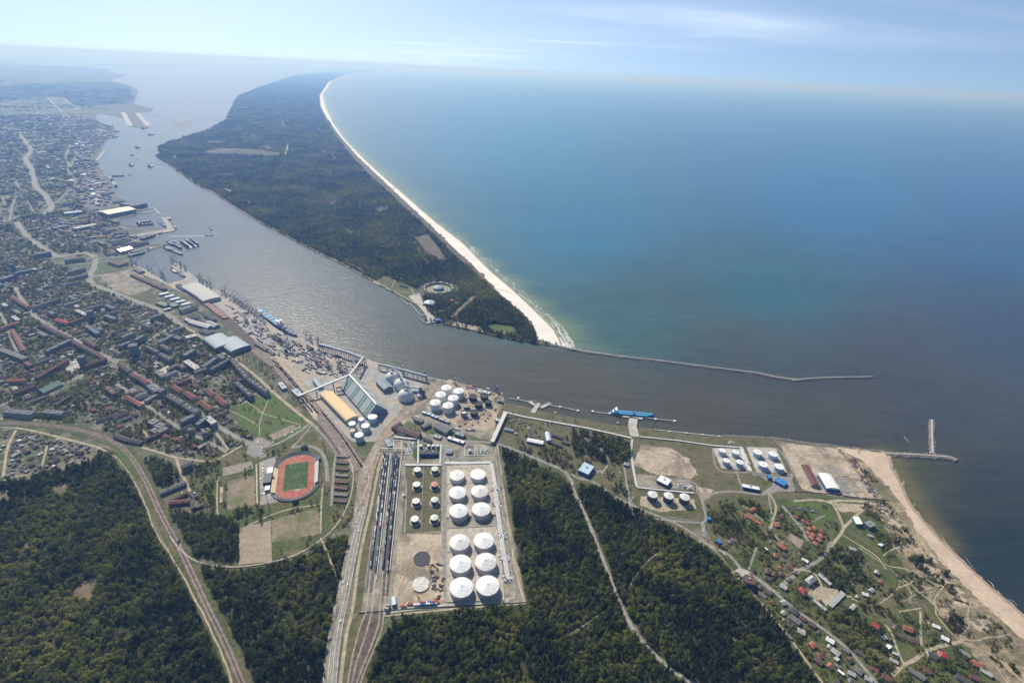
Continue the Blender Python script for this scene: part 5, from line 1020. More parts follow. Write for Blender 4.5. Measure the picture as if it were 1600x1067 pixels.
# process skids: many small vessels
def skid(px, py, w, l, n, label, seed, rz=0.0):
    c = P(px, py); r2 = random.Random(seed); e = empty('process_unit', (c.x, c.y, 0), rz); tag(e, label, 'process unit'); mark(disk(c, max(w, l) / 2))
    pad = MB(); pad.box(0, 0, 0, w, l, .8 + nz_() * .05); pad.obj('plinth', m_conc, e); ves = MB(); pp = MB(); bx = MB()
    for _ in range(n):
        x, y = r2.uniform(-w / 2.2, w / 2.2), r2.uniform(-l / 2.2, l / 2.2); t = r2.random(); h = r2.uniform(1.5, 4.5)
        if t < .35: ves.rings([(1.3, .8), (1.3, h), (.6, h + .6)], x, y, 8)
        elif t < .65: bx.box(x, y, .8, r2.uniform(1, 3), r2.uniform(1, 3), h)
        else: pp.beam((x, y, h * .6), (x + r2.uniform(-8, 8), y + r2.choice((0, 6)), h * .6 + .3), .6)
    ves.obj('vessels', k_white, e); bx.obj('pump_housings', k_grey, e); pp.obj('pipework', k_offw, e)
skid(641, 701, 18, 46, 90, 'crowded white pump and valve yard left of the black hall', 1); skid(757, 704, 22, 26, 50, 'pump yard with grey pipes at the upper right of the farm', 2); skid(1065, 759, 18, 13, 26, 'left white pump pit behind the dark walled tanks', 3); skid(1078, 762, 18, 12, 26, 'right white pump pit behind the dark walled tanks', 4)
for k, (x, y) in enumerate(((774, 764), (776, 788), (783, 838), (787, 872), (793, 905))): skid(x, y, 24, 15, 34, ['topmost', 'second', 'middle', 'fourth', 'lowest'][k] + ' valve station on the right hand pipe rack', 10 + k)
skid(1142, 692, 16, 8, 20, 'dark valve station above the smaller blue rimmed tanks', 21); skid(1166, 722, 8, 26, 30, 'column of white manifold valves between blue rimmed groups', 22, .3); skid(604, 692, 10, 16, 26, 'grey plant beside the control house', 23)
# ---------------------------------------------------------------- cranes
def make_crane(m, big=1.0):
    e = empty('harbour_crane'); s = big
    a = MB()
    for x in (-5, 5):
        for y in (-5, 5): a.beam((x, y, 0), (x * .55, y * .55, 15 * s), 1.3)
        a.beam((x, -5, 1.2), (x, 5, 1.2), 1.3)
    a.box(0, 0, 15 * s, 7.5, 7.5, 1.6); a.obj('portal', m, e)
    c = MB(); c.rings([(2.2, 15 * s + 1.6), (1.8, 20 * s)], n=8); c.obj('column', m, e)
    h = MB(); h.box(-2.5, 0, 20 * s, 9, 5, 4.2); h.obj('machine_house', k_grey if m is not k_yel else m, e)
    j = MB(); tip = (26, 0, 42 * s)
    for y in (-1.4, 1.4): j.beam((1.5, y, 21 * s), (tip[0], y * .2, tip[2]), .9)
    for q in range(1, 7): t = q / 7; j.beam((1.5 + 24.5 * t, -1.3 * (1 - t * .8), 21 * s + 21 * s * t), (1.5 + 24.5 * (t - .1), 1.3 * (1 - t * .8), 21 * s + 21 * s * (t - .1)), .5)
    j.beam(tip, (33, 0, 37 * s), .9); j.obj('jib', m, e)
    f = MB(); f.beam((-1, -1.5, 24 * s), (-3, 0, 35 * s), .8); f.beam((-1, 1.5, 24 * s), (-3, 0, 35 * s), .8); f.beam((-3, 0, 35 * s), tip, .5); f.beam((-3, 0, 35 * s), (-8, 0, 27 * s), .8); f.obj('a_frame', m, e)
    w = MB(); w.box(-9, 0, 24 * s, 3, 3.5, 3.5); w.obj('counterweight', k_dgrey, e)
    r = MB(); r.beam((33, 0, 37 * s), (33, 0, 12 * s), .25); r.box(33, 0, 10.5 * s, 1.4, 1.4, 1.8); r.obj('hook', k_dgrey, e)
    return reg(e)
CR = {'g': make_crane(k_green), 'b': make_crane(k_cblue), 'y': make_crane(k_yel)}
used = set()
cn = {'g': 'green', 'b': 'dark blue', 'y': 'yellow'}
def crane(k, px, py, where, grp, sc=.86):
    c = P(px, py); az = rnd.uniform(-.4, 2.4) if rnd.random() < .8 else rnd.uniform(3, 5)
    lab = '%s portal crane %s' % (cn[k], where)
    if k not in used:
        used.add(k); o = CR[k]; o.location = (c.x, c.y, .5); o.rotation_euler[2] = az; tag(o, lab, 'harbour crane', cn[k] + ' ' + grp)
    else:
        o = copy_tree(CR[k], (c.x, c.y, .5), az, scale=(sc, sc, sc), label=lab, group=cn[k] + ' ' + grp); o['category'] = 'harbour crane'
    mark(disk(c, 9), 3)
for x, y in ((207, 413), (213, 416), (232, 422), (238, 425), (253, 431), (257, 436)): crane('b', x, y, 'on the west quay of the inner dock', 'inner dock cranes')
for x, y in ((270, 411), (275, 413), (283, 418), (290, 422)): crane('g', x, y, 'on the narrow pier of the inner dock', 'narrow pier cranes')
for x, y in ((312, 439), (317, 442), (324, 446), (330, 449)): crane('g', x, y, 'on the river quay behind the arched sheds', 'arched shed quay cranes')
for x, y in ((348, 459), (353, 462), (360, 467), (366, 470), (371, 473), (376, 477), (381, 480), (386, 483), (391, 487), (396, 490), (401, 494), (407, 499), (413, 504)): crane('b', x, y, 'in the dense row left of the blue cargo ship', 'dense crane row')
crane('y', 384, 502, 'beside the yard rails, far from the water', 'rail side cranes'); crane('g', 387, 505, 'beside the yellow rail side crane', 'rail side cranes')
for x, y in ((407, 520), (446, 519), (440, 536), (447, 540), (452, 544), (448, 552), (456, 549), (485, 567), (496, 570), (511, 573)): crane('b', x, y, 'on the open quay above the marshalling yard', 'open quay cranes')
for x, y in ((529, 577), (533, 580), (541, 582), (447, 547)): crane('g', x, y, 'in the cluster near the end of the A-frame store', 'store side cranes')
crane('y', 479, 528, 'at the water beside the blue cargo ship bow', 'water side cranes'); crane('b', 486, 533, 'close to the left end of the grey quay gallery', 'gallery end cranes'); crane('b', 497, 538, 'close to the left end of the grey quay gallery', 'gallery end cranes'); crane('y', 503, 539, 'at the left end of the grey quay gallery', 'quay gallery cranes')
crane('g', 628, 580, 'on the quay behind the upper dome', 'dome quay cranes'); crane('g', 664, 588, 'at the right end of the dome quay gallery', 'dome quay end cranes'); crane('b', 710, 599, 'on the quay behind the tall white tanks', 'white tank quay cranes'); crane('b', 776, 612, 'beside the black unfinished tanks', 'black tank cranes')
for x, y in ((655, 938), (672, 890)): crane('y', x, y, 'working among the bare sand tank sites', 'building site cranes', .42)

# ---------------------------------------------------------------- ships
def ship(px0, px1, B, D, mh_, md, label, kind='cargo', z=-2, mw_=None, name='ship', cat='ship', flip=False):
    a = P(*px0, z); b = P(*px1, z)
    if flip: a, b = b, a
    d = b - a; L = d.length; c = (a + b) / 2; e = empty(name, (c.x, c.y, z), math.atan2(d.y, d.x)); tag(e, label, cat)
    n = 14; V = []; F = []
    for i in range(n + 1):
        t = i / n; x = -L / 2 + L * t; w = B / 2 * (min(1, .72 + t * 2.2) if t < .75 else max(.02, 1 - ((t - .75) / .25) ** 1.9)); sh = D * (1 + .25 * max(0, t - .8) * 5)
        for (u, zz) in ((-w, sh), (-w * .93, -1.0), (w * .93, -1.0), (w, sh)): V.append((x, u, zz))
    for i in range(n):
        for k in (0, 1, 2): F.append([i * 4 + k, i * 4 + k + 1, (i + 1) * 4 + k + 1, (i + 1) * 4 + k][::-1])
    F.append([0, 1, 2, 3]); F.append([n * 4 + k for k in (3, 2, 1, 0)]); mesh_obj('hull', V, F, mh_, e)
    V2 = []; F2 = []
    for i in range(n + 1): q = V[i * 4]; V2 += [(q[0], q[1] * .97, q[2] - .8), (q[0], -q[1] * .97, q[2] - .8)]
    for i in range(n): F2.append([i * 2, i * 2 + 1, i * 2 + 3, i * 2 + 2][::-1])
    mesh_obj('deck', V2, F2, md, e)
    mw2 = mw_ or k_white; S = MB(); x0 = -L * .40
    sl = max(4, L * .1)
    for q in range(4 if L > 60 else 2): S.box(x0 + q * .3, 0, D - .8 + q * B * .12, sl - q * .8, B * (.82 - q * .08), B * .12 + .01)
    S.obj('superstructure', mw2, e); topz = D - .8 + (4 if L > 60 else 2) * B * .12
    br = MB(); br.box(x0 + sl * .25, 0, topz, sl * .35, B * .9, B * .10); br.obj('bridge', k_glass if L < 60 else mw2, e)
    fn = MB(); fn.box(x0 - sl * .35, 0, topz - B * .05, sl * .22, B * .18, B * .28, taper=.8); fn.obj('funnel', k_red if kind == 'cargo' else mh_, e)
    ms = MB(); ms.beam((x0 + sl * .2, 0, topz), (x0 + sl * .2, 0, topz + B * .5), .5); ms.beam((L * .42, 0, D), (L * .42, 0, D + B * .45), .6); ms.obj('mast', k_yel if kind == 'cargo' else mw2, e)
    if kind == 'tanker':
        p = MB()
        for y in (-1.2, 0, 1.2): p.beam((-L * .3, y, D + .6), (L * .36, y, D + .6), .5)
        for k in range(9): x = -L * .28 + L * .07 * k; p.beam((x, -B * .4, D + .3), (x, B * .4, D + .3), .4)
        p.obj('pipework', k_grey, e); m_ = MB(); m_.box(L * .02, 0, D - .5, 5, B * .8, 2.2); m_.obj('manifold', k_dgrey, e)
        f_ = MB(); f_.box(L * .40, 0, D - .4, L * .08, B * .4, 1.8); f_.obj('forecastle', md, e)
        h = MB(); h.beam((L * .02, 0, D), (L * .02, 0, D + 8), .7); h.beam((L * .02, 0, D + 8), (L * .02 + 6, 3, D + 5), .5); h.obj('hose_crane', k_yel, e)
    elif kind == 'cargo' and L > 50:
        k = 5
        for q in range(k):
            x = -L * .27 + L * .66 * (q + .5) / k; h = MB(); h.box(x, 0, D - .8, L * .1, B * .7, 2.2); h.obj('hatch_cover', md if q % 2 else k_shipd if mh_ is k_shipb else k_grey, e)
            if q < k - 1: c_ = MB(); xx = x + L * .066; c_.beam((xx, 0, D), (xx, 0, D + 13), 1.4); c_.beam((xx, 0, D + 11), (xx - L * .09, 2, D + 17), .8); c_.obj('deck_crane', k_offw, e)
    return e
ship((954, 645), (1022, 651), 19, 7, k_shipb, k_shipd, 'bright blue tanker moored at the right hand jetty', 'tanker', name='tanker', cat='tanker')
ship((404, 486), (443, 514), 26, 11, k_shipb, k_bgrey, 'long blue cargo ship with white gear at the river quay', 'cargo', name='cargo_ship', cat='cargo ship', flip=True)
ship((443, 515), (464, 527), 18, 8, k_shipk, k_bluew, 'smaller dark blue ship moored just below the long blue cargo ship', 'cargo', name='cargo_ship', cat='cargo ship')
for a, b, B, D, m, lab in (((320, 368), (333, 368), 9, 3, k_shipk, 'small dark ship with a long white wake in the river'), ((327, 355), (331, 360), 12, 4, k_shipk, 'small dark ship alone right of the pier corner'),
    ((232, 212), (241, 211), 24, 8, k_shipk, 'dark ship in the upper river near the spit bulge'), ((213, 232), (219, 231), 30, 10, k_shipk, 'dark ship below the upper river one'), ((205, 243.5), (209, 242.5), 18, 6, k_shipk, 'tiny dark ship in mid river'), ((212.5, 247), (214, 250), 8, 4, k_shipk, 'tiny boat next to the mid river ships'),
    ((203, 260), (209, 259), 28, 9, k_shipk, 'blunt dark ship left in the upper river'), ((233, 262), (239, 260), 26, 9, k_shipk, 'blunt dark ship right in the upper river'), ((201, 274.5), (205, 274), 12, 4, k_lblue, 'tiny white boat off the long shipyard jetty'), ((175, 276), (194, 275.5), 22, 8, k_green, 'long green ship at the shipyard jetty'),
    ((176, 216), (185, 214), 20, 8, k_shipk, 'dark ship moored at the upper river bend'), ((222, 202), (231, 200), 30, 9, k_shipk, 'dark ship at the head of the far container pier'), ((180, 207), (187, 205.5), 22, 8, k_shipk, 'dark ship beside the far dock mouth'), ((148, 258), (154, 255), 22, 8, k_shipk, 'dark ship at the small far shipyard'),
    ((220, 376), (243, 369), 17, 9, k_rust, 'dark rusty ship lying along the pier root'), ((249, 366), (254, 364), 12, 4, k_shipk, 'small tug ahead of the rusty ship'), ((258, 386), (268, 392), 24, 8, k_green, 'green ship on the left of the floating dock cluster'), ((268, 392), (286, 399), 16, 6, k_rust, 'pale decked barge with crane below the dock cluster'),
    ((262, 379), (274, 385), 18, 9, k_bluew, 'purple-grey ship among the floating dock cluster'), ((271, 381), (284, 390), 18, 9, k_rust, 'rusty red ship right in the floating dock cluster'), ((248, 346), (254, 351), 16, 6, k_shipb, 'blue boat inside the pier basin, upper one'), ((252, 350), (259, 355), 14, 6, k_shipb, 'blue boat inside the pier basin, lower one'), ((261, 338), (266, 345), 18, 7, k_shipk, 'dark ship outside the upper pier end'), ((270, 352), (275, 358), 16, 6, k_shipk, 'dark tug at the pier corner'),
    ((213, 350), (236, 347), 16, 8, k_shipk, 'dark trawler at the basin quay, outer one'), ((216, 353), (240, 351), 15, 8, k_rust, 'rusty trawler at the basin quay, middle one'), ((196, 333), (219, 330), 14, 6, k_rust, 'red and grey ship fitting out under the cream hall'), ((182, 293), (177, 285), 22, 9, k_shipk, 'dark ship at the shipyard quay, lower'), ((176, 283), (171, 277), 20, 9, k_bluew, 'dark ship at the shipyard quay, upper'),
    ((268, 421), (277, 427), 13, 5, k_shipk, 'small trawler inside the inner dock, upper'), ((280, 427), (290, 434), 13, 5, k_shipk, 'small trawler inside the inner dock, lower'), ((200, 402), (226, 396), 16, 8, k_green, 'green-grey ship along the short pier'), ((231, 391), (240, 388), 16, 6, k_shipk, 'dark tug beside the short pier end'),
    ((833, 627), (838, 629), 8, 4, k_bluew, 'small blue-grey tug at the left jetty head'), ((852, 629), (862, 633), 9, 4, k_bluew, 'dark blue workboat at the left jetty head')):
    ship(a, b, B, D, m, k_grey if 'rust' not in lab else k_rust, lab, 'cargo' if (P(*a) - P(*b)).length > 70 else 'boat', name='boat' if (P(*a) - P(*b)).length < 60 else 'ship', cat='boat' if (P(*a) - P(*b)).length < 60 else 'ship')
def fdock(a, b, W, label):
    A = P(*a, -2); B_ = P(*b, -2); d = B_ - A; c = (A + B_) / 2; e = empty('floating_dock', (c.x, c.y, -2), math.atan2(d.y, d.x)); tag(e, label, 'floating dock'); L = d.length
    m = MB(); m.box(0, 0, -1, L, W, 4); m.obj('pontoon', k_grey, e)
    for s in (-1, 1): m = MB(); m.box(0, s * (W / 2 - 2.5), 3, L * .96, 5, 14); m.obj('side_wall', k_shipk if s < 0 else k_cblue, e)
    m = MB(); m.beam((0, W / 2 - 2, 17), (0, W / 2 - 2, 28), 1.5); m.beam((0, W / 2 - 2, 27), (18, 0, 33), 1.2); m.obj('deck_crane', k_cblue, e)
fdock((287, 379), (300, 388), 30, 'floating dock, the left of the pair with tall dark sides'); fdock((294, 376), (307, 386), 26, 'floating dock, the right of the pair with tall dark sides')
o_, _ = strip('ship_wake', [(262, 369), (320, 368.3)], [2] * 1 + [2] if False else 5, m_foam, z=-1.9, flag=0, smooth=False)
o_, _ = strip('wake', [(331, 361), (345, 368)], 4, mat('wake_dark', (.05, .07, .075), .5), z=-1.88, flag=0, smooth=False)
def jetty(px, w, label, h=2.0, m=None, z=-2.5):
    p = PP(px, 0); mb = MB(); o = p[0]; e = empty('jetty', (o.x, o.y, 0)); tag(e, label, 'jetty')
    for i in range(len(p) - 1): a, b = p[i] - o, p[i + 1] - o; mb.beam((a.x, a.y, .5 + .01 * i), (b.x, b.y, .5 + .01 * i), w, 1.0)
    mb.obj('deck', m or m_conc, e); pl = MB()
    for i in range(len(p) - 1):
        d = p[i + 1] - p[i]; k = max(1, int(d.length / 14))
        for j in range(k + 1): q = p[i] - o + d * j / k; pl.box(q.x, q.y, -4, 1.4, max(1.4, w * .6), 4.0)
    pl.obj('piles', k_dgrey, e); return e
for px, w, lab in (([(795, 622), (812, 625), (828, 628)], 2.5, 'left arm of the left tanker jetty'), ([(858, 633), (882, 637), (903, 642)], 2.5, 'right arm of the left tanker jetty'), ([(832, 645), (842, 630)], 13, 'broad root of the left tanker jetty'), ([(827, 627), (836, 633)], 12, 'left wing platform of the left tanker jetty'), ([(845, 637), (857, 631)], 12, 'right wing platform of the left tanker jetty'),
    ([(924, 643), (955, 647), (975, 650)], 2.5, 'left arm of the blue tanker jetty'), ([(1002, 652), (1028, 655), (1056, 658)], 2.5, 'right arm of the blue tanker jetty'), ([(990, 652), (988, 667), (992, 682)], 24, 'broad white root of the blue tanker jetty'), ([(973, 650), (1004, 654)], 10, 'cross head of the blue tanker jetty'),
    ([(625, 465), (637, 476), (641, 474)], 3, 'bent pier of the spit marina, upper'), ([(641, 474), (658, 494), (664, 491)], 3, 'bent pier of the spit marina, middle'), ([(656, 497), (664, 504)], 3, 'short pier of the spit marina, lower'), ([(665, 505), (690, 501)], 9, 'white landing stage at the spit point'), ([(583, 441), (596, 446)], 8, 'small landing stage on the spit shore'),
    ([(156, 275.5), (176, 276)], 14, 'long shipyard jetty reaching into the river'), ([(151, 251), (164, 236)], 16, 'slanting far jetty of the old shipyard'), ([(228, 327), (240, 325), (250, 335)], 9, 'bent breakwater pier outside the shipyard basin'), ([(222, 334), (237, 331)], 12, 'floating pier behind the bent one'), ([(229, 181), (250, 181), (240, 178)], 20, 'far loop shaped pier by the container peninsula'), ([(244, 258), (256, 256)], 8, 'ferry pier on the spit side'), ([(255, 384), (226, 393)], 6, 'dark pier top running to the dock cluster'), ([(292, 170), (291, 190)], 8, 'thin far pier above the brown islet')):
    jetty(px, w, lab)
for k, (x, y) in enumerate(((784, 616), (810, 622), (875, 636), (903, 642), (926, 643), (953, 646), (1024, 655), (1054, 658), (868, 645), (965, 661))):
    c = P(x, y); m = MB(); m.box(0, 0, -4, 6, 6, 6.5, .3); m.box(0, 0, 2.5, 1, 1, 1.2); o = m.obj('mooring_dolphin', k_white if k < 8 else m_conc); o.location = (c.x, c.y, 0); tag(o, 'square mooring block %s' % ['by the black tank corner', 'on the left arm of the left jetty', 'on the right arm of the left jetty', 'at the right end of the left jetty', 'at the left end of the blue tanker jetty', 'just left of the blue tanker stern', 'right of the blue tanker bow', 'at the far right end of the tanker jetty', 'on the bank below the left jetty', 'on the bank below the blue tanker'][k], 'mooring block')
for k, (x, y) in enumerate(((1046, 674.5), (1072, 677), (1098, 679.5), (1124, 682))): c = P(x, y); m = MB(); m.box(0, 0, 0, 5, 5, 2.5); m.box(1, 0, 2.5, 1, 1, 1); o = m.obj('mooring_block', k_offw); o.location = (c.x, c.y, 0); tag(o, ['first', 'second', 'third', 'last'][k] + ' of four mooring blocks on the canal wall', 'mooring block')
mb = MB(); p = PP([(1022, 671.5), (1129, 682.5)]); mb.beam((p[0].x, p[0].y, .8), (p[1].x, p[1].y, .8), 1.6, 1.8); tag(mb.obj('quay_wall', k_offw), 'white quay wall between the tanker jetty and the blue rimmed tanks', 'quay wall')

# ---------------------------------------------------------------- rolling stock and vehicles
def make_wagon(m, tankw=True):
    e = empty('tank_wagon' if tankw else 'freight_wagon'); b = MB()
    if tankw: b.xcyl(-5.2, 5.2, 0, 2.6, 1.5, 10); b.rings([(.7, 4.0), (.7, 4.7)], n=8); b.obj('tank', m, e)
    else: b.box(0, 0, 1.3, 12.5, 2.9, 2.4); b.obj('body', m, e)
    u = MB(); u.box(0, 0, .75, 12, 2.6, .4); u.obj('underframe', k_dgrey, e); return reg(e)
WG = [make_wagon(pmat('wagon_black', (.03, .03, .035))), make_wagon(pmat('wagon_grey', (.32, .33, .35))), make_wagon(pmat('wagon_white', (.62, .62, .6))), make_wagon(pmat('wagon_blue', (.06, .10, .2))), make_wagon(pmat('wagon_green', (.05, .16, .12))), make_wagon(pmat('wagon_red', (.25, .05, .07)))]
FG = [make_wagon(pmat('freight_brown', (.17, .07, .06)), False), make_wagon(pmat('freight_dark', (.05, .045, .05)), False), make_wagon(pmat('freight_pink', (.42, .2, .2)), False)]
WN = ['black', 'grey', 'white', 'blue', 'green', 'dark red', 'brown', 'dark', 'pinkish']; usedw = set(); ALLW = WG + FG
def wagon(k, loc, rz, where, cat):
    src = ALLW[k]; lab = '%s %s %s' % (WN[k], cat, where); g = '%s %ss %s' % (WN[k], cat, where); z = 2.6
    if k not in usedw: usedw.add(k); src.location = (loc.x, loc.y, z); src.rotation_euler[2] = rz; tag(src, lab, cat, g); return
    o = copy_tree(src, (loc.x, loc.y, z), rz, label=lab, group=g); o['category'] = cat
for t, (a, b) in enumerate(RACK[:4] + [((616.5, 714), (596.5, 900)), ((603, 712), (577, 900)), ((623, 712), (604, 905))]):
    A, B = P(*a), P(*b); end = {0: .80, 1: .82, 2: .80, 3: .80, 4: .98, 5: .97, 6: .97}[t]; d = B - A; L = d.length * end; dn = d.normalized(); s = 8
    while s < L - 6:
        if t < 2 or t == 5: k = rnd.choices(range(6), (3, 3.5, 4, 2, 1.6, 1.6))[0]
        else: k = rnd.choices(range(6), (5, 3, 1, 3, .5, .8 if s > L * .85 else .1))[0]
        wagon(k, A + dn * s, math.atan2(d.y, d.x), 'in the %s rows of the loading racks' % ('left' if t < 2 or t == 5 else 'right'), 'tank wagon'); s += 12.6
for off, a, b in ((-1, .18, .62), (4, .15, .5), (9, .62, .98), (-11, .45, .6)):
    q = catmull(PP(YB)); L_, _ = ribbon(q, .01, off); rsz = resample(L_, 13.4); n = len(rsz)
    for i, (pt, an) in enumerate(rsz):
        if a < i / n < b: wagon(rnd.choice((0, 6, 7, 7)), pt, an, 'standing in the marshalling yard', 'freight wagon' if True else '')
for off in (-7, -2, 3, 8):
    q = catmull(PP([(300, 459), (316, 471), (340, 489), (352, 498)])); L_, _ = ribbon(q, .01, off); rsz = resample(L_, 13.6)
    for pt, an in rsz: wagon(rnd.choice((8, 6, 8)), pt, an, 'in the quay yard behind the arched sheds', 'freight wagon')
c = P(280, 845); wagon(4, c, -1.15, 'alone on the line through the left wood', 'locomotive')
# cars, vans, lorries
def make_car(m, L=4.4, W=1.8, H=1.5, lorry=False):
    e = empty('lorry' if lorry else 'parked_car'); b = MB()
    if lorry: b.box(1 - L * .1, 0, 1, L * .75, W, 2.4); b.obj('load_box', m, e); c_ = MB(); c_.box(L * .40, 0, .5, L * .16, W * .95, 2.3); c_.obj('cab', k_white, e)
    else: b.box(0, 0, .3, L, W, .65); b.box(-.2, 0, .95, L * .55, W * .88, .55, taper=.85); b.obj('body', m, e)
    return reg(e)
CC = [('white', make_car(pmat('car_white', (.7, .7, .7), .3))), ('red', make_car(pmat('car_red', (.4, .03, .03), .3))), ('dark', make_car(pmat('car_dark', (.03, .03, .04), .3))), ('silver', make_car(pmat('car_silver', (.4, .42, .44), .3))), ('blue', make_car(pmat('car_blue', (.04, .08, .3), .3)))]
LO = [('white', make_car(pmat('lorry_white', (.7, .7, .7)), 14, 2.5, 3.4, True)), ('blue', make_car(pmat('lorry_blue', (.05, .12, .45)), 14, 2.5, 3.4, True)), ('red', make_car(pmat('lorry_red', (.5, .08, .05)), 12, 2.5, 3.4, True))]
uc = set()
def veh(lst, loc, rz, where, cat):
    k = rnd.randrange(len(lst)); nm, src = lst[k]; lab = '%s %s %s' % (nm, cat, where); g = '%ss %s' % (cat, where)
    g = nm + ' ' + g
    if src.name not in uc: uc.add(src.name); src.location = (loc.x, loc.y, 1.4); src.rotation_euler[2] = rz; tag(src, lab, cat, g); return
    o = copy_tree(src, (loc.x, loc.y, 1.4), rz, label=lab, group=g); o['category'] = cat
def along(px, n, w, where, lst=CC, cat='car', jit_=4):
    p = catmull(PP(px)); r_ = resample(p, 6); m = len(r_)
    for _ in range(n):
        pt, an = r_[rnd.randrange(m)]; s = rnd.choice((-1, 1)); nn = Vector((-math.sin(an), math.cos(an))); veh(lst, pt + nn * s * w, an + (0 if s < 0 else math.pi), where, cat)
along(MR[:-1], 9, 5, 'on the wide road left of the loading racks'); along([(150, 404), (146, 440), (200, 466), (262, 492)], 16, 5, 'on the wide city road bend'); along([(45, 484), (110, 527), (172, 560), (225, 592), (296, 640), (350, 672)], 22, 3.5, 'on the long city avenue')
along([(893, 752), (935, 855), (985, 975), (1045, 1042)], 3, 2, 'on the pale road through the wood'); along([(1100, 824), (1102, 845)], 4, 3, 'waiting at the blue gatehouse'); along([(1115, 855), (1160, 890), (1205, 920), (1290, 985)], 7, 2, 'on the village main road'); along([(430, 690), (470, 668), (485, 661)], 4, 2, 'on the road above the stadium')
along([(409, 725), (409, 735), (411, 780)], 8, 3, 'in the stadium forecourt'); along([(1370, 789), (1390, 791)], 12, 3, 'parked by the beach entrance'); along([(575, 700), (566, 735)], 3, 5, 'on the dirt yard'); along([(100, 575), (118, 566)], 14, 6, 'on the pale city square'); along([(125, 660), (160, 652)], 16, 4, 'in the walled yard above the railway')
along([(405, 690), (412, 700), (402, 706)], 8, 4, 'on the grey car park left of the stadium'); along([(702, 716), (720, 708), (735, 695)], 6, 4, 'near the long white office'); along([(960, 740), (975, 735)], 3, 3, 'at the dirt yard kiosk'); along([(283, 772), (290, 775)], 5, 3, 'in the barracks yard')
along([(625, 946), (690, 942)], 10, 2, 'lined up below the sand lot', LO, 'lorry'); along([(740, 612), (762, 610), (720, 602)], 9, 6, 'among the building material at the canal quay', LO, 'lorry'); along([(640, 650), (700, 668), (745, 672)], 10, 3, 'in the works yard below the tall white tanks', LO, 'lorry'); along([(420, 560), (440, 570)], 4, 3, 'by the marshalling yard', LO, 'lorry')
for k, (x, y) in enumerate(((684, 939),)): pass
# long containers/blue roofs row near tall tanks
for k, (a, b) in enumerate((((660, 643), (673, 647)), ((674, 648), (684, 652)), ((686, 653), (702, 659)))): blk(a, b, 9, 5, 'flat', k_lblue if k < 2 else r_light, k_bluew, ['left', 'middle', 'right'][k] + ' of the pump sheds in a row below the tall white tanks', 'shed', name='shed')
for (a, b, lab) in (((755, 617 - 6), (766, 614), 'pale blue roofed site cabin at the canal edge'),): blk(a, b, 12, 4, 'flat', k_lblue, k_white, lab, 'shed', name='site_cabin')
# quay cargo: piles, stacks (countable, small)
def stack(px, py, w, l, h, m, rz, lab, grp, cat='cargo stack', name='cargo_stack'):
    c = P(px, py); o = MB()
    for q in range(3): o.box(0, (q - 1) * l / 3, 0, w * rnd.uniform(.7, 1), l / 3 - .2, h * rnd.uniform(.6, 1))
    ob = o.obj(name, m); ob.location = (c.x, c.y, 1.0); ob.rotation_euler[2] = rz; tag(ob, lab, cat, grp)
QD = P(466, 526) - P(404, 490); qa = math.atan2(QD.y, QD.x) - math.pi / 2
qpoly = PP([(345, 468), (390, 495), (460, 535), (560, 565), (575, 575), (520, 590), (470, 580), (420, 545), (370, 505)]); cnt = 0
mats_q = [k_dgrey, k_grey, k_brown, r_light, r_rust, k_cblue, r_grey]; names_q = ['dark', 'grey', 'brown', 'pale', 'rusty', 'dark blue', 'dull grey']
xs = [p.x for p in qpoly]; ys = [p.y for p in qpoly]
while cnt < 200:
    x, y = rnd.uniform(min(xs), max(xs)), rnd.uniform(min(ys), max(ys))
    if not inpoly(np.array([x]), np.array([y]), qpoly)[0]: continue
    k = rnd.randrange(7); o = MB(); w, l, h = rnd.uniform(2.5, 8), rnd.uniform(6, 26), rnd.uniform(1.5, 5)
    for q in range(3): o.box(0, (q - 1) * l / 3, 0, w * rnd.uniform(.7, 1), l / 3 - .2, h * rnd.uniform(.6, 1))
    ob = o.obj('cargo_stack', mats_q[k]); ob.location = (x, y, 1.0); ob.rotation_euler[2] = qa + rnd.choice((0, 0, 0, .1, math.pi / 2)); tag(ob, names_q[k] + ' stack of cargo on the open quay among the cranes', 'cargo stack', names_q[k] + ' cargo stacks on the quay'); cnt += 1
for grp, poly, n, lab in (('material stacks by the container yard', [(284, 478), (310, 485), (330, 505), (318, 510), (290, 490)], 45, 'small stack of goods in the yard below the white tents'), ('stacks in the lumber strip', [(1325, 715), (1333, 715), (1375, 778), (1362, 778)], 60, 'heap of timber or scrap in the strip beside the dune'), ('site materials by the black tanks', [(735, 600), (780, 614), (786, 640), (765, 660), (720, 668), (700, 660)], 60, 'building material heap around the black unfinished tanks'), ('site materials on the sand lot', [(670, 880), (693, 880), (693, 940), (680, 938)], 26, 'scaffold and material heap right of the pale tank floor'), ('heaps by the brown earth yard', [(795, 650), (832, 655), (830, 668), (795, 665)], 22, 'brown earth heap beside the pipe gallery')):
    w = PP(poly); xs = [p.x for p in w]; ys = [p.y for p in w]; c_ = 0
    for _ in range(4000):
        if c_ >= n: break
        x, y = rnd.uniform(min(xs), max(xs)), rnd.uniform(min(ys), max(ys))
        if not inpoly(np.array([x]), np.array([y]), w)[0]: continue
        k = rnd.choice((2, 3, 4, 6, 0)) if 'earth' not in grp else 2; o = MB()
        for q in range(3): o.box(rnd.uniform(-1.5, 1.5), (q - 1) * 2.5, 0, rnd.uniform(1.5, 5), 2.4, rnd.uniform(.8, 2.6), rnd.uniform(-.3, .3), taper=.8)
        ob = o.obj('earth_heap' if 'earth' in grp else 'material_stack', mats_q[k]); ob.location = (x, y, .8); ob.rotation_euler[2] = rnd.uniform(0, 3); tag(ob, lab, 'heap' if 'earth' in grp else 'material stack', grp); c_ += 1
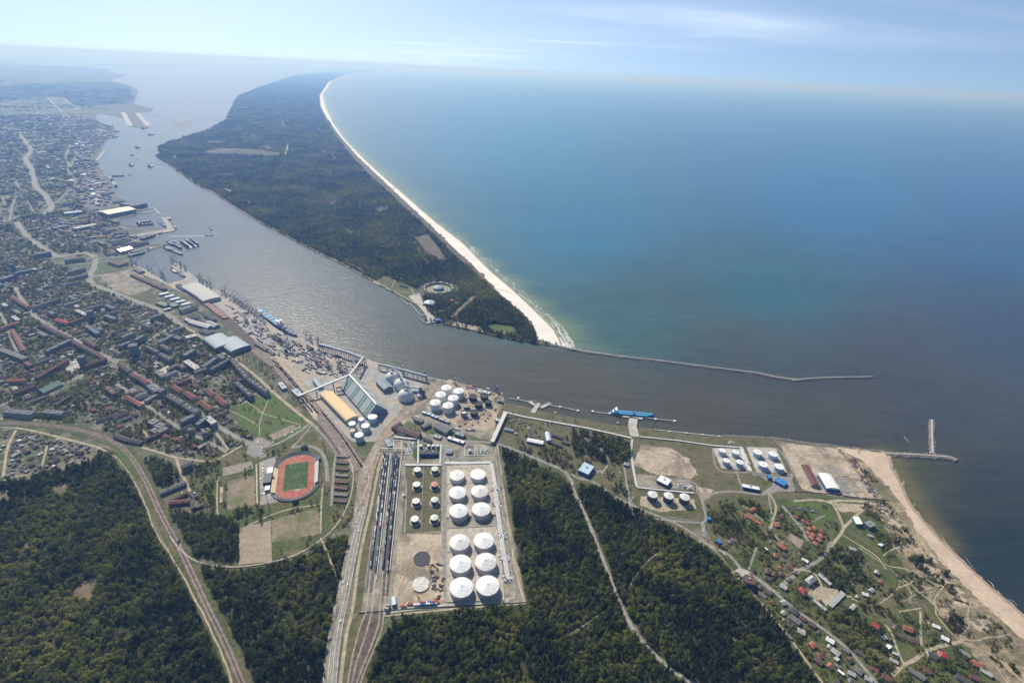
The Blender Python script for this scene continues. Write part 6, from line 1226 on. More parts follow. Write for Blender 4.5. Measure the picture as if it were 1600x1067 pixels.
# masts / chimneys
for (x, y, H, lab) in ((1096, 760, 14, 'thin pole in the dirt patch'), (862, 664, 32, 'slim dark mast on the canal side pipe rack'), (899, 660, 30, 'slim mast right of the hangar yard'), (1021, 668, 26, 'slim pale mast on the bank near the tanker jetty'), (1341, 708, 14, 'small tower on the beach sand by the breakwater'), (420, 790, 34, 'floodlight mast at the lower left of the stadium'), (504, 756, 34, 'floodlight mast right of the stadium'), (432, 720, 34, 'floodlight mast at the upper left of the stadium'), (508, 704, 34, 'floodlight mast at the upper right of the stadium')):
    c = P(x, y); m = MB(); m.rings([(.9, 0), (.45, H)], n=8); m.box(0, 0, H, 3.2, .8, 2.2); o = m.obj('mast', k_dgrey); o.location = (c.x, c.y, 0); tag(o, lab, 'mast')

# ---------------------------------------------------------------- stadium
def stadium():
    c = P(463, 744); e = empty('stadium', (c.x, c.y, 0)); tag(e, 'athletics stadium with red running track round a green pitch', 'stadium')
    e.scale = (.78, .88, 1)
    u = (P(466, 722) - P(462, 768)); ang = math.atan2(u.y, u.x) - math.pi / 2; e.rotation_euler[2] = ang; M2 = Matrix.Rotation(-ang, 2)
    L, W = 106, 70
    def oval(hw, hs, n=16):
        pts = []
        for k in range(n + 1): a = math.pi * k / n; pts.append((hw * math.cos(a), hs + hw * .78 * math.sin(a)))
        for k in range(n + 1): a = math.pi + math.pi * k / n; pts.append((hw * math.cos(a), -hs + hw * .78 * math.sin(a)))
        return pts
    def flat(nm, pts, z, m): mesh_obj(nm, [(p[0], p[1], z) for p in pts], [list(range(len(pts)))], m, e)
    flat('apron', oval(58, 42), 1.7, mat('terrace_concrete', (.19, .18, .165), .9)); flat('running_track', oval(51, 44), 1.9, m_track); flat('pitch', [(-W / 2, -L / 2), (W / 2, -L / 2), (W / 2, L / 2), (-W / 2, L / 2)], 2.1, m_pitch)
    mw_ = MB()
    for q in range(6): mw_.box(0, -44 + q * 17.6, 2.105, 70, 8.6, .01)
    mw_.obj('mown_bands', mat('mown_grass', (0.045, 0.085, 0.02), .9, (.055, .095, .025), .08), e)
    mk = MB()
    for x, y, w, l in ((-34, 0, .22, 104), (34, 0, .22, 104), (0, 52, 68, .22), (0, -52, 68, .22), (0, 0, 68, .22), (0, 36, 40, .22), (0, -36, 40, .22), (-20, 44, .22, 16), (20, 44, .22, 16), (-20, -44, .22, 16), (20, -44, .22, 16)): mk.box(x, y, 2.13, w, l, .05)
    mk.rings([(9.2, 2.13), (9, 2.13)], n=24, cap1=False); mk.obj('pitch_markings', m_white, e)
    flat('sand_pit', [(-2, -52.6), (26, -50), (24, -53), (4, -61)][::-1], 2.05, m_sand)
    for r_ in range(8):      # terraces right and left
        pass
    st = MB()
    for k in range(7): st.box(53 + k * 1.7, 0, 1.8, 1.69, 84, .8 + k * .75); 
    st.obj('right_stand', pmat('stand_grey', (.42, .41, .38), amt=.3), e)
    s2 = MB()
    for k in range(7): s2.box(-54 - k * 1.7, -6, 1.8, 1.69, 96, .8 + k * .75)
    s2.obj('left_stand', pmat('stand_cream', (.62, .50, .30), .7), e)
    bank = MB(); n = 20
    for k in range(n):
        for j, (r1, z1, r2_, z2) in enumerate(((58, 2, 63, 4.5), (63, 4.5, 68, 7), (68, 7, 72, 2))):
            a0, a1 = math.pi * (.04 + .92 * k / n), math.pi * (.04 + .92 * (k + 1) / n)
            q = [(r1 * math.cos(a0), 42 + r1 * .78 * math.sin(a0), z1), (r2_ * math.cos(a0), 42 + r2_ * .78 * math.sin(a0), z2), (r2_ * math.cos(a1), 42 + r2_ * .78 * math.sin(a1), z2), (r1 * math.cos(a1), 42 + r1 * .78 * math.sin(a1), z1)]
            bank.add(q, [[0, 1, 2, 3]])
    bank.obj('curved_terrace', pmat('terrace_dark', (.18, .17, .16)), e)
    rim = MB(); n = 30
    for k in range(n):
        a0, a1 = math.pi * (1.02 + .96 * k / n), math.pi * (1.02 + .96 * (k + 1) / n); rim.beam((64 * math.cos(a0), -42 + 50 * math.sin(a0), 2.2), (64 * math.cos(a1), -42 + 50 * math.sin(a1), 2.2), 3, 1.5)
    rim.obj('lower_wall', k_dgrey, e)
    sc = MB(); sc.box(4, -98, 1, 16, 5, 9); sc.obj('scoreboard', k_dgrey, e)
    cb = MB(); cb.box(-78, -2, 1.5, 22, 38, 9); cb.box(-78, -2, 10.5, 21, 37, 1.0); cb.obj('club_house', k_black if False else pmat('club_roof', (.06, .065, .09)), e)
    [ (lambda q: q.obj('annexe', k_lblue, e))(MB().box(*a_)) for a_ in ((-76, 34, 1.5, 16, 24, 5), (-76, -34, 1.5, 14, 16, 5)) ]; c3 = MB(); c3.box(-64, 2, 7, 6, 5, 4); c3.obj('tribune_cabin', r_orange, e)
    th = MB(); th.rings([(11, 1.5), (11, 9), (9, 12), (3, 15)], 18, 112, 10); th.obj('gate_house', k_dgrey, e)
    mark([(c.x + 92 * math.cos(a), c.y + 112 * math.sin(a)) for a in np.linspace(0, 6.2, 20)], 3)
stadium()
# ---------------------------------------------------------------- sea museum fort and spit point buildings
def fort():
    c = P(685, 452); e = empty('ring_fort', (c.x, c.y, 0)); tag(e, 'round fort with a domed centre and pale ring courts near the spit point', 'fort'); r = 34
    a = MB(); a.rings([(78, .2), (70, 7), (58, 8), (50, 1)], n=36, cap1=False); a.obj('grass_rampart', m_grass, e)
    b = MB(); b.rings([(50, .9), (.5, .9)], n=36); b.obj('court', m_path, e)
    q = MB(); q.rings([(42, 1.6), (42, 2), (39, 2), (39, 1.2)], n=36, cap1=False); q.obj('pool_ring', k_green if False else pmat('pool_green', (.10, .16, .12)), e)
    k_ = MB(); k_.rings([(24, 1), (24, 10), (18, 13), (8, 15), (.5, 16)], n=28); k_.obj('main_building', k_bgrey, e)
    for t in range(12): x = t / 12 * 6.283; g = MB(); g.box(62 * math.cos(x), 62 * math.sin(x), 6, 5, 9, 4, x); g.obj('casemate', k_offw, e)
    mo = MB(); mo.rings([(88, .5), (79, .6)], n=40, cap1=False); mo.obj('moat', pmat('moat_water', (.06, .08, .08), .2), e); mark(disk(c, 92, 24), 3)
fort()
cd = P(671, 475); e = empty('dolphinarium', (cd.x, cd.y, 0)); tag(e, 'round building with white petal roof beside the spit fort', 'dolphinarium'); mark(disk(cd, 30))
mb = MB(); mb.rings([(20, 0), (20, 9)], n=24, cap1=False); mb.obj('wall', k_bluew, e); mb = MB(); mb.rings([(22, 9), (14, 12), (1, 16)], n=9); mb.obj('roof', k_lblue, e); mb = MB(); mb.box(14, -16, 0, 22, 14, 8); mb.box(-18, -12, 0, 14, 14, 7); mb.obj('wing', k_bgrey, e)
for a, b, W, H, st, rm, wm_, lab in (((680, 500), (688, 498.5), 14, 8, 'flat', k_blue, k_bluew, 'bright blue roofed ferry house at the spit point'), ((704, 468), (711, 470), 14, 9, 'hip', r_crim, w_white, 'red roofed house right of the spit fort'), ((711, 473), (718, 473), 12, 9, 'gable', k_bgrey, w_blue, 'blue-grey house right of the red roofed one on the spit'), ((686, 486), (695, 485), 8, 6, 'gable', k_bgrey, w_blue, 'small blue-grey house between fort and ferry house'), ((620, 433), (630, 436), 12, 6, 'gable', r_brown, w_beige, 'brown roofed house on the spit shore meadow'), ((625, 445), (636, 448), 10, 6, 'gable', r_dark, w_beige, 'dark roofed house among trees on the spit shore'), ((545, 412), (556, 416), 12, 7, 'gable', r_brown, w_beige, 'brown roofed villa on the spit shore road'), ((558, 418), (567, 423), 12, 7, 'gable', r_brown, w_white, 'brown and white villa farther down the spit shore road'), ((352, 296), (362, 299), 18, 8, 'gable', r_light, w_white, 'pale roofed rest house on the river side of the spit'), ((386, 314), (392, 317), 14, 8, 'gable', r_orange, w_white, 'pinkish roofed house in the river side wood of the spit'), ((702, 494), (713, 496), 10, 3, 'flat', r_light, w_grey, 'pale platform at the foot of the mown strip on the spit')):
    blk(a, b, W, H, st, rm, wm_, lab, 'house', name='house')
# ---------------------------------------------------------------- the village: houses placed one by one
VH = [ # x, y, length, width, height, roof, angle deg, colour
 (1176, 796, 22, 9, 6, r_orange, 35, 'long orange roofed house, upper arm of the L by the tank road'), (1172, 808, 20, 9, 5, r_orange, -30, 'orange roofed middle arm of the L shaped house'), (1183, 815, 22, 7, 4, r_orange, -35, 'row of small orange garage roofs below the L shaped house'),
 (1220, 807, 15, 12, 7, r_rust, 20, 'dull red roofed villa above the orange villa'), (1214, 819, 14, 13, 7, r_orange, 10, 'square bright orange roofed villa left of the terrace houses'),
 (1211, 868, 11, 9, 6, r_orange, 60, 'orange roofed house with blue side left of the village crossing'), (1258, 875, 13, 8, 5, r_white, -40, 'white roofed house beside the village side road'), (1218, 887, 8, 8, 6, r_orange, 10, 'small bright orange roofed house behind the village corner'),
 (1199, 892, 15, 10, 7, r_brown, 70, 'brown roofed house on the village main road'), (1210, 897, 12, 9, 6, r_rust, 50, 'rust roofed house right of the brown one'), (1221, 896, 11, 9, 6, r_brown, 60, 'brown roofed house behind the grey pair'), (1235, 886, 12, 8, 6, r_rust, -40, 'rust roofed house high in the village corner'), (1242, 894, 10, 8, 6, r_grey, 40, 'grey roofed house by the side road bend'), (1224, 916, 14, 11, 7, r_light, -40, 'big pale roofed house at the village corner'), (1233, 905, 12, 8, 5, r_grey, 40, 'grey roofed house with long sheds behind the corner'),
 (1200, 925, 14, 9, 6, r_brown, -40, 'brown roofed house below the tall blue walled block'), (1191, 929, 16, 7, 4, r_grey, -40, 'long grey shed below the brown roofed house'), (1206, 941, 9, 8, 5, r_red, 20, 'small red roofed house on brown garden soil'), (1224, 941, 11, 10, 7, r_light, 20, 'lilac grey roofed house on the main road'), (1240, 953, 18, 14, 8, r_dark, -35, 'dark hipped large house right on the main road'), (1224, 957, 10, 8, 6, r_light, 40, 'pale roofed house behind the dark large one'), (1254, 965, 13, 8, 6, r_rust, -35, 'rust roofed house following the dark large one'), (1269, 975, 14, 10, 7, r_brown, -40, 'dark brown roofed house with pink gable'),
 (1252, 986, 14, 11, 7, r_light, -30, 'pale lilac roofed house in the middle gardens'), (1232, 994, 14, 6, 4, r_grey, -45, 'long grey hut by the forest track'), (1270, 1007, 12, 11, 7, r_orange, 25, 'orange hipped roof house with pyramid shape'), (1281, 1024, 10, 9, 6, r_red, 20, 'red roofed house below the orange pyramid'), (1297, 1040, 10, 9, 7, r_orange, 35, 'orange-red roofed house near the forest track'), (1297, 1000, 14, 10, 7, r_white, -40, 'white roofed house by the road junction'), (1321, 1014, 15, 9, 6, r_grey, -40, 'grey roofed house on the right part of the main road'), (1328, 1030, 10, 9, 6, r_brown, 20, 'brown roofed house with chimney, lower main road'), (1314, 1050, 11, 6, 5, r_white, -50, 'white hut with dark side near the bottom'), (1307, 1029, 8, 7, 5, r_light, 30, 'small pale roofed hut near the bottom'),
 (1343, 1018, 14, 9, 6, r_dark, -40, 'dark roofed house left of the tree belt, upper'), (1331, 1052, 12, 8, 6, r_light, -30, 'pale roofed house at the bottom of the village street'), (1368, 977, 13, 10, 7, r_crim, -45, 'bright red roofed house in front of the dark trees'), (1382, 995, 8, 8, 5, r_white, 20, 'small white roofed house below the bright red one'), (1388, 1010, 10, 7, 6, r_white, 30, 'white and green hut beside the tree belt'), (1399, 1021, 9, 7, 6, r_light, -30, 'pale hut at the lower end of the tree belt'), (1397, 1032, 14, 7, 5, r_light, -35, 'pale long roofed house at the lower tree belt'),
 (1419, 982, 15, 12, 9, r_orange, -25, 'orange-brown roofed big villa inside a white fence'), (1420, 997, 34, 8, 4, r_brown, -25, 'long brown roofed barn below the big villa'), (1463, 978, 12, 8, 6, r_white, -30, 'white gabled house with blue side near the dune path'), (1477, 997, 12, 10, 7, r_white, -40, 'white house with blue roof near the path junction'), (1458, 1023, 15, 12, 8, r_dark, -30, 'dark roofed house left of the crimson villa'), (1474, 1022, 14, 13, 8, r_crim, -20, 'crimson hipped villa beside the dark roofed house'), (1433, 1052, 26, 10, 7, r_grey, -45, 'long dark grey roofed house with pale chimney'), (1448, 1046, 15, 9, 6, r_rust, -45, 'rust roofed house right of the long dark grey one'), (1506, 1019, 22, 8, 5, r_green, -45, 'green-grey arched greenhouse house'), (1527, 1037, 15, 12, 8, r_orange, -25, 'vivid orange roofed villa at the lower right'), (1541, 1050, 18, 8, 6, r_light, -45, 'pale blue-grey roofed long house right of the vivid orange one'), (1505, 1060, 20, 11, 8, r_dark, -45, 'dark purple roofed house at the bottom edge'), (1524, 1058, 14, 11, 7, r_rust, -35, 'dull red roofed house below the vivid orange one'),
 (1367, 1045, 12, 8, 7, r_red, -40, 'red roofed terrace at the bottom, left one'), (1385, 1058, 14, 9, 7, r_red, -35, 'red roofed terrace at the bottom, right one'), (1357, 1060, 12, 8, 6, r_light, -30, 'pale house with pink wall at the very bottom'), (1300, 905, 2, 2, 2, r_grey, 0, ''),
 (1349, 897, 10, 7, 5, r_rust, -30, 'rust roofed cottage near the vegetable plot'), (1370, 894, 10, 9, 7, r_light, 50, 'pale roofed house with white gable in the meadow'), (1376, 909, 8, 7, 5, r_orange, 30, 'small orange roofed house in the meadow'), (1352, 928, 11, 8, 6, r_white, -20, 'white house with blue roof, left of the meadow pair'), (1362, 922, 12, 8, 6, r_light, 30, 'pale house, right of the meadow pair'), (1332, 857, 14, 9, 5, r_light, -30, 'pale roofed cottage below the green-grey house'), (1360, 837, 10, 7, 5, r_light, -30, 'small pale hut in the walled plot'), (1376, 851, 10, 8, 6, k_lblue, 30, 'pale blue hut at the corner of the walled plot'), (1383, 795, 9, 8, 6, r_light, 20, 'pale house on the grassy dune by the beach entrance'), (1197, 857, 9, 5, 4, r_white, -50, 'narrow white hut left of the orange and blue house'), (1155, 800, 26, 8, .6, m_conc, -38, ''), 
]
for (x, y, L, W, H, rm, an, lab) in VH:
    if not lab: continue
    c = P(x, y, H * .6); st = 'hip' if ('hip' in lab or 'pyramid' in lab or 'square' in lab) else ('shed' if 'hut' in lab else 'gable')
    building('house', c.x, c.y, R(an + 90) , L * .88, W * .88, H * .62, st, rm, w_brick if 'brick' in lab else rnd.choice((w_white, w_beige, w_beige, w_brick)), lab, 'house', rise=H * .38)
for k, (x, y) in enumerate(((1244, 808), (1256, 814), (1263, 818), (1265, 826), (1273, 825), (1263, 833), (1270, 835), (1268, 840), (1284, 830), (1283, 837), (1280, 843), (1274, 849))):
    c = P(x, y, 3); building('terrace_house', c.x, c.y, R(20 + (k % 3) * 8), 10, 9, 4, 'hip', r_orange if k not in (0, 1, 2, 8) else r_red, w_beige, 'little %s hip roofed house of the cluster below the dark slab' % ('orange' if k not in (0, 1, 2, 8) else 'red'), 'house', 'cluster of little %s roofed houses' % ('orange' if k not in (0, 1, 2, 8) else 'red'))

# ---------------------------------------------------------------- filled-in quarters
PROTO = {}
def proto(kind, rm, wm_, L, W, H, st, nm):
    key = (kind, rm.name, L)
    if key not in PROTO: e = building(nm, 0, -1400 - len(PROTO) * 3, 0, L, W, H, st, rm, wm_, 'x y z w', 'x', door=False, flag=False); reg(e); PROTO[key] = [e, False]
    return PROTO[key]
KN = {r_red: 'red', r_orange: 'orange', r_brown: 'brown', r_grey: 'grey', r_dark: 'dark', r_light: 'pale', r_blue: 'slate blue', r_rust: 'rust red', r_white: 'white', k_lblue: 'pale blue', r_green: 'green-grey'}
KINDS = {
 'block': ('apartment_block', 'apartment block', [(38, 12, 13, 'flat'), (56, 12, 14, 'flat'), (26, 13, 11, 'flat'), (42, 11, 10, 'gable')], [(r_blue, 5), (r_dark, 4), (r_grey, 4), (r_brown, 3), (r_light, 1.2), (r_rust, 1.2)], (w_grey, w_blue, w_beige)),
 'house': ('house', 'house', [(13, 10, 6, 'gable'), (11, 9, 6, 'hip'), (18, 10, 7, 'gable')], [(r_grey, 5), (r_brown, 5), (r_dark, 3.5), (r_light, 2.2), (r_red, 1.6), (r_rust, 2), (r_orange, .6), (r_blue, 1.5)], (w_beige, w_white, w_brick)),
 'hut': ('garden_hut', 'garden hut', [(7, 5, 3.5, 'gable'), (9, 6, 4, 'gable')], [(r_grey, 5), (r_dark, 4), (r_light, 3), (r_brown, 3), (k_lblue, .6), (r_red, .3), (r_white, .5)], (w_beige, w_brick)),
 'shed': ('shed', 'industrial shed', [(40, 18, 8, 'gable'), (60, 24, 9, 'gable'), (28, 16, 7, 'flat')], [(r_grey, 4), (r_light, 3), (r_dark, 3), (r_blue, 3), (r_rust, 1.5), (r_white, .4)], (w_metal, w_blue)),
}
PLACED = []   # dist, kind, x, y, rz, dims, roof, wall, district
def district(poly, axis, du, dv, keep, mix, where, jt=.18, seed=1, scale=1.0, lim=4000):
    r2 = random.Random(seed); w = PP(poly); A = P(*axis[0]); B = P(*axis[1]); d = (B - A).normalized(); n_ = Vector((-d.y, d.x)); an = math.atan2(d.y, d.x) - math.pi / 2
    us = [p.dot(d) for p in w]; vs = [p.dot(n_) for p in w]; cnt = 0
    u = min(us)
    while u < max(us):
        v = min(vs) + r2.uniform(0, dv)
        while v < max(vs):
            q = d * (u + r2.uniform(-jt, jt) * du) + n_ * (v + r2.uniform(-jt, jt) * dv); v += dv
            if r2.random() > keep: continue
            if not inpoly(np.array([q.x]), np.array([q.y]), w)[0]: continue
            kind = r2.choices(list(mix), [mix[k] for k in mix])[0]; nm, cat, dims, roofs, walls = KINDS[kind]
            dim = r2.choice(dims); rm = r2.choices([a for a, _ in roofs], [b for _, b in roofs])[0]; rz = an + (math.pi / 2 if r2.random() < .4 else 0) + r2.gauss(0, .04)
            L, W = dim[0] * scale, dim[1] * scale; c, s = math.cos(rz), math.sin(rz)
            pts = [(q.x + a * W / 2 * c - b * L / 2 * s, q.y + a * W / 2 * s + b * L / 2 * c) for a, b in ((-1, -1), (1, -1), (1, 1), (-1, 1), (0, 0), (0, .5), (0, -.5), (0, 1), (0, -1))]
            if occ([p[0] for p in pts], [p[1] for p in pts], 2).any(): continue
            mark_rect(q.x, q.y, rz, L + 5, W + 5); PLACED.append((math.hypot(q.x, q.y), kind, q.x, q.y, rz, dim, rm, r2.choice(walls), where, scale)); cnt += 1
            if cnt > lim: return
        u += du
AX = ((110, 527), (296, 640))
district([(5, 672), (60, 672), (150, 698), (146, 712), (85, 733), (5, 752)], ((60, 680), (130, 700)), 12, 10, .85, {'hut': 5, 'house': .8}, 'in the garden colony left of the curving railway', seed=2)
district([(-60, 665), (0, 668), (8, 700), (-20, 760), (-80, 760)], ((60, 680), (130, 700)), 15, 13, .8, {'hut': 5, 'house': .8}, 'in the garden colony left of the curving railway', seed=2)
district([(240, 675), (270, 668), (345, 668), (380, 690), (352, 712), (325, 720), (280, 712), (232, 698)], AX, 16, 14, .85, {'hut': 2, 'house': 3.5}, 'in the small house quarter left of the stadium', seed=4)
district([(310, 640), (345, 633), (400, 690), (385, 696), (300, 648)], AX, 17, 15, .85, {'house': 4, 'hut': 1}, 'along the meadow in the small house quarter', seed=5)
district([(160, 560), (200, 590), (260, 635), (280, 670), (230, 650), (190, 610), (150, 580)], AX, 17, 14, .6, {'house': 2, 'hut': 4}, 'in the courtyards left of the avenue', seed=6)
district([(90, 575), (170, 575), (230, 660), (180, 680), (100, 650), (60, 600)], AX, 22, 20, .5, {'house': 3, 'hut': 2, 'block': .5}, 'in the quarter above the railway bend', seed=7)
district([(-80, 400), (60, 400), (150, 440), (270, 500), (400, 600), (420, 620), (345, 640), (180, 560), (60, 570), (-80, 640)], AX, 52, 42, .36, {'block': 3, 'house': 1.4}, 'in the inner city', seed=8)
district([(-80, 400), (60, 400), (150, 440), (270, 500), (400, 600), (400, 620), (345, 640), (180, 560), (60, 600), (-80, 640)], AX, 17, 14.5, .64, {'house': 5, 'hut': 3}, 'in the inner city', seed=9)
district([(-80, 480), (40, 560), (100, 600), (60, 650), (-80, 650)], AX, 26, 24, .5, {'house': 3, 'block': 1}, 'at the left edge of the city', seed=10)
district([(-200, 180), (60, 180), (150, 190), (160, 240), (125, 260), (130, 325), (180, 345), (205, 372), (200, 405), (60, 400), (-200, 400)], AX, 75, 62, .62, {'block': 4, 'shed': 1.2, 'house': 2}, 'in the far city', seed=11, scale=1.25)
district([(-200, 230), (60, 230), (130, 325), (180, 345), (200, 405), (60, 400), (-200, 400)], AX, 38, 34, .6, {'house': 5}, 'in the far city', seed=12, scale=1.5)
district([(60, 180), (110, 177), (176, 198), (172, 214), (150, 238), (147, 250), (166, 278), (181, 308), (130, 325), (95, 260), (110, 220)], ((160, 235), (178, 205)), 55, 42, .8, {'shed': 4, 'block': 1}, 'in the far shipyards', seed=13, scale=1.3)
district([(120, 345), (212, 368), (226, 380), (212, 400), (140, 405), (100, 380)], ((215, 368), (262, 358)), 42, 34, .8, {'shed': 4, 'block': 1}, 'between the docks', seed=14)
district([(280, 478), (320, 487), (350, 520), (335, 520), (300, 508), (285, 495)], AX, 26, 20, .5, {'shed': 2}, 'beside the yard rails', seed=15)
district([(205, 420), (240, 440), (240, 460), (170, 445), (165, 432)], AX, 24, 20, .5, {'house': 3, 'hut': 2}, 'in the sandy lot near the inner dock', seed=16)
district([(770, 660), (830, 662), (895, 680), (895, 700), (850, 705), (800, 690)], ((820, 668), (880, 684)), 20, 16, .3, {'house': 1, 'hut': 1}, 'in the yards between wood and canal', seed=17)
VA = ((1160, 890), (1290, 985))
district([(1130, 835), (1180, 850), (1170, 885), (1130, 870)], VA, 20, 16, .25, {'hut': 2}, 'in the rough ground by the wood road', seed=30)
district([(1395, 800), (1430, 850), (1400, 880), (1340, 850), (1330, 815)], VA, 18, 15, .3, {'hut': 2, 'house': 1}, 'in the walled plot by the dunes', seed=31)
district([(345, 470), (470, 535), (560, 567), (545, 580), (430, 555), (380, 515)], ((404, 490), (466, 526)), 46, 30, .22, {'shed': 2}, 'on the open quay', seed=33, scale=.7)
district([(150, 262), (172, 286), (180, 308), (196, 315), (150, 330), (125, 300)], ((160, 270), (178, 300)), 50, 36, .7, {'shed': 3}, 'in the far shipyards', seed=34, scale=1.1)
district([(1185, 905), (1240, 880), (1262, 885), (1220, 925)], VA, 12, 10, .85, {'hut': 3, 'house': 1.5}, 'in the village corner gardens', seed=18)
district([(1180, 912), (1222, 938), (1290, 988), (1380, 1080), (1300, 1080), (1250, 1010), (1205, 950)], VA, 12, 10, .7, {'hut': 3, 'house': 1.6}, 'in the gardens below the village street', seed=19)
district([(1390, 960), (1440, 955), (1500, 1010), (1570, 1067), (1560, 1100), (1420, 1100), (1380, 1040)], VA, 17, 15, .36, {'hut': 2, 'house': 1}, 'in the seaside gardens', seed=20)
district([(1180, 830), (1280, 850), (1250, 880), (1200, 880)], VA, 18, 16, .3, {'hut': 2, 'house': .4}, 'in the upper village gardens', seed=21)
district([(1320, 850), (1390, 880), (1380, 930), (1330, 935)], VA, 17, 15, .4, {'hut': 2, 'house': .5}, 'in the meadow gardens by the dunes', seed=22)
district([(292, 758), (300, 760), (315, 790), (306, 792)], ((292, 758), (306, 792)), 8, 7, .8, {'hut': 2}, 'in the lane of sheds right of the barracks', seed=23)
PLACED.sort(key=lambda t: t[0]); cntk = {}; REST = {}
CAP = {'block': 170, 'house': 255, 'hut': 290, 'shed': 110}
for (_, kind, x, y, rz, dim, rm, wm_, where, sc) in PLACED:
    cntk[kind] = cntk.get(kind, 0) + 1; nm, cat, dims, roofs, walls = KINDS[kind]
    if cntk[kind] > CAP[kind]: REST.setdefault(kind, []).append((x, y, rz, dim, rm, wm_, sc)); continue
    pr_ = proto(kind, rm, wm_, dim[0], dim[1], dim[2] * .7 if dim[3] != 'flat' else dim[2], dim[3], nm)
    lab = '%s roofed %s %s' % (KN[rm], cat, where); g = '%s roofed %ss %s' % (KN[rm], cat, where)
    if not pr_[1]:
        pr_[1] = True; o = pr_[0]; o.location = (x, y, .3); o.rotation_euler[2] = rz; o.scale = (sc, sc, 1)
    else: o = copy_tree(pr_[0], (x, y, .3), rz, scale=(sc, sc, 1))
    o['label'] = lab; o['category'] = cat; o['group'] = g
for kind, lst in REST.items():
    by = {}
    V = MB(); ms = []; 
    for (x, y, rz, dim, rm, wm_, sc) in lst:
        for m in (wm_, rm):
            if m not in ms: ms.append(m)
        L, W, H = dim[0] * sc, dim[1] * sc, dim[2]; c, s = math.cos(rz), math.sin(rz)
        V.box(x, y, 0, W, L, H * (.7 if dim[3] != 'flat' else 1), rz, ms.index(wm_)); zt = H * (.7 if dim[3] != 'flat' else 1)
        if dim[3] == 'flat': V.box(x, y, zt, W + .8, L + .8, .9, rz, ms.index(rm))
        else:
            a, b = W / 2 + .4, L / 2 + .4; q = [(-a, -b, zt), (a, -b, zt), (a, b, zt), (-a, b, zt), (0, -b, zt + W * .28), (0, b, zt + W * .28)]
            V.add([(x + u * c - v * s, y + u * s + v * c, w) for u, v, w in q], [[0, 4, 5, 3], [1, 2, 5, 4], [0, 1, 4], [2, 3, 5]], ms.index(rm))
    o = mesh_obj('far_' + KINDS[kind][0] + 's', V.V, V.F, ms, None, V.mi); o['kind'] = 'stuff'; o['label'] = 'far %ss crowding the city beyond the nearer ones' % KINDS[kind][1]
print('placed', cntk)

# ---------------------------------------------------------------- trees
def leafmat(name, ca, cb, cc):
    m = bpy.data.materials.new(name); m.use_nodes = True; n = m.node_tree.nodes; l = m.node_tree.links; b = n['Principled BSDF']; b.inputs['Roughness'].default_value = .9; b.inputs['Specular IOR Level'].default_value = .1
    oi = n.new('ShaderNodeObjectInfo'); t = n.new('ShaderNodeTexNoise'); t.inputs['Scale'].default_value = .009; t.inputs['Detail'].default_value = 5; t.inputs['Roughness'].default_value = .7
    l.new(oi.outputs['Location'], t.inputs['Vector'])
    tb = n.new('ShaderNodeTexNoise'); tb.inputs['Scale'].default_value = .0032; tb.inputs['Detail'].default_value = 3; l.new(oi.outputs['Location'], tb.inputs['Vector'])
    av = n.new('ShaderNodeMath'); av.operation = 'ADD'; l.new(t.outputs[0], av.inputs[0]); l.new(tb.outputs[0], av.inputs[1]); am = n.new('ShaderNodeMath'); am.operation = 'MULTIPLY_ADD'; l.new(av.outputs[0], am.inputs[0]); am.inputs[1].default_value = .8; am.inputs[2].default_value = -.3
    a = n.new('ShaderNodeMath'); a.operation = 'MULTIPLY_ADD'; l.new(oi.outputs['Random'], a.inputs[0]); a.inputs[1].default_value = .24; l.new(am.outputs[0], a.inputs[2])
    r = n.new('ShaderNodeValToRGB'); e = r.color_ramp.elements; e[0].position = .48; e[0].color = (*ca, 1); e[1].position = .80; e[1].color = (*cc, 1); k = e.new(.64); k.color = (*cb, 1)
    l.new(a.outputs[0], r.inputs[0]); l.new(r.outputs[0], b.inputs['Base Color'])
    tl = n.new('ShaderNodeBsdfTranslucent'); vs = n.new('ShaderNodeVectorMath'); vs.operation = 'MULTIPLY'; vs.inputs[1].default_value = (2.3, 2.2, 1.6); l.new(r.outputs[0], vs.inputs[0]); l.new(vs.outputs[0], tl.inputs[0])
    ms = n.new('ShaderNodeMixShader'); ms.inputs[0].default_value = .38; l.new(b.outputs[0], ms.inputs[1]); l.new(tl.outputs[0], ms.inputs[2]); l.new(ms.outputs[0], n['Material Output'].inputs['Surface']); return m
lm_pine = leafmat('conifer_needles', (0.025, 0.0383, 0.0183), (0.045, 0.06, 0.0216), (0.0834, 0.0967, 0.03))
lm_mid = leafmat('wood_leaves', (0.0414, 0.0569, 0.019), (0.0966, 0.1138, 0.0293), (0.1639, 0.1725, 0.0431))
lm_fresh = leafmat('fresh_leaves', (0.0834, 0.1034, 0.025), (0.1501, 0.1667, 0.0383), (0.2168, 0.2168, 0.0551))
lm_bare = leafmat('budding_twigs', (0.1035, 0.08, 0.0497), (0.138, 0.1173, 0.0621), (0.1242, 0.1311, 0.0483))
m_bark = pmat('bark', (.10, .075, .055), .9)
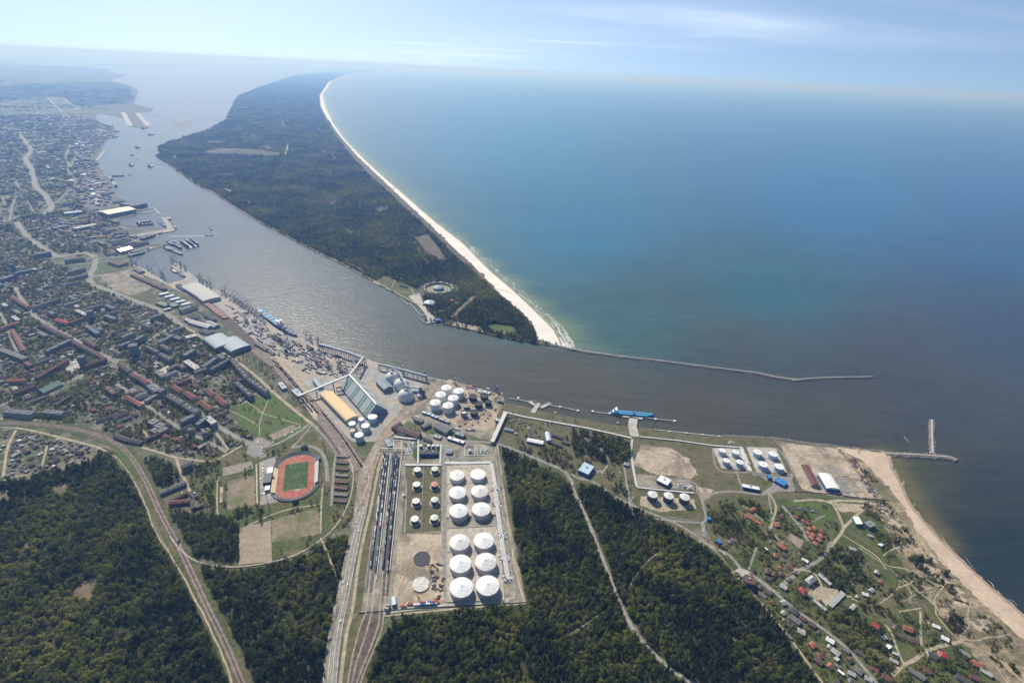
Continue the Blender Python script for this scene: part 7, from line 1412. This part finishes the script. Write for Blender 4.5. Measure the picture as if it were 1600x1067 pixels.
def crown_mesh(name, seed, h, r, shape, n, m, z0=.28, size=1.5, trunk=True, clump=1, spread=0):
    r2 = random.Random(seed); mb = MB(); tr = MB()
    for c in range(clump):
        ox, oy = (0, 0) if clump == 1 else (r2.uniform(-spread, spread), r2.uniform(-spread, spread)); hh = h * r2.uniform(.85, 1.1); lobes = [(r2.uniform(0, 6.28), r2.uniform(.6, 1.25)) for _ in range(5)]
        for _ in range(n):
            t = r2.random(); a = r2.uniform(0, 6.283); lob = 1 + .25 * math.sin(3 * a + lobes[0][0]) + .15 * math.sin(5 * a + lobes[1][0] + 4 * t)
            if shape == 'cone': rr = r * (1 - t) ** .75 * lob; z = hh * (z0 + (1 - z0) * t)
            else: u = math.acos(1 - 2 * t) ; rr = r * math.sin(u) ** .8 * lob; z = hh * (z0 + (1 - z0) * (.5 - .5 * math.cos(u)))
            rr *= r2.uniform(.75, 1.05) if r2.random() < .8 else r2.uniform(.2, .7)
            cx, cy, cz = ox + rr * math.cos(a), oy + rr * math.sin(a), z + r2.uniform(-.4, .4)
            nrm = Vector((math.cos(a) * (1 - abs(2 * t - 1) * .3) + r2.gauss(0, .35), math.sin(a) + r2.gauss(0, .35), .5 + t * .9 + r2.gauss(0, .3))).normalized()
            tx = nrm.orthogonal().normalized(); ty = nrm.cross(tx); s = size * r2.uniform(.6, 1.35); ro = r2.uniform(0, 3); tx, ty = tx * math.cos(ro) + ty * math.sin(ro), ty * math.cos(ro) - tx * math.sin(ro)
            p = Vector((cx, cy, cz)); mb.add([p - tx * s * .6, p - ty * s * .45, p + tx * s * .6, p + ty * s * .5 + nrm * s * .2], [[0, 1, 2, 3]])
        if trunk: tr.rings([(.28, 0), (.12, hh * .8)], ox, oy, 5)
    return mb, tr
TREES = []
def tree_proto(i, name, seed, h, r, shape, n, m, **k):
    mb, tr = crown_mesh(name, seed, h, r, shape, n, m, **k); mb.add(tr.V, tr.F, 1)
    me = bpy.data.meshes.new('tree_model'); me.from_pydata(mb.V, [], mb.F); me.materials.append(m); me.materials.append(m_bark)
    me.polygons.foreach_set('material_index', mb.mi); me.update(); o = bpy.data.objects.new('tree_model_%02d' % i, me); return o, mb, tr
specs = [('pine', 3, 15, 3.3, 'cone', 62, lm_pine), ('pine', 4, 17, 3.0, 'cone', 60, lm_pine), ('pine', 5, 14, 3.8, 'ball', 60, lm_pine), ('mid', 6, 12, 4.2, 'ball', 66, lm_mid), ('mid', 7, 14, 3.8, 'ball', 62, lm_mid), ('fresh', 8, 11, 4.0, 'ball', 62, lm_fresh), ('bare', 9, 10, 3.9, 'ball', 50, lm_bare), ('shrub', 10, 3.2, 2.4, 'ball', 26, lm_mid)]
def tp(i, s): return tree_proto(i, s[0], s[1], s[2], s[3], s[4], s[5], s[6], size=1.9 if s[0] != 'shrub' else 1.2)
src_col = bpy.data.collections.new('tree_models')
for i, s in enumerate(specs): o, _, _ = tp(i, s); src_col.objects.link(o)
def scatter_group():
    g = bpy.data.node_groups.new('scatter', 'GeometryNodeTree'); g.interface.new_socket('Geometry', in_out='INPUT', socket_type='NodeSocketGeometry'); g.interface.new_socket('Geometry', in_out='OUTPUT', socket_type='NodeSocketGeometry')
    N = g.nodes; Lk = g.links; i = N.new('NodeGroupInput'); o = N.new('NodeGroupOutput'); m2p = N.new('GeometryNodeMeshToPoints'); iop = N.new('GeometryNodeInstanceOnPoints'); ci = N.new('GeometryNodeCollectionInfo')
    ci.inputs['Collection'].default_value = src_col; ci.inputs['Separate Children'].default_value = True; ci.inputs['Reset Children'].default_value = True; iop.inputs['Pick Instance'].default_value = True
    def na(nm, ty): a = N.new('GeometryNodeInputNamedAttribute'); a.data_type = ty; a.inputs['Name'].default_value = nm; return a.outputs['Attribute']
    cx = N.new('ShaderNodeCombineXYZ'); Lk.new(na('rot', 'FLOAT'), cx.inputs[2])
    Lk.new(i.outputs[0], m2p.inputs[0]); Lk.new(m2p.outputs[0], iop.inputs['Points']); Lk.new(ci.outputs[0], iop.inputs['Instance']); Lk.new(na('idx', 'INT'), iop.inputs['Instance Index']); Lk.new(na('scl', 'FLOAT_VECTOR'), iop.inputs['Scale']); Lk.new(cx.outputs[0], iop.inputs['Rotation']); Lk.new(iop.outputs[0], o.inputs[0]); return g
SG = scatter_group()
def gn_scatter(name, X, Y, idx, sx, sz, label):
    n = len(X); me = bpy.data.meshes.new(name); me.vertices.add(n); co = np.stack([X, Y, np.full(n, .2)], 1).astype('f'); me.vertices.foreach_set('co', co.ravel())
    a = me.attributes.new('idx', 'INT', 'POINT'); a.data.foreach_set('value', idx.astype('i')); a = me.attributes.new('rot', 'FLOAT', 'POINT'); a.data.foreach_set('value', nr.uniform(0, 6.28, n).astype('f'))
    a = me.attributes.new('scl', 'FLOAT_VECTOR', 'POINT'); a.data.foreach_set('vector', np.stack([sx, sx, sz], 1).astype('f').ravel())
    o = bpy.data.objects.new(name, me); COL.objects.link(o); md = o.modifiers.new('scatter', 'NODES'); md.node_group = SG; o['kind'] = 'stuff'; o['label'] = label; print(name, n); return o
def vnoise(X, Y, sc, seed=0.0):
    return np.array([mnoise((x / sc, y / sc, seed)) for x, y in zip(X, Y)])
TP = []    # every tree: x, y, idx, sx, sz, wood?
def forest(poly, sp, weights, d0=2200, thin=None, scale=1.0, flag=1, raw=False, cap=60000, patch=90, grow=1.0):
    """trees at spacing sp up to distance d0, fewer and wider beyond; weights per model"""
    w = jit(densify(poly if raw else PP(poly), 26), 6, 20); xs = np.array([p.x for p in w]); ys = np.array([p.y for p in w])
    rr = np.hypot(xs, ys); th = np.arctan2(xs, ys); r1, r2 = max(200, rr.min() * .8), rr.max(); t0, t1 = th.min(), th.max(); rho = 1 / sp ** 2; out = []
    ra, rb = r1, min(r2, d0)
    if rb > ra: n = int(rho * (t1 - t0) * (rb ** 2 - ra ** 2) / 2); r = np.sqrt(nr.uniform(ra ** 2, rb ** 2, n)); t = nr.uniform(t0, t1, n); out.append((r * np.sin(t), r * np.cos(t)))
    if r2 > d0: ra = max(r1, d0); n = int(rho * d0 ** 2 * (t1 - t0) * math.log(r2 / ra)); r = ra * (r2 / ra) ** nr.uniform(0, 1, n); t = nr.uniform(t0, t1, n); out.append((r * np.sin(t), r * np.cos(t)))
    X = np.concatenate([o[0] for o in out]); Y = np.concatenate([o[1] for o in out]); k = inpoly(X, Y, w); X, Y = X[k], Y[k]
    k = ~occ(X, Y, flag) ; X, Y = X[k], Y[k]
    if thin: nn = vnoise(X, Y, thin[0], thin[1]); k = nn > thin[2] + nr.normal(0, .08, len(nn)); X, Y = X[k], Y[k]
    D = np.hypot(X, Y); f = np.clip(D / d0, 1, 12); pn = vnoise(X, Y, patch, 3.3) + .5 * vnoise(X, Y, patch / 3, 8.1)
    W = np.array(weights, float); W /= W.sum(); cum = np.cumsum(W); u = np.clip(.5 + pn * .75 + nr.normal(0, .16, len(X)), 0, .9999); idx = np.searchsorted(cum, u)
    s = scale * (nr.uniform(.62, 1.28, len(X)) + .12 * pn); TP.append(np.stack([X, Y, idx, s * f, s * np.minimum(f, 1.5 * grow) ** .5], 1)); return len(X)
WOOD = [2.6, 2.2, 1.5, 2.2, 2.2, 1.8, .8, .05]
m_ff = m_floor
F1 = [(-400, 760), (0, 758), (60, 745), (148, 722), (160, 704), (182, 722), (206, 750), (226, 790), (238, 826), (266, 872), (298, 926), (323, 976), (348, 1032), (372, 1110), (-300, 1250)]
F2 = [(312, 884), (345, 892), (385, 892), (425, 886), (468, 872), (500, 856), (522, 842), (545, 835), (535, 880), (520, 950), (508, 1010), (498, 1110), (402, 1110), (380, 1058), (355, 1000), (325, 935)]
F2b = [(206, 712), (270, 722), (282, 745), (262, 762), (245, 760), (225, 735)]; F2c = [(262, 800), (300, 800), (340, 806), (372, 826), (372, 878), (345, 880), (310, 872), (290, 860), (275, 835)]
F3 = [(785, 704), (820, 716), (850, 730), (878, 742), (888, 758), (895, 780), (912, 812), (930, 858), (945, 898), (962, 938), (980, 978), (1005, 1014), (1042, 1048), (1090, 1085), (1150, 1130), (560, 1200), (575, 1040), (600, 990), (618, 968), (700, 960), (824, 945), (812, 880), (800, 800), (790, 740)]
F4 = [(902, 762), (935, 764), (962, 782), (1000, 804), (1050, 824), (1092, 850), (1116, 866), (1136, 892), (1166, 926), (1196, 960), (1236, 1012), (1276, 1066), (1300, 1130), (1180, 1120), (1094, 1072), (1050, 1040), (1014, 1004), (990, 972), (970, 934), (954, 892), (940, 852), (920, 806), (906, 780)]
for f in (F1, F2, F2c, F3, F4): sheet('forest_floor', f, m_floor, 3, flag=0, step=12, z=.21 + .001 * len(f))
CLR = [[(112, 925), (128, 908), (152, 896), (158, 905), (150, 925), (138, 940), (120, 938)], [(78, 762), (108, 752), (112, 762), (92, 778)], [(-10, 765), (12, 765), (22, 776), (5, 785)], [(26, 860), (48, 842), (46, 855), (30, 868)], [(1142, 998), (1150, 990), (1153, 1002), (1146, 1006)]]
for c_ in CLR: sheet('clearing', c_, mat('bare_clearing', (.17, .13, .09), .95, (.11, .095, .055), .05), 3, flag=1)
for f, sc in ((F1, 1.0), (F2, .95), (F2b, .8), (F2c, .95), (F3, 1.0), (F4, 1.0)): forest(f, 5.1, WOOD, thin=(26, 5.5, -.56), scale=sc)
# spit
mark(jit(densify(PP([(300, 240), (335, 232), (395, 233), (440, 239), (440, 244), (380, 242), (310, 242)]), 90), 70, 260), 1); mark(PP([(645, 370), (668, 366), (686, 388), (698, 408), (688, 408), (664, 394)]), 1)
SP = SPIT_L[2:] + [(839, 532), (835, 515), (817, 492), (779, 461), (757, 440), (732, 418), (708, 400), (690, 380), (650, 342), (608, 303), (575, 272), (546, 241), (524, 212), (508, 187), (499, 166), (498, 149), (512, 129), (540, 117)]
forest(SP, 6.6, [2.2, 1.6, 2.2, 3, 2.6, 2.4, 1.0, .2], d0=2300, thin=(300, 2.2, -.44), patch=240)

FR = [0, 0, 0, 1, 2, 4, 1.5, 0]
for pl in ([(420, 350), (470, 352), (540, 385), (560, 402), (600, 425), (575, 434), (530, 410), (470, 380)], [(300, 268), (350, 290), (400, 318), (392, 335), (340, 305), (300, 282)], [(560, 360), (600, 372), (650, 412), (610, 420), (570, 395)], [(600, 330), (640, 352), (620, 372), (596, 352)], [(470, 300), (520, 305), (510, 330), (465, 322)], [(440, 245), (480, 250), (475, 272), (446, 265)], [(720, 490), (760, 478), (800, 500), (830, 528), (790, 515), (740, 505)], [(480, 205), (500, 210), (505, 235), (484, 232)], [(405, 295), (440, 292), (450, 310), (415, 312)], [(560, 300), (590, 310), (585, 330), (562, 322)]): forest(pl, 7.5, FR, d0=2300, scale=1.12, thin=(130, 5.1, -.12))
forest([(583, 436), (600, 428), (664, 452), (664, 488), (625, 462)], 13, [0, 0, 0, 3, 2, 3, 1, 1]); forest([(690, 470), (760, 470), (840, 520), (842, 534), (770, 520), (700, 500)], 8, [1, 0, 1, 3, 3, 2, 1, 2], thin=(60, 1, -.3))
# town greenery
CITY = [(-80, 395), (60, 395), (150, 440), (270, 500), (345, 540), (430, 610), (345, 640), (400, 690), (280, 715), (232, 700), (180, 690), (100, 665), (-80, 655)]
forest(CITY, 7.4, [.2, .1, .3, 3, 3, 4, 3, 1.6], d0=1900, thin=(70, 9.9, -.2), scale=.82, patch=60)
forest([(-200, 180), (60, 180), (150, 190), (150, 240), (180, 345), (205, 400), (60, 396), (-200, 396)], 12, [.6, .2, .6, 4, 3, 2, 1, .4], d0=1900, thin=(200, 9.9, -.15), scale=1.0, patch=200)
forest([(5, 672), (60, 672), (150, 698), (146, 712), (85, 733), (5, 752)], 10, [0, 0, 0, 2, 2, 2, 2, 4], scale=.5); forest([(232, 668), (345, 640), (398, 690), (352, 712), (325, 720), (232, 700)], 9.5, [0, 0, .3, 3, 2, 2, 2, 3], scale=.62)
forest([(395, 690), (480, 668), (545, 735), (560, 800), (530, 830), (440, 870), (300, 800), (290, 745), (310, 722)], 14, [0, 0, .4, 3, 3, 2, 1, 2], thin=(45, 4.4, .1), scale=.8); forest([(296, 725), (345, 720), (338, 800), (312, 795), (298, 750)], 8.5, [0, 0, .5, 3, 3, 2, .5, 1], thin=(40, 4, -.15), scale=.75)
forest([(400, 790), (500, 790), (498, 800), (420, 806), (350, 812), (352, 800)], 9, [0, 0, .5, 3, 3, 1, 3, 1], scale=.8, thin=(30, 1, -.1)); forest([(365, 640), (424, 611), (484, 663), (470, 672), (404, 682)], 16, [0, 0, 0, 3, 3, 2, .3, 3], thin=(50, 7, .05), scale=.6)
forest([(425, 570), (440, 585), (500, 650), (490, 650), (430, 600), (380, 560), (345, 535)], 10, [0, 0, .3, 3, 3, 1, 1, 3], thin=(40, 7, -.1), scale=.6); forest([(500, 690), (545, 735), (560, 790), (545, 830), (505, 840), (520, 760)], 13, [0, 0, .3, 3, 3, 1, 1, 3], thin=(40, 7, 0), scale=.7)
forest([(535, 838), (552, 800), (556, 830), (545, 880), (530, 900)], 9, [0, 0, 1, 2, 2, 1, 3, 2], scale=.7)
forest([(895, 676), (930, 680), (985, 690), (982, 712), (960, 726), (925, 715), (890, 700)], 6.5, [1, .5, 1, 4, 3, 1, .4, 0], scale=1.1); forest([(800, 690), (850, 700), (905, 700), (935, 720), (915, 742), (880, 733), (845, 716), (800, 700)], 8, [0, 0, 0, 2, 2, 1, 6, 1], scale=.9, thin=(30, 2, -.15)); forest([(940, 735), (990, 755), (985, 785), (960, 775)], 9, [1, 0, 1, 3, 2, 1, 1, 1], thin=(30, 2, -.1), scale=.8)
forest([(640, 650), (700, 668), (780, 690), (775, 700), (700, 690), (620, 680)], 15, [0, 0, 0, 2, 2, 1, 3, 2], thin=(25, 2, .0), scale=.6); forest([(786, 640), (830, 650), (890, 665), (890, 690), (800, 690), (785, 670)], 14, [0, 0, 0, 3, 2, 2, 2, 3], thin=(30, 2, .0), scale=.6)
VG = [(1115, 800), (1290, 790), (1320, 850), (1400, 900), (1440, 955), (1560, 1060), (1560, 1150), (1320, 1150), (1180, 930), (1110, 845)]
forest(VG, 4.8, [.1, 0, .2, 2, 2, 3, 2.5, 6], thin=(24, 2.7, -.06), scale=.6)
for pl in ([(1290, 850), (1345, 860), (1350, 905), (1300, 900), (1262, 885)], [(1285, 885), (1340, 900), (1340, 925), (1300, 920)], [(1260, 940), (1330, 950), (1400, 1040), (1370, 1050), (1300, 990)], [(1300, 955), (1370, 985), (1395, 1035), (1365, 1040), (1320, 1000)], [(1100, 790), (1160, 780), (1200, 800), (1180, 850), (1120, 840)]): forest(pl, 6.4, [.3, .1, .5, 3, 3, 3, 3.5, .5], scale=.85, thin=(40, 2.7, -.25))
forest([(1330, 715), (1370, 750), (1400, 800), (1440, 855), (1500, 915), (1585, 1000), (1600, 1067), (1500, 1000), (1400, 900), (1340, 790), (1385, 778), (1350, 740)], 3.8, [0, 0, 0, .12, 0, 0, .3, 5], thin=(26, 6.7, -.02), scale=.9)
forest([(-300, 120), (-100, 118), (60, 130), (200, 140), (208, 158), (120, 170), (-300, 190)], 17, [3, 2, 2, 3, 2, 0, 0, 0], d0=1900, thin=(700, 1, -.05), patch=500)
A = np.concatenate(TP); D = np.hypot(A[:, 0], A[:, 1])
# which stand inside the frame
dzz = -CAMH; fz = A[:, 1] * fwd.y + dzz * fwd.z; PX = 800 + FPX * (A[:, 0] * rgt.x + A[:, 1] * rgt.y + dzz * rgt.z) / fz; PY = 533.5 - FPX * (A[:, 0] * up.x + A[:, 1] * up.y + dzz * up.z) / fz
vis = (fz > 0) & (PX > 2) & (PX < 1598) & (PY < 1064) & (A[:, 2] < 7); 
order = np.argsort(np.where(vis, fz / A[:, 3].clip(.6, 1.4) ** .5, 1e9)); near = order[:300]; rest = np.ones(len(A), bool); rest[near] = False; rest &= (PX > -500) & (PX < 2100) & (PY < 1400) & (fz > 0)
names = {0: ('pine_tree', 'dark narrow pine'), 1: ('pine_tree', 'tall dark pine'), 2: ('pine_tree', 'dark broad pine'), 3: ('leafy_tree', 'mid green round tree'), 4: ('leafy_tree', 'mid green tall tree'), 5: ('leafy_tree', 'fresh green leafy tree'), 6: ('budding_tree', 'brown budding tree')}
tsrc = {}
for i in near:
    x, y, k, sx, sz = A[i]; k = int(k); nm, dsc = names[k]; px = PX[i]
    where = 'at the bottom of the wood %s' % ('left of the railway' if px < 375 else 'right of the railway' if px < 540 else 'below the tank farm' if px < 1060 else 'right of the pale road')
    if k not in tsrc:
        s = specs[k]; mb, tr = crown_mesh(*s[:7], size=1.9); e = empty(nm, (x, y, .2), rnd.uniform(0, 6)); mb.obj('crown', s[6], e); tr.obj('trunk', m_bark, e); reg(e); tsrc[k] = e; o = e
    else: o = copy_tree(tsrc[k], (x, y, .2), rnd.uniform(0, 6))
    o.scale = (sx, sx, sz); o['label'] = dsc + ' ' + where; o['category'] = 'tree'; o['group'] = dsc + 's ' + where
Rr = A[rest]; gn_scatter('woodland', Rr[:, 0], Rr[:, 1], Rr[:, 2], Rr[:, 3], Rr[:, 4], 'woods, dune shrubs and town greenery beyond the nearest trees')
# ---------------------------------------------------------------- haze
mh = bpy.data.materials.new('haze_air'); mh.use_nodes = True; hn = mh.node_tree.nodes; hn.remove(hn['Principled BSDF'])
pv = hn.new('ShaderNodeVolumePrincipled'); pv.inputs['Color'].default_value = (0.24, 0.475, 1.0, 1)
pv.inputs['Density'].default_value = 6.7e-5; pv.inputs['Anisotropy'].default_value = 0.28; pv.inputs['Absorption Color'].default_value = (0.72, 0.72, 0.72, 1)
mh.node_tree.links.new(pv.outputs[0], hn['Material Output'].inputs['Volume'])
mb = MB(); mb.box(0, 0, -4, 236000, 236000, CAMH + 34); hz = mb.obj('haze', mh); hz['kind'] = 'stuff'
